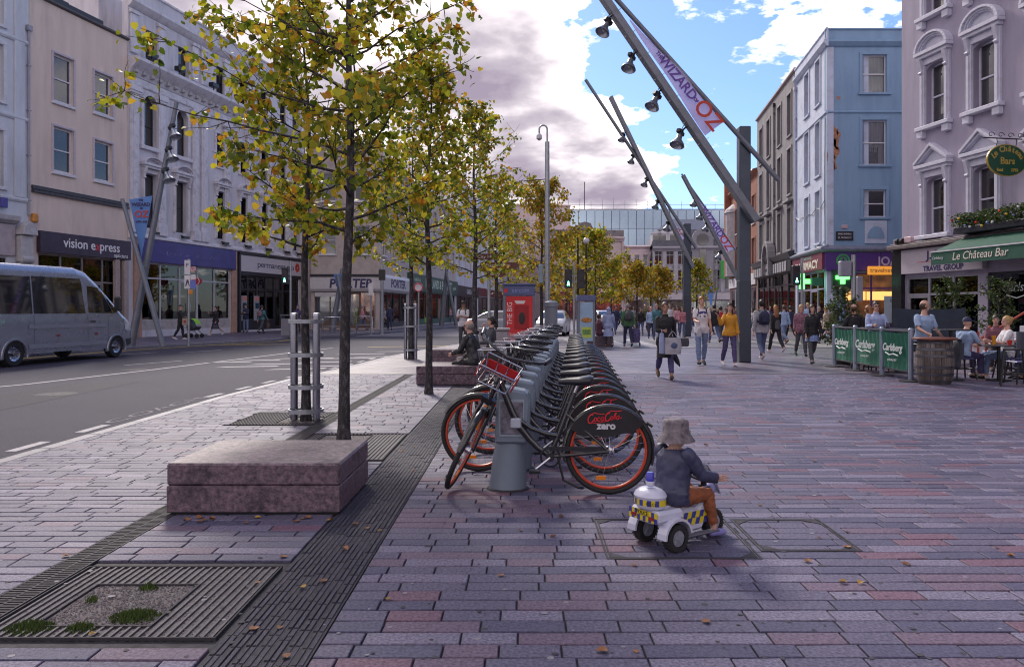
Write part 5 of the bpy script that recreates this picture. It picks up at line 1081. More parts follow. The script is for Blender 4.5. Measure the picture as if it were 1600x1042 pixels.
def mast(label, px, Y, w_, top, b0, b1, t0, t1, lamps, bw=.34, banner=None, bt=None, tw=.12, loz=True):
    root = thing('lighting_mast', label, 'lighting mast', (at(px, 0, Y).x, Y, 0), 0, 'leaning lighting masts over the plaza')
    def lc(p, dy=0.): q = at(p[0], p[1], Y-dy); return V((q.x-root.location.x, q.y-root.location.y, q.z))
    zt = at(px, top, Y).z
    MB().box(-w_/2, -w_/2, 0, w_/2, w_/2, zt).build('post', POSTD, root, bev=.02)
    MB().box(-w_/2-.004, -w_/2-.004, 0, w_/2+.004, w_/2+.004, 2.3).build('post_sleeve', M('post_sleeve', (.035, .045, .07), .4), root, bev=.02)
    dy = w_/2+.12; a, b = lc(b0, dy), lc(b1, dy)
    bm_ = MB().bar(a, b, .2, bw, up=(0, 1, 0)).build('beam', MAST, root, bev=.015)
    d = (b-a).normalized(); n_ = V((-d.z, 0, d.x))
    for k in (.25, .42, .6): p = b-d*(k*1.6*w_/.32); MB().lathe([(.055*w_/.32, -.02), (.055*w_/.32, 0)], 12, (p.x, p.y-.1, p.z), 'y').build('bolt', M('bolt_dark', (.02, .02, .025), .4) if k != .42 else GALV, bm_)
    c, e = lc(t0, dy-.05), lc(t1, dy-.05); MB().tube([c, e], tw/2, 8).build('tie_rod', MAST, root, smooth=50)
    for k in np.linspace(.1, .75, 8):
        p = a.lerp(b, k); MB().bar(p-n_*(bw*.52)-V((0, .101, 0)), p+n_*(bw*.52)-V((0, .101, 0)), .03, .012, up=d).build('band', GALV, bm_)
    for (lx, ly) in lamps:
        p = lc((lx, ly), dy); q = a+d*(p-a).dot(d); la = reflector(root, p, (-.35+rnd.uniform(-.15, .1), -.35, -1), .9)
        pa = p+V((.05, .02, .22)); MB().tube([q, q.lerp(pa, .5)+V((0, 0, .12)), pa], .03, 6).tube([q-d*.2, q.lerp(pa, .6)+V((0, .02, .25)), pa], .012, 5).build('bracket', DARKW, la)
    if banner:
        P = [lc(p, dy-.02) for p in banner]; n = 14; mb = MB(); th = .006
        for k in range(n):
            k0, k1 = k/n, (k+1)/n
            q = [P[0].lerp(P[1], k0), P[0].lerp(P[1], k1), P[3].lerp(P[2], k1), P[3].lerp(P[2], k0)]
            for i, kk in enumerate((k0, k1, k1, k0)): q[i] = q[i]+V((0, .05*math.sin(kk*9), 0))
            mb._add(q+[v+V((0, th, 0)) for v in q], [(0, 1, 2, 3), (7, 6, 5, 4), (0, 4, 5, 1), (2, 6, 7, 3)]+([(0, 3, 7, 4)] if k == 0 else [])+([(1, 5, 6, 2)] if k == n-1 else []))
        bo = mb.build('banner', BANN, root, fix=False)
        ang = math.atan2(d.z, d.x)
        for s_, f0, f1, sz, m_ in (bt or ()):
            # text runs down the banner between beam edge and tie rod
            c0 = P[0].lerp(P[1], f0); c1 = P[3].lerp(P[2], f0); pos = c0.lerp(c1, .5)-V((0, .075, 0)); axis = (P[0].lerp(P[1], f1)+P[3].lerp(P[2], f1)-c0-c1).normalized()
            me = text_mesh(s_, sz, m_, ext=.003, bold=.008); o_ = link('lettering', me, bo, loc=pos)
            o_.rotation_euler = (PI/2, -math.atan2(axis.z, axis.x), 0)
    return root
mast('tall dark steel post with a big leaning beam and banner, nearest of the leaning masts', 1162, 21.6, .32, 199, (936, -14), (1181, 346), (955, -10), (1217, 282),
     ((945, 44), (984, 100), (1022, 160), (1060, 219)), .36, [(984, 33), (1102, 212), (1137, 186), (984, 30)],
     [('THE', .34, .38, .14, BTXT), ('WIZARD', .55, .59, .37, BTXT), ('OF', .755, .79, .12, BTXT), ('OZ', .895, .92, .62, BRED)], .14)
mast('middle leaning steel mast of paired beams and round lamps', 1073, 43, .40, 350, (954, 152), (1083, 419), (915, 125), (1088, 388),
     ((972, 216), (987, 250), (1008, 286), (1025, 321), (1042, 355)), .42, [(1030, 318), (1065, 378), (1069, 372), (1032, 314)], [('OZ', .8, .85, .3, BRED)], .18)
mast('farthest leaning mast with a lilac banner beside the post', 1157, 44, .22, 395, (1067, 274), (1154, 438), (1065, 272), (1150, 392),
     ((1084, 317), (1094, 338), (1103, 356), (1123, 400)), .26, [(1076, 294), (1132, 395), (1150, 388), (1080, 292)], [('WIZARD', .55, .6, .5, BTXT), ('OZ', .88, .93, .62, BRED)], .10)
# V shaped poles with a banner on the far pavement
def vmast(label, base_a, top_a, base_b, top_b, Y, lamps=(), banner=None, zb=.08, r=.145, txt=True):
    root = thing('banner_mast', label, 'banner mast', (at(base_a[0], 0, Y).x, Y, zb), 0, 'crossed banner poles along the far pavement')
    def lc(p, dy=0.): q = at(p[0], p[1], Y-dy); return V((q.x-root.location.x, q.y-Y, q.z-zb))
    a0, a1, b0_, b1_ = lc(base_a), lc(top_a), lc(base_b, .35), lc(top_b, .35); a0.z = b0_.z = 0
    MB().tube([a0, a1], [r, r*.55], 12).build('main_pole', MAST, root, smooth=50); MB().tube([b0_, b1_], [r*.72, r*.5], 10).build('cross_pole', MAST, root, smooth=50)
    for p in lamps:
        l = lc(p, .2); d = (a1-a0); q = a0+d*((l-a0).dot(d)/d.length_squared); la = reflector(root, l, (.45, -.2, -1), 1.0); MB().tube([q, q.lerp(l, .5)+V((0, 0, .18)), l+V((-.08, 0, .3))], .03, 6).build('bracket', DARKW, la)
    if banner:
        P = [lc(p, .2) for p in banner]; bo = MB()._add(P+[p+V((0, .012, 0)) for p in P], [(0, 1, 2), (5, 4, 3), (0, 3, 4, 1), (1, 4, 5, 2), (2, 5, 3, 0)]).build('banner', BANB, root)
        if txt:
            w_ = (P[1]-P[0]).length; c = P[0].lerp(P[1], .5)
            for s_, k, sz, m_ in (('THE', .10, .10, NAVY), ('WIZARD', .27, .20, NAVY), ('OF', .42, .09, NAVY), ('OZ', .64, .40, BRED), ('JULY - AUG', .92, .09, NAVY)):
                text('lettering', s_, w_*sz, m_, bo, (c.x+w_*.06*k, c.y-.02, c.z-k*w_*1.12), rot=(PI/2, 0, 0), bold=.008)
    return root
vmast('crossed grey poles with a blue banner and lamps outside the opticians', (205, 541), (276, 160), (255, 541), (191, 311), 29.4, ((272, 208), (267, 243), (262, 276)), [(202, 312), (238, 306), (221, 402)])
vmast('crossed poles with a small banner seen behind the nearest tree', (519, 520), (535, 420), (546, 520), (527, 430), 47, (), [(521, 428), (533, 428), (528, 452)], r=.2, txt=False)
vmast('crossed poles standing before the green health shop', (690, 509), (699, 410), (713, 508), (697, 425), 69, (), None, r=.24)
vmast('distant crossed poles with a hanging banner under the green sign', (1113, 500), (1122, 440), (1106, 500), (1100, 440), 75, (), [(1105, 448), (1116, 448), (1111, 482)], zb=0, r=.12, txt=False)
# camera pole with a crook
cp = thing('camera_pole', 'tall pale pole with a hooked arm and camera, behind the bicycles', 'pole', (at(855, 0, 27).x, 27, 0))
zt = at(0, 222, 27).z; MB().tube([(0, 0, 0), (0, 0, zt)], [.10, .08], 14).build('pole', GALV, cp, smooth=50)
zc = at(0, 196, 27).z; MB().tube([(0, 0, zt)]+[(0, 0, zc-.14)]+[(-.14+.14*math.cos(PI*k/8), 0, zc-.14+.14*math.sin(PI*k/8)) for k in range(1, 9)]+[(-.28, 0, zc-.3)], .03, 8).build('hook', GALV, cp, smooth=50)
MB().lathe([(.05, zc-.3), (.1, zc-.36), (.1, zc-.48), (.02, zc-.54)], 12, (-.28, 0, 0)).build('camera', M('camera_white', (.5, .5, .55), .3), cp, smooth=50)
MB().box(-.3, -.06, at(0, 427, 27).z-.35, -.14, .18, at(0, 427, 27).z+.32).build('equipment_box', M('box_bluegrey', (.22, .30, .38), .5), cp, bev=.03)
MB().bar((0, 0, at(0, 280, 27).z), (-1.0, 0, at(0, 284, 27).z), .03, .03).build('arm', DARKW, cp)
# signals
def signal(label, px, Y, zt, px2=None, lit='green', face=0., zb=0., heads=1, hz=None, pole=.055):
    root = thing('traffic_signal', label, 'traffic light', (at(px, 0, Y).x, Y, zb), 0, 'traffic signals'); MB().tube([(0, 0, 0), (0, 0, zt)], pole, 10).build('pole', GALV, root, smooth=50)
    for s_ in range(heads):
        x = (-.26 if s_ == 0 else .3); z = (hz or zt-.75)
        h = MB().box(x-.16, -.12, z-.42, x+.16, .12, z+.42).build('head', DKF, root, bev=.02)
        MB().box(min(0, x), -.03, z+.1, max(0, x), .03, z+.16).box(min(0, x), -.03, z-.16, max(0, x), .03, z-.1).build('arm', GALV, h)
        for k, c in ((.22, 'red'), (-.2, 'green')):
            on = (c == lit and s_ == 0)
            m_ = M('signal_'+c+('_on' if on else '_off'), ((.05, .8, .35) if c == 'green' else (.5, .02, .02)) if on else (.03, .02, .02), .3, var=0, emit=((.1, 1, .5) if c == 'green' else (1, .05, .03)) if on else None, es=4)
            lens = MB().lathe([(.11, -.135), (.11, -.12)], 14, (x, 0, z+k), 'y').build('lens', M('lens_dark', (.015, .012, .012), .2) if on else m_, h)
            if on: MB().box(x-.03, -.142, z+k-.08, x+.03, -.136, z+k+.02).lathe([(.028, -.142), (.028, -.136)], 8, (x, 0, z+k+.06), 'y').prism([(x-.06, z+k-.1), (x-.02, z+k-.1), (x, z+k-.03), (x+.02, z+k-.1), (x+.06, z+k-.1), (x+.03, z+k+.0), (x-.03, z+k+.0)], -.1425, -.1365).build('green_man', m_, lens)
            MB().torus((x, -.16, z+k), .12, .012, 12, 5, 'y', .2, PI-.2).build('visor', DKF, lens)
    return root
signal('pedestrian signal showing green beside the bank, on the far pavement', 454, 38.5, 3.85, zb=.08)
signal('pedestrian signal with green man on a slim dark pole mid street', 897, 34, 3.6, heads=2)
signal('signal with pedestrian green beside the pharmacy corner', 1253, 33, 3.7)
tp = thing('traffic_signal', 'traffic signal seen from behind on the pole by the purple shop', 'traffic light', (at(1334, 0, 26).x, 26, 0), 0, 'traffic signals'); MB().tube([(0, 0, 0), (0, 0, at(0, 398, 26).z)], .075, 10).build('pole', GALV, tp, smooth=50)
MB().box(-.48, -.1, at(0, 432, 26).z, -.1, .16, at(0, 408, 26).z+.0).build('backing_board', M('board_grey', (.25, .25, .32), .5), tp, bev=.03); MB().box(.12, -.05, 1.75, .3, .12, 2.6).build('control_box', M('board_grey', (.25, .25, .32), .5), tp, bev=.02)
# kiosks
KBLU = M('kiosk_blue', (.10, .12, .26), .4, var=.1); KRED = M('poster_scarlet', (.58, .025, .03), .45, var=.1)
ky = 24.5; kx0, kx1 = at(786, 0, ky).x, at(836, 0, ky).x
kk = thing('phone_kiosk', 'blue phone kiosk with a big red travel event poster, beyond the bicycles', 'phone kiosk', ((kx0+kx1)/2, ky, 0)); kw = (kx1-kx0)/2; kt = at(0, 462, ky).z; kh = at(0, 446, ky).z
MB().box(-kw, 0, kt, kw, 1.0, kh).box(-kw-.04, -.04, kh, kw+.04, 1.04, kh+.06).build('canopy', KBLU, kk, bev=.02)
for x in (-kw+.05, kw-.05, kw*.35): 
    for y in ((.05, .95) if x != kw*.35 else (.05,)): MB().box(x-.045, y-.045, 0, x+.045, y+.045, kt).build('post', M('kiosk_post', (.16, .18, .24), .4), kk)
text('lettering', 'eircom', .2, M('eircom_blue', (.25, .3, .6), .5, var=0), kk, (0.05, -.005, (kt+kh)/2)); MB().lathe([(.07, -.006), (.07, -.001)], 10, (-.42, 0, (kt+kh)/2), 'y').build('logo', RLET, kk)
po = MB().box(-kw+.1, -.03, .12, kw-.08, .02, kt-.02).build('poster', KRED, kk); px_ = .01; pw_ = kw*2-.18
PWH = M('poster_white', (.7, .66, .66), .6, var=0)
text('lettering', 'THE BIG', .24, PWH, po, (-kw+.22, -.033, 1.35), rot=(PI/2, -PI/2, 0), width=.72); text('lettering', 'TRAVEL EVENT', .12, PWH, po, (px_, -.033, .68), width=pw_*.86); text('lettering', 'Free Admission', .08, PWH, po, (px_, -.033, .5), width=pw_*.7, bold=.004)
MB().prism([(px_-.16, kt-.16), (px_+.2, kt-.16), (px_+.15, kt-.26), (px_-.1, kt-.26)], -.036, -.031).build('flash', PWH, po); MB().ell((px_+.08, -.04, 1.2), (.1, .012, .2), 12, 8).build('picture', M('poster_pic', (.03, .02, .025), .5), po); MB().box(px_-.16, -.038, .85, px_+.3, -.031, 1.62).build('picture_panel', M('poster_deep_red', (.33, .01, .015), .5), po)
for x0, x1 in ((kw*.37, kw-.05),): MB().box(x0, .04, .3, x1, .05, kt-.05).build('side_glass', CLEAR, kk)
MB().box(kw-.05, .1, .3, kw-.04, .9, kt-.05).build('side_glass', CLEAR, kk); MB().box(kw*.45, .55, 1.0, kw*.85, .8, 1.7).build('telephone', BLACK, kk); MB().box(-kw+.05, .94, .2, kw-.05, .97, kt).build('back_glass', CLEAR, kk)
ky = 30.; kx0, kx1 = at(903, 0, ky).x, at(930, 0, ky).x; kw = (kx1-kx0)/2
k2 = thing('phone_box', 'glazed phone box with a food advert, right of the green signal', 'phone box', ((kx0+kx1)/2, ky, 0)); kt = at(0, 470, ky).z
MB().box(-kw-.03, -.03, kt, kw+.03, .85, kt+.22).build('canopy', KBLU, k2, bev=.02)
for x in (-kw, kw-.08):
    for y in (0, .75): MB().box(x, y, 0, x+.08, y+.08, kt).build('post', M('kiosk_post', (.16, .18, .24)), k2)
po = MB().box(-kw+.09, .02, .25, kw-.09, .05, kt-.05).build('poster', M('advert_sky', (.30, .45, .62), .5, var=.2, sc=2), k2); MB().ell((0, .01, kt-.75), (.22, .02, .1), 12, 6).build('picture', M('burger', (.45, .2, .05), .5, var=.6, sc=12), po); MB().box(-.2, .012, .38, .2, .019, .8).build('notice', M('notice_lime', (.5, .6, .1), .5), po); MB().box(-.16, .008, .5, .16, .0115, .7).build('print', M('notice_green', (.15, .3, .08), .5, var=.9, sc=30), po)
MB().box(kw-.05, .1, .3, kw-.04, .75, kt-.05).build('side_glass', CLEAR, k2)
ck = thing('control_cabinet', 'grey round-topped control cabinet in front of the camera pole', 'cabinet', (at(861, 0, 26).x, 26, 0)); MB().lathe([(.22, 0), (.22, 1.55), (.25, 1.57), (.24, 1.72), (.1, 1.78)], 16).build('body', M('cabinet_grey', (.22, .24, .29), .5, var=.1), ck, smooth=40); MB().box(-.05, -.225, .5, .05, -.215, .6).build('lock_plate', STEEL, ck)
# brown finger signs
fs = thing('finger_post', 'post with three brown finger signs before the third tree', 'signpost', (at(764, 0, 23).x, 23, 0)); MB().tube([(0, 0, 0), (0, 0, 3.3)], .05, 8).build('post', GALV, fs, smooth=50)
for k, (w_, s_) in enumerate(((.75, -.1), (1.05, .1), (.5, .25))):
    z = 2.75-k*.26+.3; sg = MB().prism([(-.35+s_, z-.09), (w_-.35+s_, z-.09), (w_-.23+s_, z), (w_-.35+s_, z+.09), (-.35+s_, z+.09)], -.09, -.055).build('finger_sign', M('sign_brown', (.13, .045, .035), .5), fs); text('lettering', ('City Hall', 'Fitzgerald Park', 'Library')[k], .13, PWH, sg, (-.35+s_+w_/2, -.094, z), width=w_*.7)
# bus stop and other sign poles on the far pavement
def signpole(label, px, Y, h, zb=.08, r=.05): root = thing('sign_pole', label, 'sign pole', (at(px, 0, Y).x, Y, zb), 0, 'sign poles'); MB().tube([(0, 0, 0), (0, 0, h)], r, 8).build('pole', GALV, root, smooth=50); return root
SB = M('sign_blue', (.12, .16, .5), .5); SW = M('sign_white', (.6, .58, .62), .5); 
bs = signpole('sign pole carrying parking plates and an amber box outside the blue fascia shop', 295, 29.6, 3.35)
for x0, z0, x1, z1, m_ in ((-.13, 2.75, .09, 3.3, SW), (-.13, 2.2, .09, 2.72, SW), (.1, 2.55, .3, 2.74, SW), (.1, 2.2, .3, 2.52, SB)): MB().box(x0, -.09, z0, x1, -.055, z1).build('plate', m_, bs)
MB().lathe([(.11, -.09), (.11, -.055)], 16, (.2, 0, 2.95), 'y').build('plate', SW, bs); r_ = MB().torus((.2, -.093, 2.95), .085, .014, 16, 5).bar((.14, -.095, 3.0), (.26, -.095, 2.9), .02, .01).build('red_ring', RLET, bs); text('lettering', 'P', .13, NAVY, bs, (.2, -.094, 2.95)); text('lettering', 'P', .2, NAVY, bs, (-.02, -.094, 3.1)); 
MB().prism([(-.1, 2.3), (-.06, 2.3), (0, 2.45), (.05, 2.3), (.08, 2.3), (.02, 2.55), (-.04, 2.55)], -.094, -.091).build('figure', INK, bs)
MB().box(.03, -.12, 1.98, .18, -.05, 2.16).build('amber_box', M('alarm_amber', (.55, .22, .03)), bs, bev=.02)
hs_ = MB().lathe([(.3, -.06), (.3, -.02)], 20, (0, 0, 0), 'y', sy=.6); 
hg = thing('hanging_shop_sign', 'small round red hanging sign by the opticians neighbour doorway', 'shop sign', (LO[0]+LD[0]*3.4+.9, LO[1]+LD[1]*3.4-.2, 3.05)); MB().lathe([(.36, -.03), (.36, .03)], 20, axis='y', sy=.62).build('disc', M('sign_crimson', (.35, .02, .04), .4), hg); MB().torus((0, -.04, 0), .22, .02, 16, 5).build('ring', PWH, hg); MB().bar((-.9, 0, .26), (.1, 0, .26), .03, .03).build('bracket', BLACK, hg)
p = signpole('round speed sign pole in front of the green health shop', 654, 46, 3.0); MB().lathe([(.28, -.08), (.28, -.055)], 18, (0, 0, 2.75), 'y').build('plate', SW, p); MB().torus((0, -.083, 2.75), .24, .035, 18, 5).build('red_ring', RLET, p)
p = signpole('plain pole with a narrow white plate outside the corner shop', 580, 43, 2.9); MB().box(-.13, -.08, 2.2, .13, -.055, 2.9).build('plate', SW, p)
p = signpole('tall dark lamp post at the corner of the corner shop', 597, 44, 3.9, r=.09); MB().box(-.18, -.1, 3.1, .18, .1, 3.7).build('head', BLACK, p)
lp = thing('street_lamp', 'slim black street lamp with a white globe among the far trees', 'street lamp', (at(916, 0, 48).x, 48, 0)); MB().tube([(0, 0, 0), (0, 0, 5.6)], [.08, .05], 8).build('pole', BLACK, lp, smooth=50); MB().ell((.0, 0, 5.8), .2, 12, 8).build('globe', M('globe', (.6, .6, .65), .3), lp, smooth=50)
lp = thing('street_lamp', 'tall thin black pole rising left of the green pedestrian signal', 'street lamp', (at(903, 0, 46).x, 46, 0)); MB().tube([(0, 0, 0), (0, 0, 6.2)], [.08, .05], 8).build('pole', BLACK, lp, smooth=50); MB().box(-.1, -.35, 6.15, .1, .2, 6.3).build('lamp_head', BLACK, lp)
# litter bins, railings (cycle hoops) and tree guards
def hoop(label, px0, px1, py): 
    a, b = gp(px0, py, .08), gp(px1, py, .08); root = thing('railing_hoop', label, 'railing', (a.x, a.y, .08), 0, 'steel hoops on the far kerb'); d = b-a
    h = 1.0; MB().tube([(0, 0, 0), (0, 0, h-.08), (.08, 0, h), (d.x-.08, d.y, h), (d.x, d.y, h-.08), (d.x, d.y, 0)], .035, 8).build('tube', STEEL, root, smooth=50); MB().box(0, -.02, .5, d.x, .02, .54).build('mid_rail', STEEL, root)
hoop('steel hoop railing left of the nearest trunk on the far kerb', 504, 533, 525.5); hoop('steel hoop railing between the nearest trunk and the corner shop door', 557, 582, 521)
bn = thing('litter_bin', 'grey square litter bin beside the pedestrian signal', 'litter bin', (at(449, 0, 39.5).x, 39.5, .08)); MB().box(-.26, -.26, .05, .26, .26, .95).box(-.24, -.24, 0, .24, .24, .05).build('body', M('bin_grey', (.2, .2, .24), .5), bn, bev=.02); MB().box(-.3, -.3, 1.08, .3, .3, 1.16).box(-.28, -.28, .951, -.22, .28, 1.08).box(.22, -.28, .951, .28, .28, 1.08).build('lid', M('bin_dark', (.08, .08, .1), .5), bn, bev=.02)
bn = thing('litter_bin', 'pale square bin in front of the red kiosk', 'litter bin', (at(772, 0, 22.5).x, 22.5, 0)); MB().box(-.42, -.26, .0, .42, .26, .86).build('body', M('bin_stone', (.3, .28, .31), .6, dirt=.4), bn, bev=.03); MB().box(-.47, -.3, .862, .47, .3, .93).build('lid', M('bin_stone', (.3, .28, .31)), bn, bev=.02)
def guard(label, x, y, h, posts, rings):
    g = thing('tree_guard', label, 'tree guard', (x, y, 0), 0, 'steel tree guards')
    for a in posts: MB().tube([(.165*math.cos(a), .165*math.sin(a), 0), (.165*math.cos(a), .165*math.sin(a), h)], .049, 14).lathe([(.054, h), (.05, h+.03), (.01, h+.04)], 14, (.165*math.cos(a), .165*math.sin(a), 0)).build('post', STEEL, g, smooth=45)
    for z in rings:
        mb = MB()
        for ra in (.125, .215): 
            n = 24
            for k in range(n):
                a0, a1 = 2*PI*k/n, 2*PI*(k+1)/n; mb._add([(ra*math.cos(a), ra*math.sin(a), zz_) for a in (a0, a1) for zz_ in (z, z+.05)]+[((ra+.012)*math.cos(a), (ra+.012)*math.sin(a), zz_) for a in (a0, a1) for zz_ in (z, z+.05)], [(0,2,3,1),(4,5,7,6),(1,3,7,5),(0,4,6,2)])
        mb.build('ring', GALV, g)
x, y = pt(478, 656); guard('three post polished steel guard around the kerbside tree, nearest', x, y, 1.38, (PI*.95, -.35, .9), (.10, .42, .84, 1.28))
x, y = pt(642, 561); guard('steel guard round the farther kerbside tree', x, y, 1.62, (PI*.95, -.4, 1.2), (.25, .95, 1.5))
# sale of the drinks company flag poles far right, small signs
# ------------------------------------------------ people: one continuous body, clothes cut from its surface
def loft(mb, rings, n=14):
    vs = []
    for c, ax, ay in rings:
        for j in range(n): a = 2*PI*j/n; vs.append(V(c)+V(ax)*math.cos(a)+V(ay)*math.sin(a))
    k = len(rings); fs = [(i*n+j, i*n+(j+1) % n, (i+1)*n+(j+1) % n, (i+1)*n+j) for i in range(k-1) for j in range(n)]
    return mb._add(vs, fs+[tuple(range(n-1, -1, -1)), tuple((k-1)*n+j for j in range(n))])
def cloth(name, col, rough=.8, var=.18, sc=9, **k): return M('cloth_'+name, col, rough, var=var, sc=sc, bump=.25, bsc=45, **k)
SKINS = {'fair': M('skin_fair', (.52, .30, .235), .5, var=.06), 'tan': M('skin_tan', (.36, .19, .13), .5, var=.06), 'brown': M('skin_brown', (.19, .095, .06), .5, var=.06)}
EYEW, EYED, LIP = M('eye_white', (.6, .58, .56), .3, var=0), M('eye_dark', (.02, .015, .012), .3, var=0), M('lip', (.32, .11, .10), .5, var=0)
HAIRS = {'dark': M('hair_dark', (.018, .012, .010), .5, var=.3, sc=40, bump=.5, bsc=70, stretch=(1, 1, .2)), 'brown': M('hair_brown', (.06, .03, .018), .5, var=.3, sc=40, bump=.5, bsc=70, stretch=(1, 1, .2)), 'ginger': M('hair_ginger', (.24, .10, .035), .5, var=.3, sc=40, bump=.5, bsc=70, stretch=(1, 1, .2)), 'blond': M('hair_blond', (.38, .24, .10), .5, var=.3, sc=40, bump=.5, bsc=70, stretch=(1, 1, .2)), 'grey': M('hair_grey', (.22, .20, .20), .6, var=.3, sc=40, bump=.5, bsc=70), 'bald': None}
SOLE = M('sole', (.05, .05, .055), .7)
C_ = dict(black=(.016, .015, .02), navy=(.025, .03, .075), jeans=(.075, .10, .20), lightjeans=(.15, .20, .34), grey=(.20, .20, .24), lightgrey=(.36, .35, .40), white=(.58, .57, .62), paleblue=(.28, .38, .58), bluegrey=(.27, .32, .52), mustard=(.52, .24, .022), purple=(.07, .055, .15), plum=(.16, .06, .085), beige=(.36, .28, .22), red=(.40, .03, .04), pink=(.50, .25, .30), green=(.06, .15, .07), olive=(.10, .10, .05), brown=(.10, .055, .035), orange=(.36, .12, .03), teal=(.05, .15, .18), darkgrey=(.06, .06, .075), lime=(.24, .5, .04))
def CL(c): return c if not isinstance(c, str) else cloth(c, C_[c])
def person(label, xy, face, h=1.72, legs=(0, 0, 0, 0), arms=((0, 8, 12, 0), (0, 8, 12, 0)), lean=0, head=(0, 0), top='navy', sleeve=1.95, hem=-.06, toploose=.014, bot='jeans', blen=1.9, shoes='black', hair=('short', 'dark'), skin='fair', sit=None, zb=0., fem=False, res=None, group=None, skirt=None, hk=1., wide=1., tophem2=None, glasses=False, fold=.010, legab=(2, 2), beltz=None):
    s = h/1.75; sg = R
    res = res or (.017 if xy[1] < 22 else .024); hz = .93*s if sit is None else sit+.09*s
    P = V((0, 0, hz)); sp_ = V((0, math.sin(sg(lean)), math.cos(sg(lean)))); fw = V((0, math.cos(sg(lean)), -math.sin(sg(lean))))
    J = {}; B = []
    for i, sd_ in ((0, -1), (1, 1)):
        t, k = legs[2*i], legs[2*i+1]; ab = math.sin(sg(legab[i]))*sd_
        hp = P+V((sd_*.088*s, 0, -.03*s)); kn = hp+V((ab, math.sin(sg(t)), -math.cos(sg(t)))).normalized()*.43*s
        an = kn+V((ab*.4, math.sin(sg(t-k)), -math.cos(sg(t-k)))).normalized()*.415*s
        fp = sg(max(-50, min(25, (t-k)*.75))) if sit is None else sg(-5)
        toe = an+V((0, math.cos(fp)*.155*s+math.sin(fp)*.05*s*-1, math.sin(fp)*.155*s-.048*s)); heel = an+V((0, -.045*s, -.05*s if fp > -.3 else -.03*s))
        J[i] = (hp, kn, an, toe, heel)
    if sit is None:
        mz = min(min(J[i][3].z, J[i][4].z) for i in (0, 1))-.03*s
    else: mz = 0
    dz = V((0, 0, -mz)); P = P+dz
    for i in (0, 1): J[i] = tuple(q+dz for q in J[i])
    nb = P+sp_*.52*s; A = {}
    shw = (.150 if fem else .166)*wide
    for i, sd_ in ((0, -1), (1, 1)):
        sw, abd, el, inw = arms[i]; sh = P+sp_*.452*s+V((sd_*shw*s, 0, 0))
        u = V((sd_*math.sin(sg(abd)), math.sin(sg(sw))*math.cos(sg(abd)), -math.cos(sg(sw))*math.cos(sg(abd)))); e = sh+u*.275*s
        f_ = V((sd_*math.sin(sg(abd))*.5-sd_*math.sin(sg(inw)), math.sin(sg(sw+el))*math.cos(sg(inw)), -math.cos(sg(sw+el))*math.cos(sg(inw)))).normalized(); wr = e+f_*.245*s
        A[i] = (sh, e, wr, f_)
    hy, hp_ = sg(head[0]), sg(head[1]); hc = nb+sp_*(.07*s)+V((0, .015*s, (0.104*hk-(.062 if hk > 1.2 else 0))*s)); Hm = Mx.Translation(hc) @ Mx.Rotation(hy, 4, 'Z') @ Mx.Rotation(hp_, 4, 'X') @ Mx.Scale(s*hk, 4)
    mb = MB(); wx = wide
    prof = [(-.11, .085, .075), (-.06, .150, .108), (.02, .165 if fem else .160, .118), (.10, .138 if fem else .150, .105), (.18, .125 if fem else .148, .10), (.30, .150 if fem else .168, .115), (.40, .165 if fem else .182, .108), (.465, .120, .082), (.51, .062, .06), (.57, .052, .056)]
    loft(mb, [(P+sp_*d*s+fw*(.012*s if .2 < d < .45 else 0), V((rx*s*wx, 0, 0)), fw*ry*s*(1+.8*(wx-1))) for d, rx, ry in prof])
    def limb(pts, rs, n=10):
        mb.tube(pts, rs, n)
        for p, r in zip((pts[0], pts[-1]), (rs[0], rs[-1])): mb.ell(p, r*.98, 8, 6)
    for i in (0, 1):
        hp, kn, an, toe, heel = J[i]; d = (an-kn)
        back = V((0, -1, 0)) if abs(d.y) < abs(d.z) else V((0, 0, -1))
        limb([hp, hp.lerp(kn, .4), kn], [.088*s*wx, .076*s*wx, .054*s]); limb([kn, kn.lerp(an, .3)+back*.012*s, kn.lerp(an, .7), an], [.052*s, .056*s, .043*s, .036*s])
        mid = heel.lerp(toe, .55)+V((0, 0, .012*s)); limb([heel+V((0, 0, .012*s)), mid, toe], [.036*s, .040*s, .028*s], 8)
        sh, e, wr, f_ = A[i]; limb([sh, sh.lerp(e, .45), e], [.047*s*wx, .044*s*wx, .037*s]); limb([e, e.lerp(wr, .3), wr], [.039*s, .038*s, .025*s], 8)
        pc = wr+f_*.045*s; side = f_.cross(V((0, 1, 0))) if abs(f_.y) < .8 else f_.cross(V((0, 0, 1)));  # palm
        q = side.normalized(); loft(mb, [(wr, q*.016*s, f_.cross(q)*.022*s), (pc, q*.016*s, f_.cross(q)*.040*s), (wr+f_*.09*s, q*.013*s, f_.cross(q)*.036*s)], 8)
    limb([nb-sp_*.02*s, nb+sp_*.1*s], [.054*s, .050*s])
    hm = MB(); hm.xf = Hm; hm.ell((0, -.012, .018), (.074, .094, .105), 14, 10).ell((0, .02, -.055), (.056, .068, .06), 12, 8).ell((0, .052, -.085), (.03, .03, .026), 8, 6)
    hm.prism([(-.012, -.03), (.012, -.03), (.008, .03), (-.008, .03)], .07, .092); hm.ell((0, .100, -.022), (.014, .016, .013), 8, 6); hm.ell((.074, -.01, -.005), (.012, .02, .03), 8, 6); hm.ell((-.074, -.01, -.005), (.012, .02, .03), 8, 6)
    b0 = len(mb.v); mb.v += hm.v; mb.f += [tuple(i+b0 for i in f) for f in hm.f]; mb.m += [0]*len(hm.f)
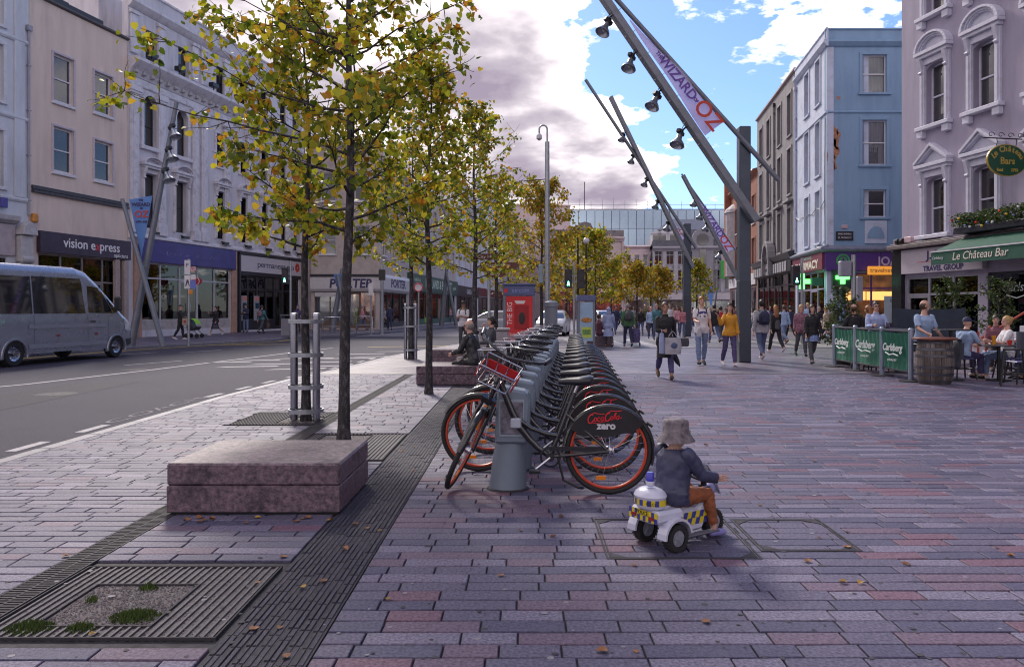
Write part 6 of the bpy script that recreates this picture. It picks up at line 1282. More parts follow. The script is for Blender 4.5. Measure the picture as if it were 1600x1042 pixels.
    o = bpy.data.objects.new('b', mb.mesh(SKINS[skin])); md = o.modifiers.new('r', 'REMESH'); md.mode = 'VOXEL'; md.voxel_size = res*max(.5, s); md2 = o.modifiers.new('s', 'SMOOTH'); md2.factor = .5; md2.iterations = 2
    me = evalmesh(o); n = len(me.vertices); co = np.empty(n*3); me.vertices.foreach_get('co', co); co = co.reshape(-1, 3); no = np.empty(n*3); me.vertices.foreach_get('normal', no); no = no.reshape(-1, 3)
    faces = [tuple(p.vertices) for p in me.polygons]; bpy.data.meshes.remove(me)
    segs = [('torso', P-sp_*.1*s, P+sp_*.5*s, .13*s, .13*s, 0, 1), ('neck', nb+sp_*.02*s, nb+sp_*.10*s, .05*s, .05*s, 0, 1), ('head', hc-V((0, 0, .05*s)), hc+V((0, 0, .04*s)), .095*s*hk, .095*s*hk, 0, 1)]
    for i in (0, 1):
        hp, kn, an, toe, heel = J[i]; sh, e, wr, f_ = A[i]
        segs += [('leg%d' % i, hp, kn, .085*s, .054*s, 0, 1), ('leg%d' % i, kn, an, .053*s, .036*s, 1, 2), ('foot%d' % i, heel, toe, .036*s, .028*s, 0, 1), ('arm%d' % i, sh+(e-sh)*.12, e, .05*s, .038*s, 0, 1), ('arm%d' % i, e, wr, .038*s, .024*s, 1, 2), ('hand%d' % i, wr+f_*.02*s, wr+f_*.1*s, .03*s, .03*s, 0, 1)]
    best = np.full(n, 9.); reg = np.zeros(n, int); tt = np.zeros(n)
    for k, (nm, a, b, ra, rb, t0, t1) in enumerate(segs):
        a_, b_ = np.array(a), np.array(b); d = b_-a_; u = np.clip((co-a_) @ d/(d @ d), 0, 1); ds = np.linalg.norm(co-(a_+u[:, None]*d), axis=1)-(ra+(rb-ra)*u)
        m_ = ds < best; best[m_] = ds[m_]; reg[m_] = k; tt[m_] = t0+(t1-t0)*u[m_]
    rn = np.array([q[0][:3] for q in segs])[reg]; up = (co-np.array(P)) @ np.array(sp_)/s
    fa = np.array([f[0] for f in faces]); 
    fr, ft, fu = rn[fa], tt[fa], up[fa]
    ex = MB()                                                        # fingers, eyes, mouth joined to the body
    for i, sd_ in ((0, -1), (1, 1)):
        sh, e, wr, f_ = A[i]; q = (f_.cross(V((0, 1, 0))) if abs(f_.y) < .8 else f_.cross(V((0, 0, 1)))).normalized(); w_ = f_.cross(q)
        for j in range(4):
            st = wr+f_*.08*s+w_*((j-1.5)*.019*s); ln = (.07, .078, .074, .058)[j]*s; cu = q*(-sd_ if abs(f_.y) < .8 else 1)
            ex.tube([st, st+f_*ln*.5+cu*.006*s, st+f_*ln*.8+cu*.024*s, st+f_*ln*.9+cu*.042*s], [.0095*s, .009*s, .008*s, .006*s], 6)
        th = wr+f_*.03*s+w_*.032*s*(1 if f_.z < 0 else -1); ex.tube([th, th+f_*.03*s+V((0, .025*s, 0)), th+f_*.06*s+V((0, .03*s, 0))], [.012*s, .011*s, .008*s], 6)
    ex.xf = Hm
    for sd_ in (-1, 1):
        ex.mi = 1; ex.ell((sd_*.030, .073, .002), (.0135, .008, .0075), 8, 6); ex.mi = 2; ex.ell((sd_*.030, .0795, .002), (.0065, .004, .007), 8, 6); ex.prism([(sd_*.016, .019), (sd_*.046, .021), (sd_*.048, .027), (sd_*.016, .025)], .074, .086)
    ex.mi = 3; ex.ell((0, .081, -.060), (.022, .010, .008), 8, 6); ex.mi = 0
    if glasses: ex.mi = 2; ex.ell((-.03, .085, .004), (.025, .012, .019), 8, 6).ell((.03, .085, .004), (.025, .012, .019), 8, 6).box(-.078, -.01, .004, -.07, .08, .012).box(.07, -.01, .004, .078, .08, .012).box(-.012, .086, .004, .012, .094, .012); ex.mi = 0
    me = bpy.data.meshes.new('person'); me.from_pydata(co.tolist()+ex.v, [], faces+[tuple(i+n for i in f) for f in ex.f])
    for m_ in (SKINS[skin], EYEW, EYED, LIP): me.materials.append(m_)
    me.polygons.foreach_set('material_index', [0]*len(faces)+ex.m); me.polygons.foreach_set('use_smooth', [True]*len(me.polygons)); me.update()
    root = link('person', me, None, loc=(xy[0], xy[1], zb), rot=(0, 0, sg(face))); tag(root, label, 'person', group)
    sd0 = sum(map(ord, label)) % 97
    def garment(name, mask, off, mat, fold=.006, k=(26, 16), flare=None):
        idx = np.nonzero(mask)[0]
        if len(idx) == 0: return
        used = {}; vs = []; fs = []
        for fi in idx:
            f = []
            for v_ in faces[fi]:
                if v_ not in used:
                    used[v_] = len(vs); c = co[v_]; o_ = off(v_) if callable(off) else off
                    o_ = o_*s+fold*s*noise.noise(V((c[0]*k[0]/s+sd0, c[1]*k[0]/s, c[2]*k[1]/s))); vs.append(tuple(c+no[v_]*o_))
                f.append(used[v_])
            fs.append(tuple(f))
        m2 = bpy.data.meshes.new(name); m2.from_pydata(vs, [], fs); m2.materials.append(CL(mat)); m2.polygons.foreach_set('use_smooth', [True]*len(fs)); m2.update(); return link(name, m2, root)
    isleg = fr == 'leg'; isarm = fr == 'arm'; ist = fr == 'tor'
    if bot: garment('trousers' if blen > 1.2 else 'shorts', (isleg & (ft < blen)) | (ist & (fu < .06)), lambda v_: .009+.006*min(1, tt[v_]) if rn[v_] == 'leg' else .008, bot, max(.012, fold), (20, 24))
    garment('shoe', fr == 'foo', .007, shoes, .0)
    if top: garment('top', ((ist | (isleg & (ft < (.16 if sit is not None else .6)))) & (fu > hem) & (fu < .485)) | (isarm & (ft < sleeve)) | ((tophem2 is not None) & isleg & (ft < (tophem2 or 0))), lambda v_: toploose+(.012 if up[v_] < .04 else 0), top, fold, (17, 11) if fold < .015 else (24, 15))
    if top and sleeve > 1.5:
        cl = MB(); loft(cl, [(nb-sp_*.045*s, V((.088*s, 0, 0)), fw*.078*s), (nb-sp_*.005*s, V((.070*s, 0, 0)), fw*.072*s), (nb+sp_*.028*s, V((.066*s, 0, 0)), fw*.070*s)], 16); cl.f = cl.f[:-2]; cl.m = cl.m[:-2]; cl.build('collar', CL(top), root, smooth=60, fix=False)
    if skirt:
        z0, z1, mt, fl = skirt; rings = []
        for q in np.linspace(0, 1, 7):
            zz = P.z+(.06+(-z0-.06)*q)*s if sit is None else 0; cs = []
            for i in (0, 1):
                hp, kn, an = J[i][:3]; pts = [hp, kn, an]
                for a, b in ((hp, kn), (kn, an)):
                    if b.z <= zz <= a.z: cs.append(a.lerp(b, (a.z-zz)/max(1e-4, a.z-b.z)))
            cx_ = P if zz > P.z-.03*s or not cs else sum(cs, V((0, 0, 0)))/len(cs); spx = max([abs(c.x-cx_.x) for c in cs]+[.05]); spy = max([abs(c.y-cx_.y) for c in cs]+[0])
            rings.append((V((cx_.x, cx_.y, zz)), V(((.10*s+spx*.75+fl*q*s), 0, 0)), V((0, (.115+.0*q+fl*q*.8)*s+spy*.85, 0))))
        sk = MB(); loft(sk, rings, 26); sk.f = sk.f[:-2]; sk.m = sk.m[:-2]
        sk.v = [tuple(V(v_)+V((v_[0]-P.x, v_[1]-P.y, 0)).normalized()*(.012*s*math.sin(13*math.atan2(v_[1]-P.y, v_[0]-P.x)+sd0)*min(1, max(0, (P.z-v_[2])*3)))) for v_ in sk.v]
        sk.build('skirt', CL(mt), root, smooth=80, fix=False)
    st, hcn = hair
    if st != 'bald':
        hb = MB(); hb.xf = Hm; hm_ = HAIRS.get(hcn) or CL(hcn)
        def cap(rx, ry, rz, lo, front, nu=22, nv=14, dz_=.0, jit=.006):
            vs = {}; 
            for i in range(nv+1):
                for j in range(nu):
                    t = -PI/2+PI*i/nv; a = 2*PI*j/nu; jj = 1+jit*14*noise.noise(V((math.cos(a)*4+sd0, math.sin(a)*4, t*5)))
                    p = V((rx*math.cos(t)*math.cos(a)*jj, -.014+ry*math.cos(t)*math.sin(a)*jj, .022+dz_+rz*math.sin(t)*jj)); vs[i, j] = p
            fs = []; ids = {}; L_ = []
            for i in range(nv):
                for j in range(nu):
                    q = [vs[i, j], vs[i, (j+1) % nu], vs[i+1, (j+1) % nu], vs[i+1, j]]; m_ = (q[0]+q[2])/2
                    lim = lo if m_.y < .02 else (front if abs(m_.x) < .055 or m_.y > .05 else (lo*.3+front*.7))
                    if m_.z < lim: continue
                    f = []
                    for kk in ((i, j), (i, (j+1) % nu), (i+1, (j+1) % nu), (i+1, j)):
                        if kk not in ids: ids[kk] = len(L_); L_.append(vs[kk])
                        f.append(ids[kk])
                    fs.append(tuple(f))
            hb._add(L_, fs)
        if st == 'short': cap(.081, .102, .112, -.06, .058)
        elif st == 'balding': cap(.079, .099, .09, -.07, .5, dz_=-.02)
        elif st in ('long', 'pony', 'bob'):
            cap(.083, .104, .115, -.09, .06, jit=.008)
            if st == 'long': loft(hb, [((0, -.055, .05), V((.076, 0, 0)), V((0, .05, 0))), ((0, -.075, -.06), V((.088, 0, 0)), V((0, .05, 0))), ((0, -.095, -.17), V((.095, 0, 0)), V((0, .045, 0))), ((0, -.11, -.27), V((.085, 0, 0)), V((0, .035, 0))), ((0, -.115, -.33), V((.05, 0, 0)), V((0, .02, 0)))], 14)
            if st == 'bob': loft(hb, [((0, -.03, .05), V((.084, 0, 0)), V((0, .075, 0))), ((0, -.035, -.06), V((.092, 0, 0)), V((0, .072, 0))), ((0, -.04, -.125), V((.088, 0, 0)), V((0, .065, 0)))], 16)
            if st == 'pony': loft(hb, [((0, -.11, .04), V((.03, 0, 0)), V((0, .03, 0))), ((0, -.14, -.05), V((.035, 0, 0)), V((0, .03, 0))), ((0, -.13, -.2), V((.02, 0, 0)), V((0, .02, 0)))], 10)
        elif st == 'bun': cap(.082, .103, .113, -.06, .06); hb.ell((0, -.10, .06), (.045, .04, .045), 10, 8)
        elif st == 'cap': cap(.084, .106, .113, .012, .035); hb.prism([(-.07, .06), (-.05, .15), (0, .17), (.05, .15), (.07, .06)], .030, .042, 'xy')
        elif st == 'hood': cap(.092, .112, .122, -.13, .075, jit=.003); loft(hb, [((0, -.04, -.04), V((.095, 0, 0)), V((0, .085, 0))), ((0, -.03, -.12), V((.105, 0, 0)), V((0, .095, 0))), ((0, -.02, -.17), V((.12, 0, 0)), V((0, .1, 0)))], 16)
        elif st == 'hat':
            hb.lathe([(.155, -.058), (.150, -.045), (.118, .0), (.106, .04), (.103, .10), (.095, .122), (.06, .134), (.01, .138)], 24, (0, -.008, 0), sy=1.1); hb.lathe([(.148, -.056), (.112, -.002), (.02, .0)], 24, (0, -.008, 0), sy=1.1)
        hb.build('hat' if st in ('cap', 'hat') else ('hood' if st == 'hood' else 'hair'), hm_, root, smooth=80, fix=False)
    root['_j'] = [float(x) for q in (A[0][2]+A[0][3]*.09*s, A[1][2]+A[1][3]*.09*s, P+sp_*.42*s, P) for x in q]
    return root
def wpt(p, k):                                                        # world point of a person's left hand, right hand, upper back, pelvis
    j = list(p['_j']); q = V(j[k*3:k*3+3]); a = p.rotation_euler.z; return V((p.location.x+q.x*math.cos(a)-q.y*math.sin(a), p.location.y+q.x*math.sin(a)+q.y*math.cos(a), p.location.z+q.z))
def backpack(label, p, mat='navy', s_=1.):
    c = wpt(p, 2); a = p.rotation_euler.z; t = thing('backpack', label, 'backpack', c, a); mb = MB(); loft(mb, [((0, -.19*s_, -.30*s_), V((.13*s_, 0, 0)), V((0, .06, 0))), ((0, -.215*s_, -.22*s_), V((.155*s_, 0, 0)), V((0, .085, 0))), ((0, -.21*s_, -.02*s_), V((.15*s_, 0, 0)), V((0, .08, 0))), ((0, -.185*s_, .08*s_), V((.09*s_, 0, 0)), V((0, .045, 0)))], 16)
    mb.build('pack', CL(mat), t, smooth=60)
    for sd_ in (-1, 1): MB().tube([(sd_*.09, -.15, .06), (sd_*.10, -.04, .12), (sd_*.105, .09, .06), (sd_*.12, .10, -.08), (sd_*.15, -.02, -.20), (sd_*.13, -.15, -.24)], .016, 6, sq=2).build('strap', CL('black'), t, smooth=60)
    MB().box(-.10, -.315*s_, -.24*s_, .10, -.285*s_, -.06*s_).build('front_pocket', CL(mat), t, bev=.02); return t
def bag(label, p, hand, mat, w_=.34, h_=.36, d=.10, drop=.16, name='shopping_bag', cat='shopping bag', rz=None, off=(0, 0, 0), prt=None):
    c = wpt(p, hand)+V(off); t = thing(name, label, cat, c, rz if rz is not None else p.rotation_euler.z+PI/2); m_ = CL(mat)
    mb = MB(); loft(mb, [((0, 0, -drop-h_), V((w_/2, 0, 0)), V((0, d/2, 0))), ((.01, 0, -drop-h_*.5), V((w_*.53, 0, 0)), V((0, d*.62, 0))), ((0, 0, -drop-.02), V((w_*.48, 0, 0)), V((0, d*.42, 0)))], 14); mb.build('body', m_, t, smooth=70)
    MB().tube([(-w_*.25, 0, -drop), (-w_*.12, 0, -drop*.4), (0, 0, -.01), (w_*.12, 0, -drop*.4), (w_*.25, 0, -drop)], .008, 5).build('handle', m_, t)
    if prt: MB().ell((0, -d*.6, -drop-h_*.5), (w_*.2, .012, h_*.17), 10, 6).build('print', CL(prt), t)
    return t
# ------------------------------------------------ rental bicycles in their docks
FRM = M('bike_black', (.014, .014, .018), .25, spec=.6, coat=.5, var=0); TYR = M('tyre', (.018, .018, .02), .75, var=.15, sc=30); RIMR = M('rim_red', (.50, .055, .022), .4, var=.1); CHR = M('chrome', (.55, .55, .6), .22, metal=1, var=0); SADM = M('saddle', (.02, .02, .028), .35, var=.2); REFO = M('reflector_amber', (.75, .22, .01), .3, var=0); REDP = M('basket_red', (.45, .02, .025), .35, var=.1); COKE = M('coke_red', (.62, .02, .03), .5, var=0); SILT = M('zero_silver', (.55, .55, .6), .5, var=0); BOXS = M('lock_silver', (.40, .44, .52), .35, metal=.3, var=.05)
def script_logo(parent, x, y, z, w_, mat):                            # flowing red script drawn as bent ribbons
    k = w_/2.62; mb = MB()
    def arc(cx_, cz, rx, rz_, a0, a1, n=12): return [(cx_+rx*math.cos(R(a0+(a1-a0)*i/n)), cz+rz_*math.sin(R(a0+(a1-a0)*i/n))) for i in range(n+1)]
    strokes = [(arc(.22, .18, .22, .32, 60, 330)+[(.5, .12)], .055), (arc(.56, .1, .10, .13, 100, 460), .042), (arc(.82, .1, .10, .13, 50, 320), .042), (arc(1.08, .1, .10, .13, 60, 420)+[(1.17, .22), (1.18, .0), (1.28, .05)], .042),
               (arc(1.5, .2, .20, .30, 60, 330)+[(1.74, .12)], .055), (arc(1.8, .1, .10, .13, 100, 460), .042), ([(1.98, .0), (1.97, .25), (2.02, .5), (2.08, .48), (2.04, .2), (2.08, .0)], .04), (arc(2.26, .1, .10, .13, 60, 420)+[(2.36, .22), (2.37, .0), (2.56, .08)], .042),
               ([(.1, .5), (.4, .62), (.8, .5), (1.2, .44)], .035), ([(1.4, .5), (1.7, .66), (2.1, .58), (2.5, .6)], .035), ([(.3, -.1), (.7, -.2), (1.2, -.12), (1.5, -.1)], .03)]
    for q, r in strokes: mb.tube([(x+(a-1.31+.18*b)*k, y, z+(b-.15+.10*(a-1.31))*k) for a, b in q], r*k, 5, sq=1)
    return mb.build('logo', mat, parent)
def wheel(root, name, m, spokes=True):
    def mk(fn): mb = MB(); mb.xf = m; fn(mb); return mb
    t = mk(lambda b: b.torus((0, 0, 0), .326, .021, 40, 8)).build(name, TYR, root, smooth=60, fix=False)
    mk(lambda b: b.torus((0, 0, 0), .297, .0125, 40, 6)).build('rim', RIMR, t, smooth=60, fix=False)
    def sp_(b):
        for k in range(28):
            a = 2*PI*k/28; s_ = (-1)**k*.025; a2 = a+(.25 if k % 4 < 2 else -.25); b.tube([(.03*math.cos(a2), s_, .03*math.sin(a2)), (.29*math.cos(a), 0, .29*math.sin(a))], .0016, 3, cap=False)
    mk(sp_).build('spokes', CHR, t, fix=False)
    mk(lambda b: b.lathe([(.014, -.055), (.014, -.04), (.032, -.035), (.024, -.02), (.024, .02), (.032, .035), (.014, .04), (.014, .055)], 12, axis='y')).build('hub', CHR, t, smooth=50)
    mk(lambda b: b.cbox((-.06, -.012, -.215), (.075, .012, .03)).cbox((.06, -.012, .215), (.03, .012, .075))).build('reflector', REFO, t)
    return t
def fender(root, m, a0, a1, Rr=.362, wd=.028):
    mb = MB(); mb.xf = m; n = 22; pr_ = [(-wd, -.018), (-wd*.7, .0), (0, .006), (wd*.7, .0), (wd, -.018)]; vs = []
    for i in range(n+1):
        a = R(a0+(a1-a0)*i/n)
        for y, dr in pr_: vs.append(((Rr+dr)*math.cos(a), y, (Rr+dr)*math.sin(a)))
    mb._add(vs, [(i*5+j, i*5+j+1, (i+1)*5+j+1, (i+1)*5+j) for i in range(n) for j in range(4)]); return mb.build('fender', FRM, root, smooth=70, fix=False)
def bike(label, steer=0.):
    t = thing('rental_bicycle', label, 'bicycle', (0, 0, 0), 0, 'rental bicycles in the dock row')
    hub = V((.565, 0, .345)); bb = V((.107, 0, .295))
    mb = MB()
    mb.tube([(-.30, 0, .90), (-.26, 0, .80), (-.20, 0, .65), (-.14, 0, .53), (-.06, 0, .43), (.01, 0, .36), bb], [.026, .026, .029, .030, .028, .026, .026], 10)
    mb.tube([(-.205, 0, .66), (-.15, 0, .585), (-.05, 0, .515), (.06, 0, .475), (.165, 0, .455)], .019, 8)
    mb.tube([bb, (.30, 0, .80)], .019, 8)
    for s_ in (-1, 1): mb.tube([bb+V((0, s_*.03, 0)), hub+V((0, s_*.06, 0))], .013, 6); mb.tube([(.232, s_*.02, .63), hub+V((0, s_*.06, .0))], .010, 6)
    mb.lathe([(.035, -.05), (.035, .05)], 12, tuple(bb), 'y'); mb.build('frame', FRM, t, smooth=50, fix=False)
    MB().tube([(.29, 0, .775), (.322, 0, .86)], .0135, 8).build('seat_post', CHR, t, smooth=50)
    mb = MB(); loft(mb, [(V((.17, 0, .885)), V((0, .022, 0)), V((0, 0, .02))), (V((.24, 0, .888)), V((0, .035, 0)), V((0, 0, .027))), (V((.33, 0, .890)), V((0, .085, 0)), V((0, 0, .036))), (V((.41, 0, .898)), V((0, .105, 0)), V((0, 0, .042))), (V((.445, 0, .905)), V((0, .07, 0)), V((0, 0, .03)))], 12); mb.build('saddle', SADM, t, smooth=60)
    wheel(t, 'rear_wheel', Mx.Translation(hub)); fender(t, Mx.Translation(hub), -18, 172)
    # skirt guard with the drinks logo
    n = 16; vs = []; mb = MB()
    for i in range(n+1):
        a = R(38+(150-38)*i/n); k = (i/n-.5)*2; ri = .11+.12*k*k
        for q in (ri, .352): vs.append((hub.x+q*math.cos(a), -.046, hub.z+q*math.sin(a)))
    mb._add(vs, [(2*i, 2*i+1, 2*i+3, 2*i+2) for i in range(n)]); sg = mb.build('skirt_guard', M('guard_black', (.014, .013, .017), .35, var=.3, sc=8), t, fix=False)
    script_logo(sg, hub.x-.03, -.052, hub.z+.262, .27, COKE); text('lettering', 'zero', .078, SILT, sg, (hub.x-.02, -.052, hub.z+.20), bold=.003)
    # drive
    MB().torus((bb.x, -.045, bb.z), .075, .008, 20, 6).box(bb.x-.01, -.05, bb.z+.05, hub.x, -.036, bb.z+.085).build('chain_guard', FRM, t, smooth=50)
    cr = MB().tube([bb+V((0, -.07, 0)), bb+V((-.12, -.075, -.095))], .011, 6).tube([bb+V((0, .07, 0)), bb+V((.12, .075, .095))], .011, 6).build('crank', CHR, t); MB().cbox(bb+V((-.12, -.125, -.095)), (.085, .09, .022)).cbox(bb+V((.12, .125, .095)), (.085, .09, .022)).build('pedal', BLACK, cr)
    MB().tube([bb+V((.06, -.05, 0)), (.21, -.06, .12), (.33, -.10, .07), (.36, -.13, .075)], .011, 6).build('kickstand', BLACK, t)
    MB().cbox((-.165, -.035, .56), (.085, .06, .075)).build('lock_box', BOXS, t, bev=.008); MB().cbox((.60, 0, .345), (.012, .15, .012)).build('axle_pin', CHR, t)
    MB().tube([hub+V((.30, 0, .22)), hub+V((.345, 0, .19))], .012, 6).build('rear_lamp', BLACK, t)
    # steered parts
    ax0, ax1 = V((-.565, 0, .345)), V((-.262, 0, 1.0)); axd = (ax1-ax0).normalized()
    m = Mx.Translation(ax1) @ Mx.Rotation(steer, 4, axd) @ Mx.Translation(-ax1)
    piv = V((-.355, 0, .80))
    mb = MB(); mb.xf = m
    for s_ in (-1, 1): mb.tube([ax0+V((0, s_*.055, 0)), ax0.lerp(ax1, .45)+V((0, s_*.052, 0)), ax0.lerp(ax1, .6)+V((.0, s_*.04, 0))], [.012, .017, .018], 8)
    mb.cbox(ax0.lerp(ax1, .60), (.06, .11, .05)).tube([ax0.lerp(ax1, .58), ax1+axd*.06], .021, 10); fk = mb.build('fork', FRM, t, smooth=50, fix=False)
    wheel(t, 'front_wheel', m @ Mx.Translation(ax0)); fender(t, m @ Mx.Translation(ax0), 15, 150)
    st = ax1+axd*.06
    mb = MB(); mb.xf = m; mb.tube([st, st+V((-.02, 0, .035))], .018, 8)
    for s_ in (-1, 1): mb.tube([st+V((-.02, 0, .035)), st+V((-.01, s_*.12, .06)), st+V((.05, s_*.24, .065)), st+V((.15, s_*.29, .045)), st+V((.22, s_*.30, .04))], .0125, 8)
    hb = mb.build('handlebar', FRM, t, smooth=50, fix=False)
    for s_ in (-1, 1):
        mb = MB(); mb.xf = m; mb.tube([st+V((.12, s_*.28, .05)), st+V((.235, s_*.301, .04))], .018, 8).tube([st+V((.06, s_*.23, .05)), st+V((.12, s_*.22, .015)), st+V((.19, s_*.235, .01))], .006, 5); mb.build('grip', SADM, hb, smooth=50)
    mb = MB(); mb.xf = m   # front carrier: wire tray with red sides
    c = ax1+V((-.17, 0, .02))
    for z, ex_ in ((.08, 0), (-.08, -.03)):
        q = [c+V((-.12-ex_, -.15-ex_, z)), c+V((.10, -.15-ex_, z)), c+V((.10, .15+ex_, z)), c+V((-.12-ex_, .15+ex_, z))]; mb.tube(q+[q[0]], .007, 5)
    for y in (-.15, -.05, .05, .15): mb.tube([c+V((-.12, y, .08)), c+V((-.09, y*.8, -.08)), c+V((.10, y*.8, -.08)), c+V((.10, y, .08))], .005, 4)
    mb.tube([ax0.lerp(ax1, .62)+V((0, 0, 0)), c+V((-.05, 0, -.08))], .010, 5); bk_ = mb.build('carrier', CHR, t, fix=False)
    mb = MB(); mb.xf = m; mb.cbox(c+V((-.005, -.152, -.01)), (.19, .008, .075)).cbox(c+V((-.005, .152, -.01)), (.19, .008, .075)).cbox(c+V((.108, 0, -.02)), (.008, .26, .10)); mb.build('side_panel', REDP if abs(steer) > .5 else BLACK, bk_, bev=.003)
    mb = MB(); mb.xf = m; mb.cbox(ax1+V((-.10, 0, -.14)), (.06, .06, .06)); mb.build('head_lamp', BLACK, t, bev=.01)
    return t
DKC = M('dock_bluegrey', (.175, .215, .275), .42, metal=.2, var=.08, sc=3, dirt=.15, dcol=(.09, .12, .17), dsc=4); DKL = M('dock_panel', (.26, .31, .38), .4, var=.1)
def dock(label):
    t = thing('docking_post', label, 'bike dock', (0, 0, 0), 0, 'bicycle docking posts')
    mb = MB(); loft(mb, [(V((x, 0, z)), V((rx, 0, 0)), V((0, ry, 0))) for z, x, rx, ry in ((0, 0, .155, .13), (.02, 0, .152, .128), (.25, .015, .138, .112), (.48, .04, .122, .098), (.66, .062, .118, .094), (.75, .07, .112, .09), (.775, .072, .095, .075))], 24); mb.build('column', DKC, t, smooth=50)
    MB().lathe([(.175, .0), (.175, .008), (.16, .012)], 24, sy=.85).build('base_plate', IRON, t)
    h = MB().prism([(-.10, .38), (.17, .38), (.19, .70), (.16, .80), (-.05, .84), (-.08, .80)], -.125, .125).build('head', DKC, t, bev=.02)
    MB().box(-.05, -.137, .46, .13, -.126, .72).build('info_panel', M('dock_print', (.14, .13, .17), .35, var=.8, sc=14), h, bev=.004); MB().box(-.06, -.132, .44, .14, -.1255, .74).build('panel_rim', DKL, h, bev=.004)
    MB().box(.05, -.19, .53, .11, -.137, .60).build('lock_jaw', CHR, h, bev=.006)
    return t
proto = bike('rental bicycle nearest the camera, its front wheel turned towards the viewer, red basket', R(86))
straight = bike('rental bicycle second in the row, black with red rims and a drinks logo guard')
dk0 = dock('blue grey docking post at the near end of the bicycle row')
ORD = 'first second third fourth fifth sixth seventh eighth ninth tenth eleventh twelfth thirteenth fourteenth fifteenth'.split()
for i in range(15):
    q = V((.112, 6.1, 0))+V((.068, .9977, 0))*(.79*i+rnd.uniform(-.03, .03)*(i > 1)); rz = -R(3)+rnd.uniform(-.035, .035)*(i > 0)
    lab = 'rental bicycle in the dock row, %s counted from the near end' % ORD[i]
    if i == 2: kinds = [straight, bike('rental bicycle third in the row, handlebar turned a little left', R(11)), bike('rental bicycle fourth in the row, handlebar turned a little right', R(-9))]
    b = proto if i == 0 else (straight if i == 1 else (kinds[i-1] if i < 4 else dup(kinds[i*7 % 3], label=lab)))
    b.location = q; b.rotation_euler = (0, 0, rz); 
    d = dk0 if i == 0 else dup(dk0, label='blue grey docking post holding the %s bicycle from the near end' % ORD[i]); d.location = q+V((-.235, .17, 0)); d.rotation_euler = (0, 0, -R(3))
# a couple of bicycles at the far end parked askew are the last of the row
# ------------------------------------------------ police toy trike with a child
T0, TA = V((.845, 4.74, 0)), R(33)
TW = M('toy_white', (.52, .53, .66), .3, var=.04, coat=.3); TY = M('toy_yellow', (.62, .50, .02), .35, var=0); TB = M('toy_blue', (.045, .05, .28), .3, var=0); TG = M('toy_grey', (.11, .11, .14), .5)
tk = thing('toy_trike', 'white and yellow toy police trike with a blue lamp, ridden by the small child', 'toy trike', T0, TA); tk.scale = (.87, .86, .9)
def toywheel(nm, x, y, r, wd):
    mb = MB(); mb.lathe([(r*.62, -wd*.5), (r*.93, -wd*.5), (r, -wd*.38), (r, wd*.38), (r*.93, wd*.5), (r*.62, wd*.5)], 26, (x, y, r), 'y', cap=False)
    for k in range(26):
        a = 2*PI*k/26
        for s_ in (-1, 1): mb.bar((x+r*.98*math.cos(a), y+s_*wd*.06, r+r*.98*math.sin(a)), (x+r*.96*math.cos(a+.1), y+s_*wd*.5, r+r*.96*math.sin(a+.1)), .010, .012, up=(math.cos(a), 0, math.sin(a)))
    w_ = mb.build(nm, TYR, tk, smooth=40, fix=False); mb = MB()
    for s_ in (-1, 1):
        mb.lathe([(r*.6, -.004), (r*.6, .004)], 20, (x, y+s_*wd*.36, r), 'y') ; mb.lathe([(r*.15, -.01), (r*.12, .012)], 10, (x, y+s_*wd*.44, r), 'y')
        for k in range(5): a = 2*PI*k/5+.3; mb.bar((x, y+s_*wd*.42, r), (x+r*.56*math.cos(a), y+s_*wd*.42, r+r*.56*math.sin(a)), .022, .012, up=(0, 1, 0), taper=.7)
    mb.build('rim', M('toy_silver', (.35, .36, .42), .35, metal=.5), w_); return w_
for y in (-.155, .155): toywheel('rear_wheel', 0, y, .092, .082)
toywheel('front_wheel', .525, 0, .092, .062)
mb = MB(); mb.prism([(-.15, .17), (-.14, .27), (-.06, .30), (.16, .26), (.30, .235), (.36, .30), (.42, .36), (.44, .33), (.40, .17), (.34, .08), (.14, .075), (.10, .17), (.0, .205), (-.1, .19)], -.085, .085); mb.build('body', TW, tk, bev=.02)
mb = MB(); mb.prism([(-.16, .19), (-.15, .275), (.09, .275), (.11, .20)], -.15, .15); mb.build('rear_tub', TW, tk, bev=.02)
for s_ in (-1, 1):
    mb = MB(); n = 10
    for k in range(n):
        a0, a1 = PI*(.05+.95*k/n), PI*(.05+.95*(k+1)/n); mb.prism([(.115*math.cos(a0), .095+.115*math.sin(a0)), (.115*math.cos(a1), .095+.115*math.sin(a1)), (.132*math.cos(a1), .095+.132*math.sin(a1)), (.132*math.cos(a0), .095+.132*math.sin(a0))], s_*.115, s_*.20)
    mb.build('mudguard', TW, tk)
    MB().box(.12, s_*.09, .062, .46, s_*.15, .08).build('footboard', TG, tk, bev=.01)
mb = MB(); loft(mb, [(V((-.09, 0, z)), V((rx, 0, 0)), V((0, ry, 0))) for z, rx, ry in ((.28, .085, .11), (.30, .10, .122), (.345, .10, .122), (.36, .106, .13), (.385, .094, .115), (.405, .065, .085), (.415, .04, .05))], 24); tb_ = mb.build('top_box', TW, tk, smooth=40)
for k in range(24):
    a0, a1 = 2*PI*k/24, 2*PI*(k+1)/24; m_ = TY if (k+ (0)) % 2 else TB
    if k in (17, 18, 19): m_ = TY
    for row, (z0, z1) in enumerate(((.303, .343),)):
        MB()._add([(-.09+.1015*math.cos(a), .1235*math.sin(a), z) for a in (a0, a1) for z in (z0, z1)], [(0, 2, 3, 1)]).build('checker', m_, tb_, fix=False)
text('lettering', 'POLICE', .03, BLACK, tb_, (-.09-.1035*math.cos(R(35)), -.1255*math.sin(R(35))-.03, .323), rot=(PI/2, 0, -R(60)), ext=.001, width=.07)
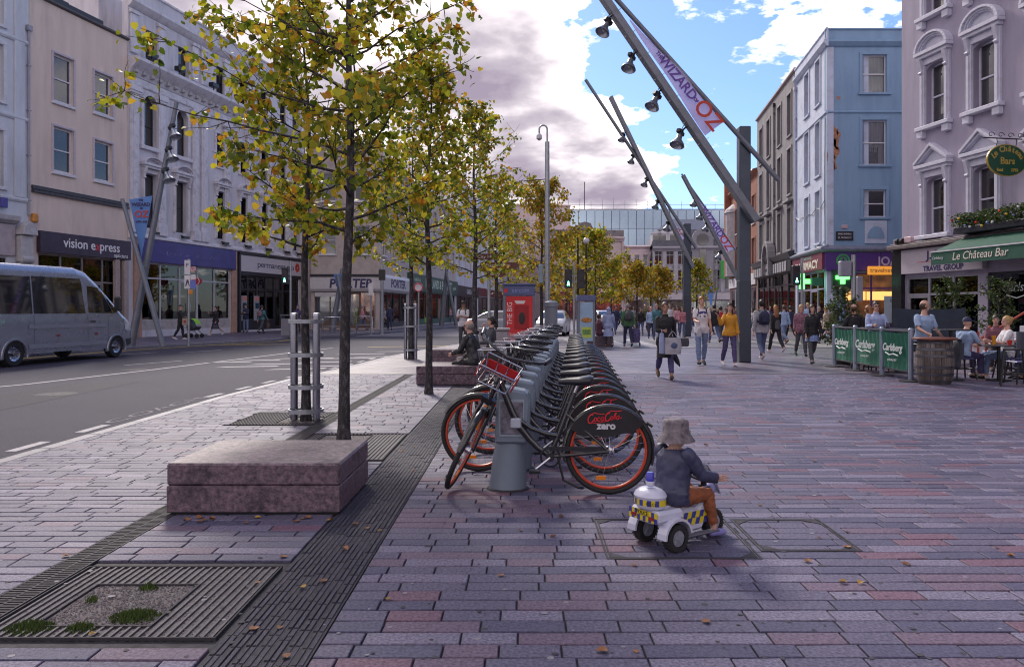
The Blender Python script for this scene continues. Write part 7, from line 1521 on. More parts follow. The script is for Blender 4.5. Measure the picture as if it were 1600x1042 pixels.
for k in range(10):
    for row in range(2):
        m_ = TY if (k+row) % 2 else TB; MB().box(-.1615, -.145+k*.029, .196+row*.036, -.1585 if row == 0 else -.155, -.145+(k+1)*.029-.001, .196+row*.036+.035).build('checker', m_, tk, fix=False)
pl_ = MB().box(-.166, -.06, .236, -.1625, .06, .266).build('plate', TY, tk); text('lettering', 'POLICE', .036, BLACK, pl_, (-.168, 0, .25), rot=(PI/2, 0, -PI/2), ext=.001)
for s_ in (-1, 1): MB().box(-.168, s_*.09-.025, .215, -.1622, s_*.09+.025, .235).build('tail_lamp', M('lamp_red', (.25, .01, .015)), tk)
for s_ in (-1, 1):
    for k in range(7):
        for row in range(2): MB().prism([(.10+k*.04, .13+row*.045), (.139+k*.04, .13+row*.045), (.139+k*.04+.015, .174+row*.045), (.10+k*.04+.015, .174+row*.045)], s_*.086, s_*.0885).build('checker', TY if (k+row) % 2 else TB, tk, fix=False)
MB().lathe([(.024, .425), (.03, .43), (.032, .455), (.03, .46)], 14, (-.11, -.02, 0)).build('lamp_base', TW, tk, smooth=40); MB().lathe([(.028, .461), (.028, .51), (.022, .52)], 14, (-.11, -.02, 0)).build('blue_lamp', M('lamp_blue', (.06, .06, .45), .15), tk, smooth=40)
MB().prism([(-.0, .29), (.22, .262), (.24, .275), (.02, .31)], -.075, .075).build('seat', M('toy_seat', (.10, .035, .02), .5), tk, bev=.012)
for s_ in (-1, 1): MB().bar((.52, s_*.05, .09), (.44, s_*.04, .36), .02, .025, up=(0, 1, 0)).build('fork', BLACK, tk, bev=.004)
MB().tube([(.42, -.15, .415), (.43, -.06, .40), (.435, 0, .395), (.43, .06, .40), (.42, .15, .415)], .011, 8).bar((.44, 0, .36), (.435, 0, .4), .03, .03).build('handlebar', BLACK, tk, smooth=50)
mb = MB(); vs = []; 
for i in range(7):
    for j in range(6): a = R(-60+20*i); q = j/5; vs.append((.44+.06*math.cos(a)*(1+.3*math.sin(q*3))-.10*q+.05, .10*math.sin(a)*(1.15-.4*q), .30+.21*q))
mb._add(vs, [(i*6+j, i*6+j+1, (i+1)*6+j+1, (i+1)*6+j) for i in range(6) for j in range(5)])
mb.build('windscreen', M('toy_screen', (.55, .58, .72), .08, trans=.75, var=0), tk, smooth=80, fix=False)
MB().ell((.505, 0, .33), (.035, .05, .045), 12, 8).build('head_lamp', M('toy_lilac', (.3, .3, .55), .2), tk, smooth=60)
ch = person('small child in a bucket hat riding the toy police trike, seen from behind', (T0.x+math.cos(TA)*.10, T0.y+math.sin(TA)*.10), math.degrees(TA)-90, .96, sit=.262, zb=0, legs=(90, 80, 90, 80), arms=((34, 12, 44, 6), (34, 12, 44, 6)), lean=6, top=M('cloth_child_jacket', (.04, .044, .095), .5, var=.25, sc=14, bump=.3, bsc=50), sleeve=1.93, hem=-.09, toploose=.03, bot=M('cloth_rust', (.24, .075, .03), .8, var=.2, sc=20), blen=1.85, shoes=M('cloth_lilac_shoe', (.24, .22, .52), .6), hair=('hat', cloth('hat_mauve', (.155, .132, .15), var=.6, sc=26)), skin='fair', hk=1.34, fold=.012, wide=1.30, res=.0115, legab=(9, 9))
# ------------------------------------------------ vehicles: hull laid out as a grid, glass and trim as panels on it
CGL = M('car_glass', (.012, .013, .018), .04, spec=1, coat=1, var=0); PLAS = M('car_plastic', (.03, .03, .035), .5, var=.1)
def vehicle(root, top, bot, half, paint, nx=36, nz=12, cuts=()):
    def zt(x): return float(np.interp(x, [p[0] for p in top], [p[1] for p in top]))
    def zb(x): return float(np.interp(x, [p[0] for p in bot], [p[1] for p in bot]))
    x0, x1 = top[0][0], top[-1][0]
    def yy(x, z):
        y = half(x, z); e = min(1, max(0, (x1-x)/.45)); e2 = min(1, max(0, (x-x0)/.25)); q = min(1, max(0, (zt(x)-z)/.22))
        return y*(.80+.20*math.sqrt(1-(1-e)**2))*(.93+.07*math.sqrt(1-(1-e2)**2))*(.88+.12*math.sqrt(1-(1-q)**2))
    xs = [x0]
    for x in sorted(list(np.linspace(x0, x1, nx))+[p[0] for p in top]):
        if x-xs[-1] > .012: xs.append(float(x))
    mb = MB(); vs = []; m = len(xs); k = nz*2
    for x in xs:
        for j in range(nz): z = zb(x)+(zt(x)-zb(x))*(j/(nz-1))**.9; vs.append((x, -yy(x, z), z))
        for j in range(nz-1, -1, -1): z = zb(x)+(zt(x)-zb(x))*(j/(nz-1))**.9; vs.append((x, yy(x, z), z))
    fs = [(i*k+j, i*k+(j+1) % k, (i+1)*k+(j+1) % k, (i+1)*k+j) for i in range(m-1) for j in range(k)]+[tuple(range(k-1, -1, -1)), tuple((m-1)*k+j for j in range(k))]
    def inside(f):
        c = sum((V(vs[i]) for i in f), V((0, 0, 0)))/len(f); return len(f) == 4 and any((c.x-a)**2+(c.z-r*.8)**2 < (r*1.22)**2 for a, r in cuts)
    fs = [f for f in fs if not inside(f)]
    MB().box(x0+.3, -.6, .3, x1-.5, .6, .8).build('chassis', M('arch_dark', (.008, .008, .01), .8), root)
    mb._add(vs, fs); mb.build('body', paint, root, smooth=35, fix=False)
    def panel(name, mat, quad, off=.006, par=None, n=8, th=.0):     # four (x,z) corners on the side skin, both sides
        for sd_ in (-1, 1):
            mb = MB(); vs = []
            for i in range(n+1):
                for j in range(n+1):
                    u, v_ = i/n, j/n; x = (quad[0][0]*(1-u)+quad[1][0]*u)*(1-v_)+(quad[3][0]*(1-u)+quad[2][0]*u)*v_; z = (quad[0][1]*(1-u)+quad[1][1]*u)*(1-v_)+(quad[3][1]*(1-u)+quad[2][1]*u)*v_
                    vs.append((x, sd_*(yy(x, z)+off), z))
            mb._add(vs, [(i*(n+1)+j, (i+1)*(n+1)+j, (i+1)*(n+1)+j+1, i*(n+1)+j+1) for i in range(n) for j in range(n)]); mb.build(name, mat, par or root, smooth=60, fix=False)
    return zt, zb, yy, panel
def vwheel(root, x, y, r, side):
    t = MB().lathe([(r*.62, -.1), (r*.93, -.105), (r, -.08), (r, .08), (r*.93, .105), (r*.62, .1)], 28, (x, y, r), 'y', cap=False).build('wheel', TYR, root, smooth=40)
    mb = MB().lathe([(r*.64, .07*side), (r*.60, .098*side), (r*.52, .075*side), (r*.25, .06*side), (r*.2, .11*side), (.01, .115*side)], 24, (x, y, r), 'y', cap=False)
    for k in range(10): a = 2*PI*k/10; mb.lathe([(.018, .05*side), (.018, .085*side)], 8, (x+r*.38*math.cos(a), y, r+r*.38*math.sin(a)), 'y')
    mb.build('rim', STEEL, t, smooth=40)
    mb = MB().torus((x, y+side*.10, r*.8), r*1.24, .05, 24, 6, 'y', -.15, PI+.15).build('arch_flare', MATS['van_silver'] if root.name.startswith('silver') else MATS.get('car_white', PLAS), root, smooth=60)
VSIL = M('van_silver', (.30, .32, .40), .28, metal=.55, coat=.6, var=.05, sc=2)
vr = gp(17, 573, -.02); vf = gp(177, 558, -.02); dv = (vf-vr); va = math.atan2(dv.y, dv.x); wb = dv.length
vn = thing('silver_minibus', 'silver minibus with tinted windows stopped at the left edge of the road', 'minibus', (vr.x-math.sin(va)*-.0-.86*math.sin(va), vr.y+.86*math.cos(va), -.02), va)
vt = [(-1.35, 2.2), (-1.25, 2.6), (-.6, 2.70), (wb-1.7, 2.72), (wb-1.25, 2.62), (wb-.85, 2.36), (wb+.02, 1.66), (wb+.28, 1.42), (wb+.62, 1.20), (wb+.84, .98), (wb+.93, .62)]
zt, zb, yy, panel = vehicle(vn, vt, [(-1.35, .5), (-1.0, .33), (wb+.6, .30), (wb+.93, .42)], lambda x, z: .985-.13*max(0, z-1.15)/1.5-.02*max(0, .7-z), VSIL, 110, 40, ((0, .35), (wb, .35)))
panel('window', CGL, [(-1.15, 1.38), (.62, 1.38), (.62, 2.38), (-1.15, 2.38)]); panel('window', CGL, [(.68, 1.38), (2.72, 1.38), (2.60, 2.40), (.68, 2.40)])
panel('door_window', CGL, [(2.86, 1.40), (3.98, 1.38), (3.42, 2.16), (2.86, 2.20)]); panel('quarter_window', CGL, [(4.02, 1.38), (4.20, 1.42), (3.62, 2.0), (3.48, 2.14)], n=4)
for z, h_ in ((.98, .10), (.44, .12)): panel('side_moulding', M('van_trim', (.36, .38, .46), .3, metal=.5, coat=.5), [(.46, z), (wb-.5, z), (wb-.5, z+h_), (.46, z+h_)], .022)
for x in (.66, 2.8, 4.0 if wb > 4.3 else 3.72): panel('door_seam', PLAS, [(x, .5), (x+.012, .5), (x+.012, 1.34), (x, 1.34)], .004, n=4)
panel('handle', PLAS, [(2.92, 1.12), (3.12, 1.12), (3.12, 1.17), (2.92, 1.17)], .03, n=2); panel('marker_lamp', M('lamp_red', (.25, .01, .015)), [(1.5, .74), (1.62, .74), (1.62, .80), (1.5, .80)], .02, n=2); panel('marker_lamp', M('lamp_red', (.25, .01, .015)), [(3.1, .74), (3.22, .74), (3.22, .80), (3.1, .80)], .02, n=2)
panel('head_lamp', M('lamp_clear', (.5, .52, .58), .1, coat=1), [(wb+.40, .86), (wb+.78, .80), (wb+.66, 1.12), (wb+.34, 1.22)], .01, n=4); panel('bumper', PLAS, [(wb+.4, .32), (wb+.9, .44), (wb+.9, .6), (wb+.42, .56)], .012, n=4)
mb = MB(); q = [(wb-.78, 2.27), (wb-.02, 1.67)]; vs = []
for u in range(7):
    x = q[0][0]+(q[1][0]-q[0][0])*u/6; z = zt(x)+.012; hw = yy(x, zt(x)-.06)*.94
    for v_ in range(9): vs.append((x, hw*(v_/4-1), z+.03*(1-(v_/4-1)**2)))
mb._add(vs, [(u*9+v_, (u+1)*9+v_, (u+1)*9+v_+1, u*9+v_+1) for u in range(6) for v_ in range(8)]); mb.build('windscreen', CGL, vn, smooth=60, fix=False)
for sd_ in (-1, 1):
    y = sd_*.86
    vwheel(vn, 0, y, .35, sd_); vwheel(vn, wb, y, .35, sd_)
    mr = MB().box(3.92, sd_*1.02, 1.45, 4.05, sd_*1.24, 1.9).build('mirror', PLAS, vn, bev=.04); MB().bar((4.0, sd_*.9, 1.5), (4.0, sd_*1.05, 1.55), .05, .05).build('mirror_arm', PLAS, mr)
CWH = M('car_white', (.5, .51, .56), .3, coat=.6, var=.03); CSV = M('car_silver', (.34, .36, .42), .3, metal=.5, coat=.6, var=.03)
def car(name, label, x, y, ang, paint, z=-.02):
    c = thing(name, label, 'car', (x, y, z), ang)
    zt, zb, yy, panel = vehicle(c, [(-.8, .85), (-.7, 1.02), (-.35, 1.30), (.2, 1.46), (1.1, 1.46), (1.6, 1.30), (2.2, .98), (2.9, .86), (3.2, .72), (3.3, .5)], [(-.8, .4), (-.6, .22), (3.1, .2), (3.3, .32)], lambda x, z: .86-.22*max(0, z-.9)/.55, paint, 60, 24, ((0, .31), (2.5, .31)))
    panel('side_window', CGL, [(-.25, .98), (.9, .98), (.9, 1.34), (.15, 1.34)], n=5); panel('side_window', CGL, [(.96, .98), (1.95, .98), (1.45, 1.28), (.96, 1.34)], n=5); panel('tail_lamp', M('lamp_red', (.25, .01, .015)), [(-.78, .62), (-.55, .62), (-.55, .86), (-.74, .86)], n=3); panel('head_lamp', M('lamp_clear', (.5, .52, .58), .1), [(2.8, .62), (3.18, .6), (3.0, .76), (2.75, .78)], n=3)
    for (xa, xb) in ((-.66, -.30), (1.55, 2.15)):
        mb = MB(); vs = []
        for u in range(5):
            x_ = xa+(xb-xa)*u/4; hw = yy(x_, zt(x_)-.04)*.9
            for v_ in range(5): vs.append((x_, hw*(v_/2-1), zt(x_)+.012))
        mb._add(vs, [(u*5+v_, (u+1)*5+v_, (u+1)*5+v_+1, u*5+v_+1) for u in range(4) for v_ in range(4)]); mb.build('windscreen', CGL, c, smooth=60, fix=False)
    for sd_ in (-1, 1): vwheel(c, 0, sd_*.74, .31, sd_); vwheel(c, 2.5, sd_*.74, .31, sd_)
    return c
g = gp(775, 513, -.02); car('parked_car', 'pale car crossing behind the standing man and the finger signs', at(768, 0, 47).x+1.2, 47, R(165), CSV)
car('parked_car', 'silver car half hidden behind the camera pole and cabinet', at(872, 0, 43).x, 46.5, R(-98), CWH, 0)
car('parked_car', 'light car passing far down the street beyond the phone box', at(935, 0, 80).x, 80, R(-75), CWH, 0)
# ------------------------------------------------ pub terrace on the right
CGRN = M('canvas_green', (.016, .12, .08), .7, var=.15, sc=6, bump=.2, bsc=60); SPOST = M('screen_post', (.25, .29, .38), .4, metal=.4, var=.1); CWHT = M('print_white', (.55, .6, .6), .6, var=0)
px_ = [(8.03, 19.8), (8.03, 18.55), (7.95, 17.0), (7.92, 15.68)]
plab = ('left end', 'second', 'third', 'near end')
def beer(parent, x, y, z, w_, side=-1, m_=None, rot=None, name='lettering'):
    return text(name, 'Carlsberg', w_*.23, m_ or CWHT, parent, (x, y, z), rot=rot or (PI/2, 0, -PI/2), width=None, shear=.25, bold=.006)
sc = thing('terrace_screen', 'green canvas terrace screen on grey posts with white beer lettering', 'windbreak', (8.0, 15.68, 0))
for i, (x, y) in enumerate(px_):
    x -= 8.0; y -= 15.68
    MB().tube([(x, y, .02), (x, y, 1.06)], .05, 12).lathe([(.055, 1.06), (.03, 1.09), (.0, 1.09)], 12, (x, y, 0), cap=False).build('post', SPOST, sc, smooth=50); MB().lathe([(.23, 0), (.23, .02), (.06, .035)], 20, (x, y, 0)).build('foot', IRON, sc)
for i in range(3):
    (xa, ya), (xb, yb) = px_[i], px_[i+1]; xa -= 8; xb -= 8; ya -= 15.68; yb -= 15.68; n = 30; mb = MB(); vs = []
    for k in range(n+1):
        for j in range(6):
            u = .04+.92*k/n; v_ = j/5; x = xa+(xb-xa)*u; y = ya+(yb-ya)*u; a = .012+.02*(i == 2)
            vs.append((x+a*math.sin(u*40+v_*3)*(.5+v_)+.03*math.sin(u*PI)*math.sin(v_*PI), y, .20+.80*v_-.03*math.sin(u*PI)*(v_ > .9)+.02*(v_ < .1)*math.sin(u*9)))
    mb._add(vs, [(k*6+j, (k+1)*6+j, (k+1)*6+j+1, k*6+j+1) for k in range(n) for j in range(5)]); pn = mb.build('canvas', CGRN, sc, smooth=80, fix=False)
    MB().tube([(xa, ya, 1.02), (xb, yb, 1.02)], .022, 8).tube([(xa, ya, .19), (xb, yb, .19)], .018, 8).build('rail', DKF, sc)
    L_ = abs(ya-yb); cx_, cy_ = (xa+xb)/2-.085, (ya+yb)/2
    beer(pn, cx_, cy_, .66, min(1.0, L_*.62)*1.15); MB().tube([(cx_, cy_+L_*.22, .55), (cx_, cy_+L_*.08, .50), (cx_, cy_-L_*.05, .53), (cx_, cy_-L_*.2, .50)], .016, 5).build('underline', CWHT, pn); text('lettering', 'probably 1847', .07, CWHT, pn, (cx_, cy_, .40), rot=(PI/2, 0, -PI/2))
# barrel table
WOODB = M('barrel_oak', (.085, .068, .062), .7, var=.5, sc=8, bump=.6, bsc=30, stretch=(1, 1, .15), dirt=.8, dcol=(.26, .24, .25), dsc=6); HOOP = M('barrel_hoop', (.10, .10, .12), .45, metal=.7, var=.3)
bx, by = gp(1475, 602).x, gp(1475, 602).y+.34
br_ = thing('barrel_table', 'weathered oak barrel used as a table beside the green screen', 'barrel', (bx, by, 0))
bp = lambda z: .285+.065*(1-((z-.44)/.44)**2); ns = 22
for k in range(ns):
    mb = MB(); a0, a1 = 2*PI*k/ns+.012, 2*PI*(k+1)/ns-.012; vs = []
    for z in np.linspace(.01, .87, 8):
        for rr_, a in ((bp(z), a0), (bp(z), a1), (bp(z)-.03, a1), (bp(z)-.03, a0)): vs.append((rr_*math.cos(a), rr_*math.sin(a), z))
    mb._add(vs, [(i*4+j, i*4+(j+1) % 4, (i+1)*4+(j+1) % 4, (i+1)*4+j) for i in range(7) for j in range(4)]+[(3, 2, 1, 0), (28, 29, 30, 31)]); mb.build('stave', WOODB, br_, fix=False)
for z in (.06, .2, .34, .56, .69, .83): MB().lathe([(bp(z-.025)+.002, z-.025), (bp(z-.025)+.006, z-.024), (bp(z+.025)+.006, z+.024), (bp(z+.025)+.002, z+.025)], 32, cap=False).build('hoop', HOOP, br_, smooth=50)
MB().lathe([(.26, .85), (.26, .865)], 24).build('lid', WOODB, br_); MB().lathe([(.40, .872), (.41, .885), (.41, .905), (.40, .915)], 32).build('table_top', M('table_redwood', (.16, .05, .03), .4, var=.3, sc=6), br_, smooth=50)
BLKW = M('black_wood', (.02, .02, .026), .45, var=.2)
def hightable(label, x, y, h=1.02, r=.34, ln=0): 
    t = thing('high_table', label, 'table', (x, y, 0), 0, 'black terrace tables'); mb = MB(); mb.lathe([(r, h-.03), (r+.01, h-.02), (r, h)], 24) if not ln else mb.box(-r, -ln, h-.03, r, ln, h); mb.build('table_top', BLKW, t); MB().tube([(0, 0, .03), (0, 0, h-.03)], .035, 10).build('column', BLACK, t, smooth=50); MB().lathe([(.24, 0), (.24, .02), (.05, .04)], 20).build('foot', BLACK, t); return t
hightable('round black high table just behind the barrel', at(1486, 0, 16.0).x, 16.0, 1.06, .36)
hightable('long black high table along the screen', 8.75, 18.0, 1.02, .3, 1.1)
hightable('black high table by the couple', 9.0, 19.75, 1.02, .3)
hightable('low black table with beer glass and red cup at the right', 9.85, 15.9, .74, .36)
def stool(label, x, y, h=.74, back=False, rz=0):
    t = thing('bar_stool' if h > .6 else 'terrace_chair', label, 'stool' if h > .6 else 'chair', (x, y, 0), rz, 'terrace stools and chairs'); MB().box(-.19, -.19, h-.03, .19, .19, h).build('seat', BLKW if h > .6 else M('chair_violet', (.10, .10, .24), .5), t, bev=.015)
    for sx in (-1, 1):
        for sy in (-1, 1): MB().tube([(sx*.15, sy*.15, h-.03), (sx*.21, sy*.21, 0)], .017, 8).build('leg', BLACK, t)
    q = .19; MB().tube([(-q, -q, .22), (q, -q, .22), (q, q, .22), (-q, q, .22), (-q, -q, .22)], .011, 6).build('foot_ring', BLACK, t)
    if back:
        mb = MB(); n = 10
        for k in range(n):
            a0, a1 = PI*(1.08+.84*k/n), PI*(1.08+.84*(k+1)/n); mb._add([(r_*math.cos(a), r_*math.sin(a), z) for r_, z in ((.20, h), (.23, h+.32)) for a in (a0, a1)], [(0, 1, 3, 2)])
        mb.build('backrest', M('chair_grey', (.10, .11, .14), .4, metal=.5), t, fix=False)
    return t
stool('bar stool under the man in the pale blue shirt', 8.62, 16.55); stool('bar stool at the long table, screen side', 8.3, 18.7); stool('bar stool carrying the man with sunglasses', 8.62, 18.75)
stool('grey metal high stool with curved back at the right edge', 9.42, 14.75, .72, True, R(60)); stool('second metal high stool behind the one at the right edge', 10.15, 15.0, .72, True, R(100))
stool('violet chair under the man in the cap', 9.3, 16.3, .45, True, R(-90)); stool('violet chair of the blond woman in white', 10.3, 16.3, .45, True, R(90)); stool('empty violet chair in front of the blond woman', 9.85, 15.2, .45, False)
# jacket over the chair, drinks
jk = MB(); vs = []
for i in range(9):
    for j in range(7): u, v_ = i/8, j/6; vs.append((9.1+.10*math.sin(u*7+v_*2)*v_-.07*v_, 15.95+.5*u-.15*(u-.5)*v_, .85-.62*v_))
jk._add(vs, [(i*7+j, (i+1)*7+j, (i+1)*7+j+1, i*7+j+1) for i in range(8) for j in range(6)]); jo = jk.build('hung_jacket', cloth('jacket_slate', (.075, .08, .11)), None, smooth=80, fix=False); tag(jo, 'slate grey jacket hung over the back of the terrace chair', 'jacket'); md = jo.modifiers.new('t', 'SOLIDIFY'); md.thickness = .025
def glass(label, x, y, z, m_, nm='beer_glass', cat='glass', r=.035, h=.15): t = MB().lathe([(r*.75, 0), (r, h), (r*.94, h), (r*.7, .01)], 16, cap=False).lathe([(r*.7, .012), (r*.93, h*.82)], 16).build(nm, m_, None, smooth=40); t.location = (x, y, z); return tag(t, label, cat)
glass('tall glass of amber beer on the low table', 9.72, 15.85, .741, M('amber_beer', (.55, .24, .02), .1, var=0), h=.19, r=.04); glass('red cup on the low table beside the beer', 9.98, 15.75, .741, M('cup_red', (.5, .03, .02), .4), 'cup', 'cup', .05, .10)
glass('clear glass on the long table before the man with sunglasses', 8.6, 18.1, 1.021, CLEAR); glass('empty glass at the end of the long table', 8.85, 17.2, 1.021, CLEAR)
# shrub in a pot at the screen corner
SHR = leaf_mat('shrub_leaf', [(0, (.02, .045, .015)), (.5, (.04, .075, .02)), (1, (.09, .12, .03))])
def shrub(label, x, y, h_, r_, n, seed, pot=True):
    t = tree(label, x, y, h_, .45, [(.4, r_*.7), (h_*.55, r_), (h_*.8, r_*.8), (h_, r_*.3)], seed, n, .06, .03, mat=SHR, nprim=16, cat='plant', group='terrace plants', name='potted_shrub', droop=.1, clump=.1)
    if pot: MB().lathe([(.20, 0), (.27, .42), (.29, .44), (.26, .44), (.24, .36)], 20, cap=False).lathe([(.01, .38), (.245, .38)], 20).build('pot', M('pot_black', (.02, .02, .025), .5), t, smooth=40)
    return t
shrub('leafy potted shrub at the far corner of the green screen', at(1317, 0, 20.7).x, 20.7, 1.95, .55, 1100, 91)
shrub('bushy potted tree against the travel shop window', at(1487, 0, 24.5).x, 24.5, 2.4, .75, 1500, 93); shrub('second potted tree by the pub window near the red stairs', at(1560, 0, 22.5).x, 22.5, 2.3, .6, 1000, 95)
wk = thing('dark_windbreak', 'dark navy canvas windbreak behind the terrace drinkers', 'windbreak', (at(1396, 0, 21.3).x, 21.3, 0)); W_ = at(1508, 0, 21.3).x-wk.location.x
mb = MB(); vs = []
for i in range(17):
    for j in range(5): vs.append((W_*i/16, .02*math.sin(i*1.3+j), .3+1.22*j/4-.05*math.sin(PI*i/16)*(j == 4)))
mb._add(vs, [(i*5+j, (i+1)*5+j, (i+1)*5+j+1, i*5+j+1) for i in range(16) for j in range(4)]); mb.build('canvas', M('canvas_navy', (.02, .035, .06), .6, var=.3, sc=4), wk, smooth=80, fix=False)
for x in (0, W_/2, W_): MB().tube([(x, .03, 0), (x, .03, 1.5)], .03, 8).build('post', DKF, wk)
# awning with lettering, flower box with bulbs, oval sign: fixed to the lavender house
LROOT = lv; la_ = math.atan2(LADv.y, LADv.x)
def lw(x, y, z): return V((LAO[0]+LADv.x*x+math.sin(la_)*-y, LAO[1]+LADv.y*x+math.cos(la_)*y, z))
aw = thing('pub_awning', 'dark green pub awning with white script lettering over the travel sign', 'awning', lw(3.7, 0, 0), la_)
AWG = M('awning_green', (.014, .08, .055), .6, var=.12, sc=3); L_ = 6.5
mb = MB(); 
for k in range(13): a, b = L_*k/13, L_*(k+1)/13; mb._add([(a, -.25, 3.98), (b, -.25, 3.98), (b, -1.65, 3.42), (a, -1.65, 3.42), (a, -.25, 3.95), (b, -.25, 3.95), (b, -1.65, 3.39), (a, -1.65, 3.39)], [(0, 3, 2, 1), (4, 5, 6, 7), (0, 1, 5, 4)])
mb.build('canopy', AWG, aw, fix=False); vp = MB().box(0, -1.67, 2.98, L_, -1.652, 3.40).build('valance', AWG, aw); MB().box(0, -1.69, 3.40, L_, -1.63, 3.44).build('front_rail', TRIMW, aw)
text('lettering', 'Le Château Bar', .36, M('cream_letters', (.72, .66, .6)), vp, (2.1, -1.675, 3.2), shear=.22); text('lettering', 'Carlsberg', .13, CWHT, vp, (.3, -1.675, 3.2), shear=.25)
for x in (.3, 3, 6): MB().bar((x, -.26, 3.3), (x, -1.62, 3.36), .04, .05).build('arm', DKF, aw)
wt = MB().box(2.0, -1.675, 2.88, 2.9, -1.66, 2.97)
wl = text('window_lettering', 'Carlsberg', .42, CWHT, lv, (5.6, .08, 2.2), shear=.25); MB().tube([(5.0, .085, 1.95), (5.4, .085, 1.85), (5.7, .085, 1.93), (6.2, .085, 1.85)], .02, 5).build('window_flourish', CWHT, lv)
fb_ = thing('flower_box', 'balcony hedge box strung with red, yellow and blue bulbs above the awning', 'flower box', lw(3.55, -.4, 4.05), la_)
MB().box(0, -.3, 0, 6.5, .15, .22).build('trough', DKF, fb_, bev=.02)
rg = np.random.default_rng(5); n = 3800; P = np.stack([rg.uniform(-.05, 6.5, n), -.1+rg.normal(0, .17, n), .2+rg.uniform(0, .48, n)**1.0+.06*np.sin(rg.uniform(0, 6.5, n)*3)], 1); link('hedge', leafmesh(P, .07, SHR, rg, .2, 'hedge'), fb_, kind='stuff')
for k in range(26): c = ('bulb_red', (.6, .02, .02)), ('bulb_yellow', (.65, .45, .03)), ('bulb_blue', (.2, .25, .6)), ('bulb_white', (.6, .6, .65)); c = c[k % 4]; MB().ell((.1+k*.25, -.38+rnd.uniform(-.05, .05), .15+rnd.uniform(0, .45)), .045, 8, 6).build('light_bulb', M(c[0], c[1], .25, var=0), fb_, smooth=60)
os_ = thing('oval_pub_sign', 'oval green pub sign with gold lettering hanging from a scrolled iron bracket', 'pub sign', lw(6.0, 0, 0), la_)
oz = 6.12; oy = -.85
mb = MB(); mb.lathe([(.5, -.03), (.5, .03)], 32, (0, 0, 0), 'x', sx=1.4, sy=1.0)
for rr_, m_, x, nm in ((1.0, M('sign_gold', (.42, .30, .06), .4), .0, 'rim'), (.95, M('sign_deep_green', (.012, .075, .04), .4), .012, 'board')):
    MB().prism([(oy+.72*rr_*math.cos(2*PI*k/36), oz+.50*rr_*math.sin(2*PI*k/36)) for k in range(36)], -.03-x, .03+x, 'yz').build(nm, m_, os_)
GLD = M('sign_gold', (.42, .30, .06)); bd = os_.children[1]; rr_ = (PI/2, 0, PI/2)
for s_, z, sz, yo in (('Bars', oz-.03, .30, 0), ('Estd', oz-.31, .13, -.28), ('1793', oz-.31, .13, .25)): text('lettering', s_, sz, GLD, bd, (.046, oy+yo, z), rot=rr_, bold=.006)
for i, chr_ in enumerate('Le Château'):
    a = PI*(.90-.80*i/9); text('lettering', chr_, .25, GLD, bd, (.046, oy+.52*math.cos(a), oz+.02+.33*math.sin(a)), rot=(PI/2-0, (PI/2-a)*.55, PI/2), bold=.006) if chr_ != ' ' else None
mb = MB().tube([(0, -.0, oz+.68), (0, -1.7, oz+.68)], .02, 6)
for c in (-.35, -.7, -1.05, -1.4): mb.tube([(0, c+(.13-.010*k)*math.cos(k*.55), oz+.78+(.10-.007*k)*math.sin(k*.55)) for k in range(12)], .011, 5)
for y in (-.5, -1.2): mb.tube([(0, y, oz+.68), (0, y+.02, oz+.56), (0, y-.02, oz+.44)], .012, 5)
mb.build('bracket', BLACK, os_)
# outside stair with red rails
STR = M('stair_white', (.38, .38, .44), .6, dirt=.3); RRD = M('rail_red', (.32, .045, .02), .4, var=.15)
sx0 = at(1541, 0, 20.2).x; stt = thing('outside_stair', 'white outside stair with rust red railings at the right edge', 'staircase', (sx0, 20.2, 0))
for k in range(11): MB().box(.35+k*.26, 0, .17*k, .35+(k+1)*.26+.02, 1.2, .17*(k+1)).build('step', STR, stt, bev=.01)
MB().prism([(.3, 0), (.62, 0), (3.3, 1.75), (3.3, 2.1), (.3, .2)], -.08, -.005).build('stringer', STR, stt)
for x, z in ((.0, 0), (1.0, .55), (2.2, 1.3)): MB().lathe([(.05, z), (.05, z+.12), (.032, z+.15), (.032, z+.85), (.055, z+.88), (.05, z+1.0), (.02, z+1.06)], 12, (x, -.15, 0)).build('newel_post', RRD, stt, smooth=40)
MB().tube([(-.55, -.15, .55), (0, -.15, .85), (1.0, -.15, 1.45), (3.2, -.15, 2.95)], .032, 8).tube([(0, -.15, .25), (1.0, -.15, .85), (3.2, -.15, 2.3)], .026, 8).build('hand_rail', RRD, stt, smooth=50)
for k in range(3): MB().tube([(-.5+k*.2, -.15, 0), (-.5+k*.2, -.15, .9)], .028, 8).build('gate_bar', RRD, stt)
# bins of people's things on the granite seat
pk = MB().lathe([(.06, 0), (.07, .14), (.06, .16)], 10).build('paper_bag', M('paper', (.45, .42, .42), .8, var=.2), None); pk.location = (-1.25, 15.3, .37); tag(pk, 'crumpled pale paper bag on the granite block', 'paper bag')
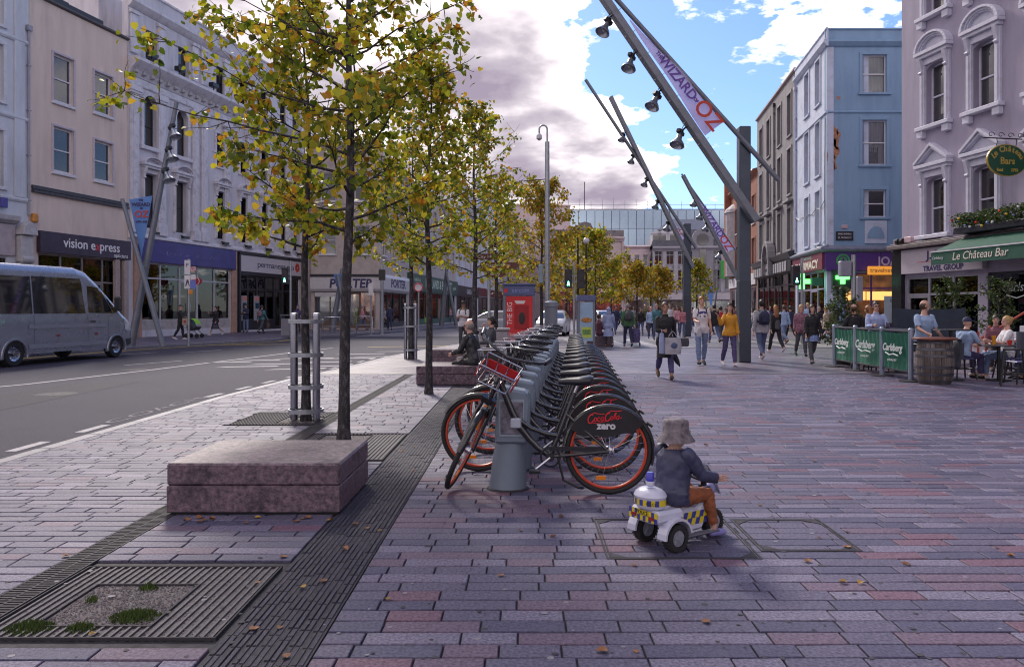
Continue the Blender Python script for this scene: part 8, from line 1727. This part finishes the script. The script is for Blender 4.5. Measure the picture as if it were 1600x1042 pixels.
# ------------------------------------------------ the people of the street
WA = (24, 6, -20, 28); WB2 = (-20, 30, 24, 5); WC = (10, 3, -12, 18); STD = (0, 2, 3, 4)
AW = ((-18, 8, 14, 0), (18, 8, 22, 0)); AW2 = ((16, 8, 22, 0), (-16, 8, 14, 0))
def f(px, py, zb=0): q = gp(px, py, zb); return (q.x, q.y)
walkg = 'people walking on the plaza'
w1 = person('woman in black top and loose purple trousers carrying a big pale shopping bag, nearest walker', f(1039, 592), 178, 1.64, (20, 4, -14, 34), ((-26, 16, 8, 0), (12, 6, 78, 30)), top='black', hem=-.16, toploose=.016, bot=cloth('loose_purple', (.075, .065, .17)), blen=1.8, shoes='brown', hair=('bun', 'brown'), skin='tan', fem=True, head=(8, 4), group=walkg, skirt=(.42, .0, 'black', .015), res=.012)
b1_ = bag('big pale shopping bag with a blue print held by the nearest woman', w1, 1, 'lightgrey', .36, .36, .16, .12, off=(.12, -.06, .0), rz=R(10), prt='jeans'); bag('narrow striped paper bag beside the big shopping bag', w1, 1, 'bluegrey', .16, .44, .1, .06, off=(-.10, -.05, .03), rz=R(80))
hb_ = bag('small grey shoulder bag at the hip of the nearest woman', w1, 0, 'darkgrey', .20, .20, .08, .0, 'shoulder_bag', 'shoulder bag', off=(.17, -.08, .12), rz=R(10))
u = M('umbrella_black', (.02, .02, .025), .6); uo = thing('folded_umbrella', 'folded black umbrella hanging from the nearest woman\'s arm', 'umbrella', (w1.location.x+.30, w1.location.y-.05, .28)); MB().lathe([(.008, -.02), (.05, .1), (.07, .34), (.02, .42)], 10).build('canopy', u, uo); MB().tube([(0, 0, .4), (0, 0, .52)], .01, 6).build('handle', BLACK, uo); uo.rotation_euler = (.1, -.5, 0)
m1 = person('young man in a printed white T-shirt and light jeans holding a small white bag', f(1096, 570.5), 182, 1.79, (-8, 14, 12, 3), ((-6, 12, 18, 0), (20, 8, 62, 10)), top='white', sleeve=.75, hem=-.12, bot='lightjeans', shoes='black', hair=('short', 'ginger'), head=(6, 0), group=walkg, res=.012)
c = wpt(m1, 2); MB_ = MB().ell((0, .125, -.03), (.11, .012, .05), 10, 6).ell((0, .13, -.12), (.09, .012, .03), 10, 6).build('shirt_print', M('print_navy', (.06, .05, .2), .7, var=.9, sc=30), m1); MB_.location = V(list(m1['_j'])[6:9])
backpack('purple backpack straps on the young man in the white T-shirt', m1, 'purple', .85)
bag('small white plastic bag in the hand of the young man in white', m1, 1, 'lightgrey', .22, .24, .12, .12)
y1 = person('woman in a mustard yellow jacket raising one hand to her hair', f(1140, 572), 185, 1.62, WC, ((6, 8, 12, 0), (28, 30, 128, -14)), top='mustard', hem=-.08, toploose=.02, bot='purple', shoes='white', hair=('long', 'dark'), fem=True, head=(-18, 0), group=walkg, res=.012, skin='fair')
bag('phone pouch in the hand of the woman in mustard', y1, 0, 'lightgrey', .07, .13, .03, .0, 'phone', 'phone')
gs = person('man in a grey sweatshirt and jeans walking away beside the tall steel post', f(1190, 563), 2, 1.80, WB2, ((-10, 10, 16, 0), (12, 10, 16, 0)), top='lightgrey', hem=-.10, toploose=.02, bot='jeans', shoes='white', hair=('short', 'dark'), group=walkg); backpack('navy backpack on the man in the grey sweatshirt', gs, 'navy', 1.05)
pt_ = person('woman with long brown hair in black leggings walking away', f(1212, 551), 6, 1.66, WA, AW, top='black', hem=-.02, bot='black', shoes='white', hair=('long', 'ginger'), fem=True, group=walkg); bag('small dark rucksack low on the back of the long haired woman', pt_, 0, 'darkgrey', .26, .3, .12, .02, 'rucksack', 'rucksack', off=(.18, -.12, .42))
person('person in a pale blue shirt walking away before the pharmacy', f(1225, 537.5), 12, 1.72, WB2, AW2, top='paleblue', bot='lightjeans', shoes='brown', hair=('short', 'brown'), group=walkg); person('person in dark blue walking close behind the pale blue shirt', f(1235, 534), 10, 1.70, WA, AW, top='navy', bot='black', hair=('short', 'dark'), group=walkg)
person('older blond woman in a plum patterned jacket walking with a friend', f(1252, 557), 176, 1.62, WC, ((0, 8, 30, 0), (-6, 8, 20, 0)), top=M('cloth_plum_print', (.20, .09, .13), .8, var=.8, sc=26), hem=-.12, toploose=.025, bot='darkgrey', hair=('bob', 'blond'), fem=True, wide=1.1, group=walkg)
person('dark haired woman in a black hoodie with a blue patterned hem and leggings', f(1269, 568), 178, 1.64, WB2, ((4, 12, 20, 0), (8, 12, 20, 0)), top='black', hem=-.10, toploose=.02, bot='darkgrey', shoes=M('cloth_boot', (.04, .05, .09), .7), hair=('bob', 'dark'), fem=True, skirt=(.24, 0, M('cloth_blue_pattern', (.16, .22, .42), .8, var=.9, sc=40), .03), group=walkg)
bg_ = person('woman in a beige coat with fair hair walking towards the shops', f(1291, 537), 60, 1.66, WA, AW, top='beige', hem=-.20, toploose=.02, bot='black', hair=('bob', 'blond'), fem=True, group=walkg); bag('white shoulder bag of the woman in beige', bg_, 1, 'white', .26, .24, .1, .05, 'shoulder_bag', 'shoulder bag', off=(.05, 0, .28))
bag('bag in the left hand of the woman in plum', bg_, 0, 'pink', .2, .2, .1, .1)
person('man in a dark jacket and jeans behind the young man in white', f(1116, 536), 8, 1.76, WA, AW, top='black', hem=-.14, toploose=.02, bot='jeans', hair=('short', 'dark'), group=walkg); person('person in a red top behind the woman in mustard', f(1126, 534.5), 14, 1.68, WB2, AW2, top='red', bot='darkgrey', hair=('short', 'dark'), group=walkg)
person('man with a blue jacket and bag walking towards us behind the nearest woman', f(1026, 532), 174, 1.75, WC, AW, top='teal', bot='jeans', hair=('short', 'grey'), group=walkg); person('woman in a red striped top by the middle steel post', f(1066, 527), 175, 1.62, WC, AW, top=M('cloth_red_stripe', (.42, .16, .2), .8, var=.9, sc=30, stretch=(.05, .05, 1)), bot='jeans', hair=('bob', 'brown'), fem=True, group=walkg)
person('bald headed dark figure in pale top near the phone box', f(1017, 529), 170, 1.70, WB2, AW2, top='paleblue', bot='navy', hair=('balding', 'grey'), group=walkg)
bc = person('older woman in a long blue grey coat and headscarf walking away', f(951, 542.5), 8, 1.56, WC, ((2, 10, 40, 20), (2, 10, 40, 20)), top='bluegrey', hem=-.1, toploose=.025, bot='darkgrey', hair=('hood', 'bluegrey'), fem=True, wide=1.22, skirt=(.46, 0, 'bluegrey', .05), group=walkg)
tm = person('man in a green jacket with a backpack pulling a shopping trolley', f(981, 541.5), 4, 1.72, WC, ((0, 8, 14, 0), (-16, 14, 8, 0)), top='green', hem=-.10, toploose=.02, bot='navy', hair=('short', 'grey'), group=walkg); backpack('dark backpack on the man in the green jacket', tm, 'darkgrey', 1.0)
q = f(993, 541); tr = thing('shopping_trolley', 'patterned shopping trolley pulled by the man in the green jacket', 'shopping trolley', (q[0], q[1]-.1, 0)); mb = MB(); loft(mb, [(V((0, 0, z)), V((r_, 0, 0)), V((0, r_*.7, 0))) for z, r_ in ((.14, .15), (.3, .17), (.62, .18), (.72, .15))], 14); mb.build('bag', M('trolley_print', (.10, .08, .2), .8, var=.9, sc=20), tr, smooth=60); MB().tube([(-.14, .1, .1), (-.14, .12, .9), (.14, .12, .9), (.14, .1, .1)], .012, 6).build('frame', STEEL, tr)
for s_ in (-1, 1): MB().lathe([(.08, -.02), (.08, .02)], 14, (s_*.17, .08, .08), 'x').build('wheel', TYR, tr)
# left of the bicycles
tx = person('man in a white T-shirt standing and looking down at his phone', f(724, 545), 165, 1.78, STD, ((18, 8, 84, 34), (18, 8, 84, 34)), top='white', sleeve=.8, hem=-.12, bot='darkgrey', hair=('short', 'dark'), head=(0, -26), skin='tan', res=.013); backpack('dark backpack worn by the man looking at his phone', tx, 'black', .9)
sx, sy = at(743, 0, 15.25).x, 15.25
sm = person('old balding man in a dark leather jacket sitting on the granite block', (sx, sy), 62, 1.74, (82, 78, 86, 82), ((24, 10, 50, 20), (24, 10, 50, 20)), lean=14, sit=.375, top=M('cloth_leather', (.02, .02, .026), .35, var=.3, sc=10, bump=.3, bsc=30), hem=-.12, toploose=.025, bot='black', hair=('balding', 'grey'), glasses=True, wide=1.06, head=(0, 0), res=.013)
bgx = MB(); loft(bgx, [(V((0, 0, z)), V((r_, 0, 0)), V((0, r_*.7, 0))) for z, r_ in ((.0, .24), (.08, .28), (.2, .22), (.28, .1))], 16); o_ = bgx.build('holdall', cloth('black', C_['black']), None, smooth=60); o_.location = (-.98, 15.42, .371); tag(o_, 'black holdall slumped on the granite block by the old man', 'holdall')
person('woman sitting with a pink phone at her ear behind the bicycles', (at(768, 0, 18.2).x, 18.2), 100, 1.64, (85, 85, 85, 85), ((20, 10, 60, 20), (40, 26, 140, 20)), sit=.45, top='darkgrey', hem=-.1, toploose=.02, bot='olive', hair=('pony', 'dark'), fem=True)
st_ = thing('granite_seat_block', 'granite seat under the woman with the pink phone', 'stone bench', (at(768, 0, 18.2).x, 18.1, 0)); MB().box(-.5, -.35, 0, .5, .35, .42).build('slab', BLK, st_, bev=.015)
# far pavement, left
Z8 = .08; lg_ = 'people on the far pavement'
p1 = person('woman in a dark top with a red printed tote pushing a green pushchair', f(282, 531, Z8), -80, 1.62, WC, ((10, 8, 50, 0), (24, 8, 60, 0)), top='black', bot='black', shoes='white', hair=('cap', 'darkgrey'), fem=True, zb=Z8, group=lg_); bag('cream tote bag with a red print on the woman with the pushchair', p1, 1, 'beige', .3, .34, .08, .06, off=(-.12, -.1, .06), prt='red', rz=0)
q = f(303, 528, Z8); pc_ = thing('pushchair', 'lime green and black pushchair on the far pavement', 'pushchair', (q[0], q[1], Z8), R(-10)); mb = MB(); vs = []
for i in range(9):
    a = R(20+110*i/8)
    for y in (-.22, 0, .22): vs.append((-.1+.36*math.cos(a), y, .55+.42*math.sin(a)))
mb._add(vs, [(i*3+j, i*3+j+1, i*3+j+4, i*3+j+3) for i in range(8) for j in range(2)]); mb.build('hood', cloth('lime', C_['lime']), pc_, smooth=70, fix=False)
MB().prism([(-.28, .35), (.2, .4), (.3, .55), (.24, .6), (.1, .5), (-.2, .95), (-.3, .95)], -.19, .19).build('seat', BLKW, pc_, bev=.02); MB().tube([(-.5, -.2, 1.0), (.3, -.2, .2)], .015, 6).tube([(-.5, .2, 1.0), (.3, .2, .2)], .015, 6).tube([(-.5, -.2, 1.0), (-.5, .2, 1.0)], .02, 6).tube([(-.3, -.2, .2), (.1, -.2, .5)], .015, 6).build('frame', BLACK, pc_)
for x in (-.3, .3):
    for y in (-.22, .22): MB().lathe([(.11, -.02), (.11, .02)], 16, (x, y, .11), 'y').build('wheel', TYR, pc_)
p2 = person('woman in black skirt walking with a grey handbag past the cream screen', f(337, 524.5, Z8), 150, 1.64, WB2, ((6, 8, 20, 0), (24, 18, 110, 20)), top='black', hem=-.1, toploose=.02, bot=None, shoes='white', hair=('bun', 'dark'), fem=True, zb=Z8, skirt=(.5, 0, 'navy', .0), group=lg_); bag('grey handbag of the woman in the black skirt', p2, 0, 'darkgrey', .3, .22, .12, .14, 'handbag', 'handbag')
person('man in a dark jacket and jeans at the cash machine', f(384, 519, Z8), 175, 1.74, STD, ((24, 8, 80, 20), (24, 8, 80, 20)), top='navy', hem=-.12, toploose=.02, bot='lightjeans', hair=('short', 'dark'), zb=Z8, group=lg_); person('stooping person in olive behind the man at the cash machine', f(392, 517.5, Z8), 190, 1.62, WC, AW, lean=14, top='olive', bot='black', hair=('short', 'brown'), zb=Z8, group=lg_)
p3 = person('walker in a denim jacket with a patterned rucksack and a brown paper bag', f(409, 521.5, Z8), -20, 1.72, WA, AW, top='teal', bot='darkgrey', hair=('short', 'brown'), zb=Z8, group=lg_); backpack('patterned rucksack of the walker with the brown paper bag', p3, M('cloth_ruck_print', (.2, .12, .14), .8, var=.9, sc=30)); bag('brown paper bag carried outside the bank', p3, 1, 'brown', .26, .36, .1, .14)
person('hooded person in dark blue leaning at the litter bin', f(465, 521, Z8), 200, 1.70, WC, ((30, 10, 30, 0), (30, 10, 30, 0)), lean=18, top='purple', bot='black', hair=('hood', 'purple'), zb=Z8, group=lg_)
person('man in a pink shirt and jeans striding past the corner shop', f(566, 516, Z8), -70, 1.74, WA, AW, top='pink', sleeve=1.9, bot='jeans', hair=('short', 'grey'), zb=Z8, group=lg_); person('man in a dark suit seen from behind at the corner shop door', f(609, 516, Z8), 10, 1.78, WC, AW, top='navy', hem=-.2, toploose=.02, bot='navy', hair=('short', 'dark'), zb=Z8, group=lg_); person('person in a pale top beside the man in the dark suit', f(601, 514, Z8), 170, 1.66, WB2, AW2, top='lightgrey', bot='darkgrey', hair=('short', 'brown'), zb=Z8, group=lg_)
gr = person('walker in navy with a bright green bag by the health shop', f(658, 508.5, Z8), -30, 1.70, WA, AW, top='navy', bot='beige', hair=('short', 'blond'), zb=Z8, group=lg_); bag('bright green carrier bag by the health shop', gr, 1, 'lime', .4, .45, .14, .1)
for px, py, lab, tp_, bt_, hr in ((681, 506.5, 'person in grey beside the crossed poles', 'grey', 'black', 'brown'), (689, 506, 'person in pale blue by the crossed poles', 'paleblue', 'navy', 'dark'), (703, 505, 'person in pink near the dark fascia shop', 'pink', 'jeans', 'blond')): person(lab, f(px, py, Z8), rnd.uniform(150, 200), 1.7, WC, AW, top=tp_, bot=bt_, hair=('short', hr), zb=Z8, group=lg_)
person('man in green waiting by the finger post', f(757, 510), 20, 1.72, STD, AW, top='green', bot='darkgrey', hair=('short', 'dark'))
# terrace
tg = 'people at the pub terrace'
man = person('man in a pale blue shirt sitting on a stool behind the barrel, looking right', (8.62, 16.55), 195, 1.78, (70, 75, 78, 82), ((14, 14, 30, 0), (28, 16, 40, 10)), lean=4, sit=.75, top='paleblue', sleeve=.8, hem=-.06, toploose=.02, bot='navy', hair=('balding', 'brown'), skin='fair', wide=1.07, head=(70, 0), group=tg, res=.012)
person('man in sunglasses and grey cardigan facing the camera behind the screen', (8.62, 18.75), 172, 1.78, (70, 75, 70, 75), ((26, 12, 70, 24), (26, 12, 70, 24)), sit=.75, top='bluegrey', toploose=.02, bot='darkgrey', hair=('short', 'dark'), glasses=True, wide=1.04, group=tg, res=.012)
person('man in black seen from behind at the far table', (at(1334, 0, 20.3).x, 20.3), 20, 1.74, (70, 75, 70, 75), ((24, 12, 60, 20), (24, 12, 60, 20)), sit=.72, top='black', toploose=.02, bot='black', hair=('balding', 'brown'), wide=1.06, group=tg); person('woman with long fair hair in black beside the man in black', (at(1357, 0, 20.4).x, 20.4), 35, 1.66, (70, 75, 70, 75), ((24, 12, 60, 20), (24, 12, 60, 20)), sit=.72, top='black', toploose=.02, bot='black', hair=('long', 'ginger'), fem=True, group=tg)
for q_, x, y in (('man in black', at(1334, 0, 20.3).x, 20.3), ('fair haired woman in black', at(1357, 0, 20.4).x, 20.4)): stool('bar stool under the '+q_, x, y, .72)
person('person in a navy cap and pale blue T-shirt sitting sideways at the low table', (9.3, 16.3), -75, 1.68, (84, 84, 84, 84), ((30, 10, 50, 20), (30, 10, 50, 20)), lean=16, sit=.46, top='paleblue', sleeve=.8, hem=-.05, toploose=.02, bot='purple', hair=('cap', 'navy'), wide=1.1, group=tg, res=.012)
person('blond woman in a white top sitting at the low table, facing left', (10.28, 16.3), 75, 1.68, (84, 80, 88, 70), ((30, 10, 70, 24), (30, 10, 70, 24)), sit=.46, top='white', sleeve=.9, toploose=.02, bot='lightjeans', shoes='white', hair=('bun', 'blond'), fem=True, wide=1.08, group=tg, res=.012)
person('person in white at the extreme right edge of the terrace', (10.95, 16.2), 80, 1.7, (84, 80, 84, 80), ((30, 10, 60, 20), (30, 10, 60, 20)), sit=.46, top='pink', bot='jeans', hair=('short', 'brown'), group=tg); stool('violet chair at the extreme right edge', 10.95, 16.2, .45)
person('person in plum sitting beyond the red stair rails', (at(1556, 0, 18.6).x, 18.6), 150, 1.7, (84, 80, 84, 80), ((20, 10, 50, 20), (20, 10, 50, 20)), sit=.46, top='plum', bot='black', hair=('short', 'dark'), group=tg); stool('violet chair beyond the low table', at(1556, 0, 18.6).x, 18.6, .45)
# seated person by phone box and the far crowd
person('person sitting low beside the phone box', (at(936, 0, 31).x, 31), -60, 1.66, (86, 86, 86, 86), ((20, 10, 60, 20), (20, 10, 60, 20)), sit=.45, top='plum', bot='jeans', hair=('short', 'brown')); bx_ = thing('bench_block', 'pale block seat beside the phone box', 'stone bench', (at(936, 0, 31).x, 31, 0)); MB().box(-.5, -.3, 0, .5, .3, .42).build('slab', BLK, bx_, bev=.02)
tops = ['navy', 'red', 'lightgrey', 'black', 'pink', 'teal', 'white', 'purple', 'olive', 'plum', 'paleblue', 'beige']; used = {}
rr = random.Random(11)
for i, (px, Y) in enumerate(((962, 46), (970, 58), (985, 50), (1001, 44), (1008, 52), (1013, 60), (1046, 47), (1052, 56), (1058, 50), (1082, 52), (1094, 48), (1105, 55), (1109, 46), (1122, 58), (1133, 50), (1145, 54), (1150, 48), (1176, 46), (1203, 52), (1218, 58), (918, 55), (1262, 37.5), (1280, 38), (1300, 36), (990, 66), (1032, 62))):
    c = tops[(i*5+i//12) % 12]; bt_ = ('jeans', 'black', 'darkgrey')[(i+i//12) % 3]; hr = ('dark', 'brown', 'blond', 'grey')[(i//2) % 4]
    ref = ('by the golden trees', 'left of the middle post', 'between the steel posts', 'before the grey shops', 'near the pharmacy')[0 if px < 1000 else (1 if px < 1070 else (2 if px < 1160 else (3 if px < 1240 else 4)))]
    person('%s haired pedestrian in %s top and %s %s' % (hr, {'lightgrey': 'light grey', 'paleblue': 'pale blue'}.get(c, c), {'darkgrey': 'dark grey trousers', 'black': 'black trousers'}.get(bt_, bt_), ref), (at(px, 0, Y).x, Y), rr.choice((0, 180, 170, 190, 20, 90, 270)), rr.uniform(1.58, 1.84), rr.choice((WA, WB2, WC)), rr.choice((AW, AW2)), top=c, toploose=.025, bot=bt_, hair=(rr.choice(('short', 'bob', 'short')), hr), fem=i % 2 == 0, res=.034, group='far crowd down the street')
bpy.data.scenes.remove(TMP)
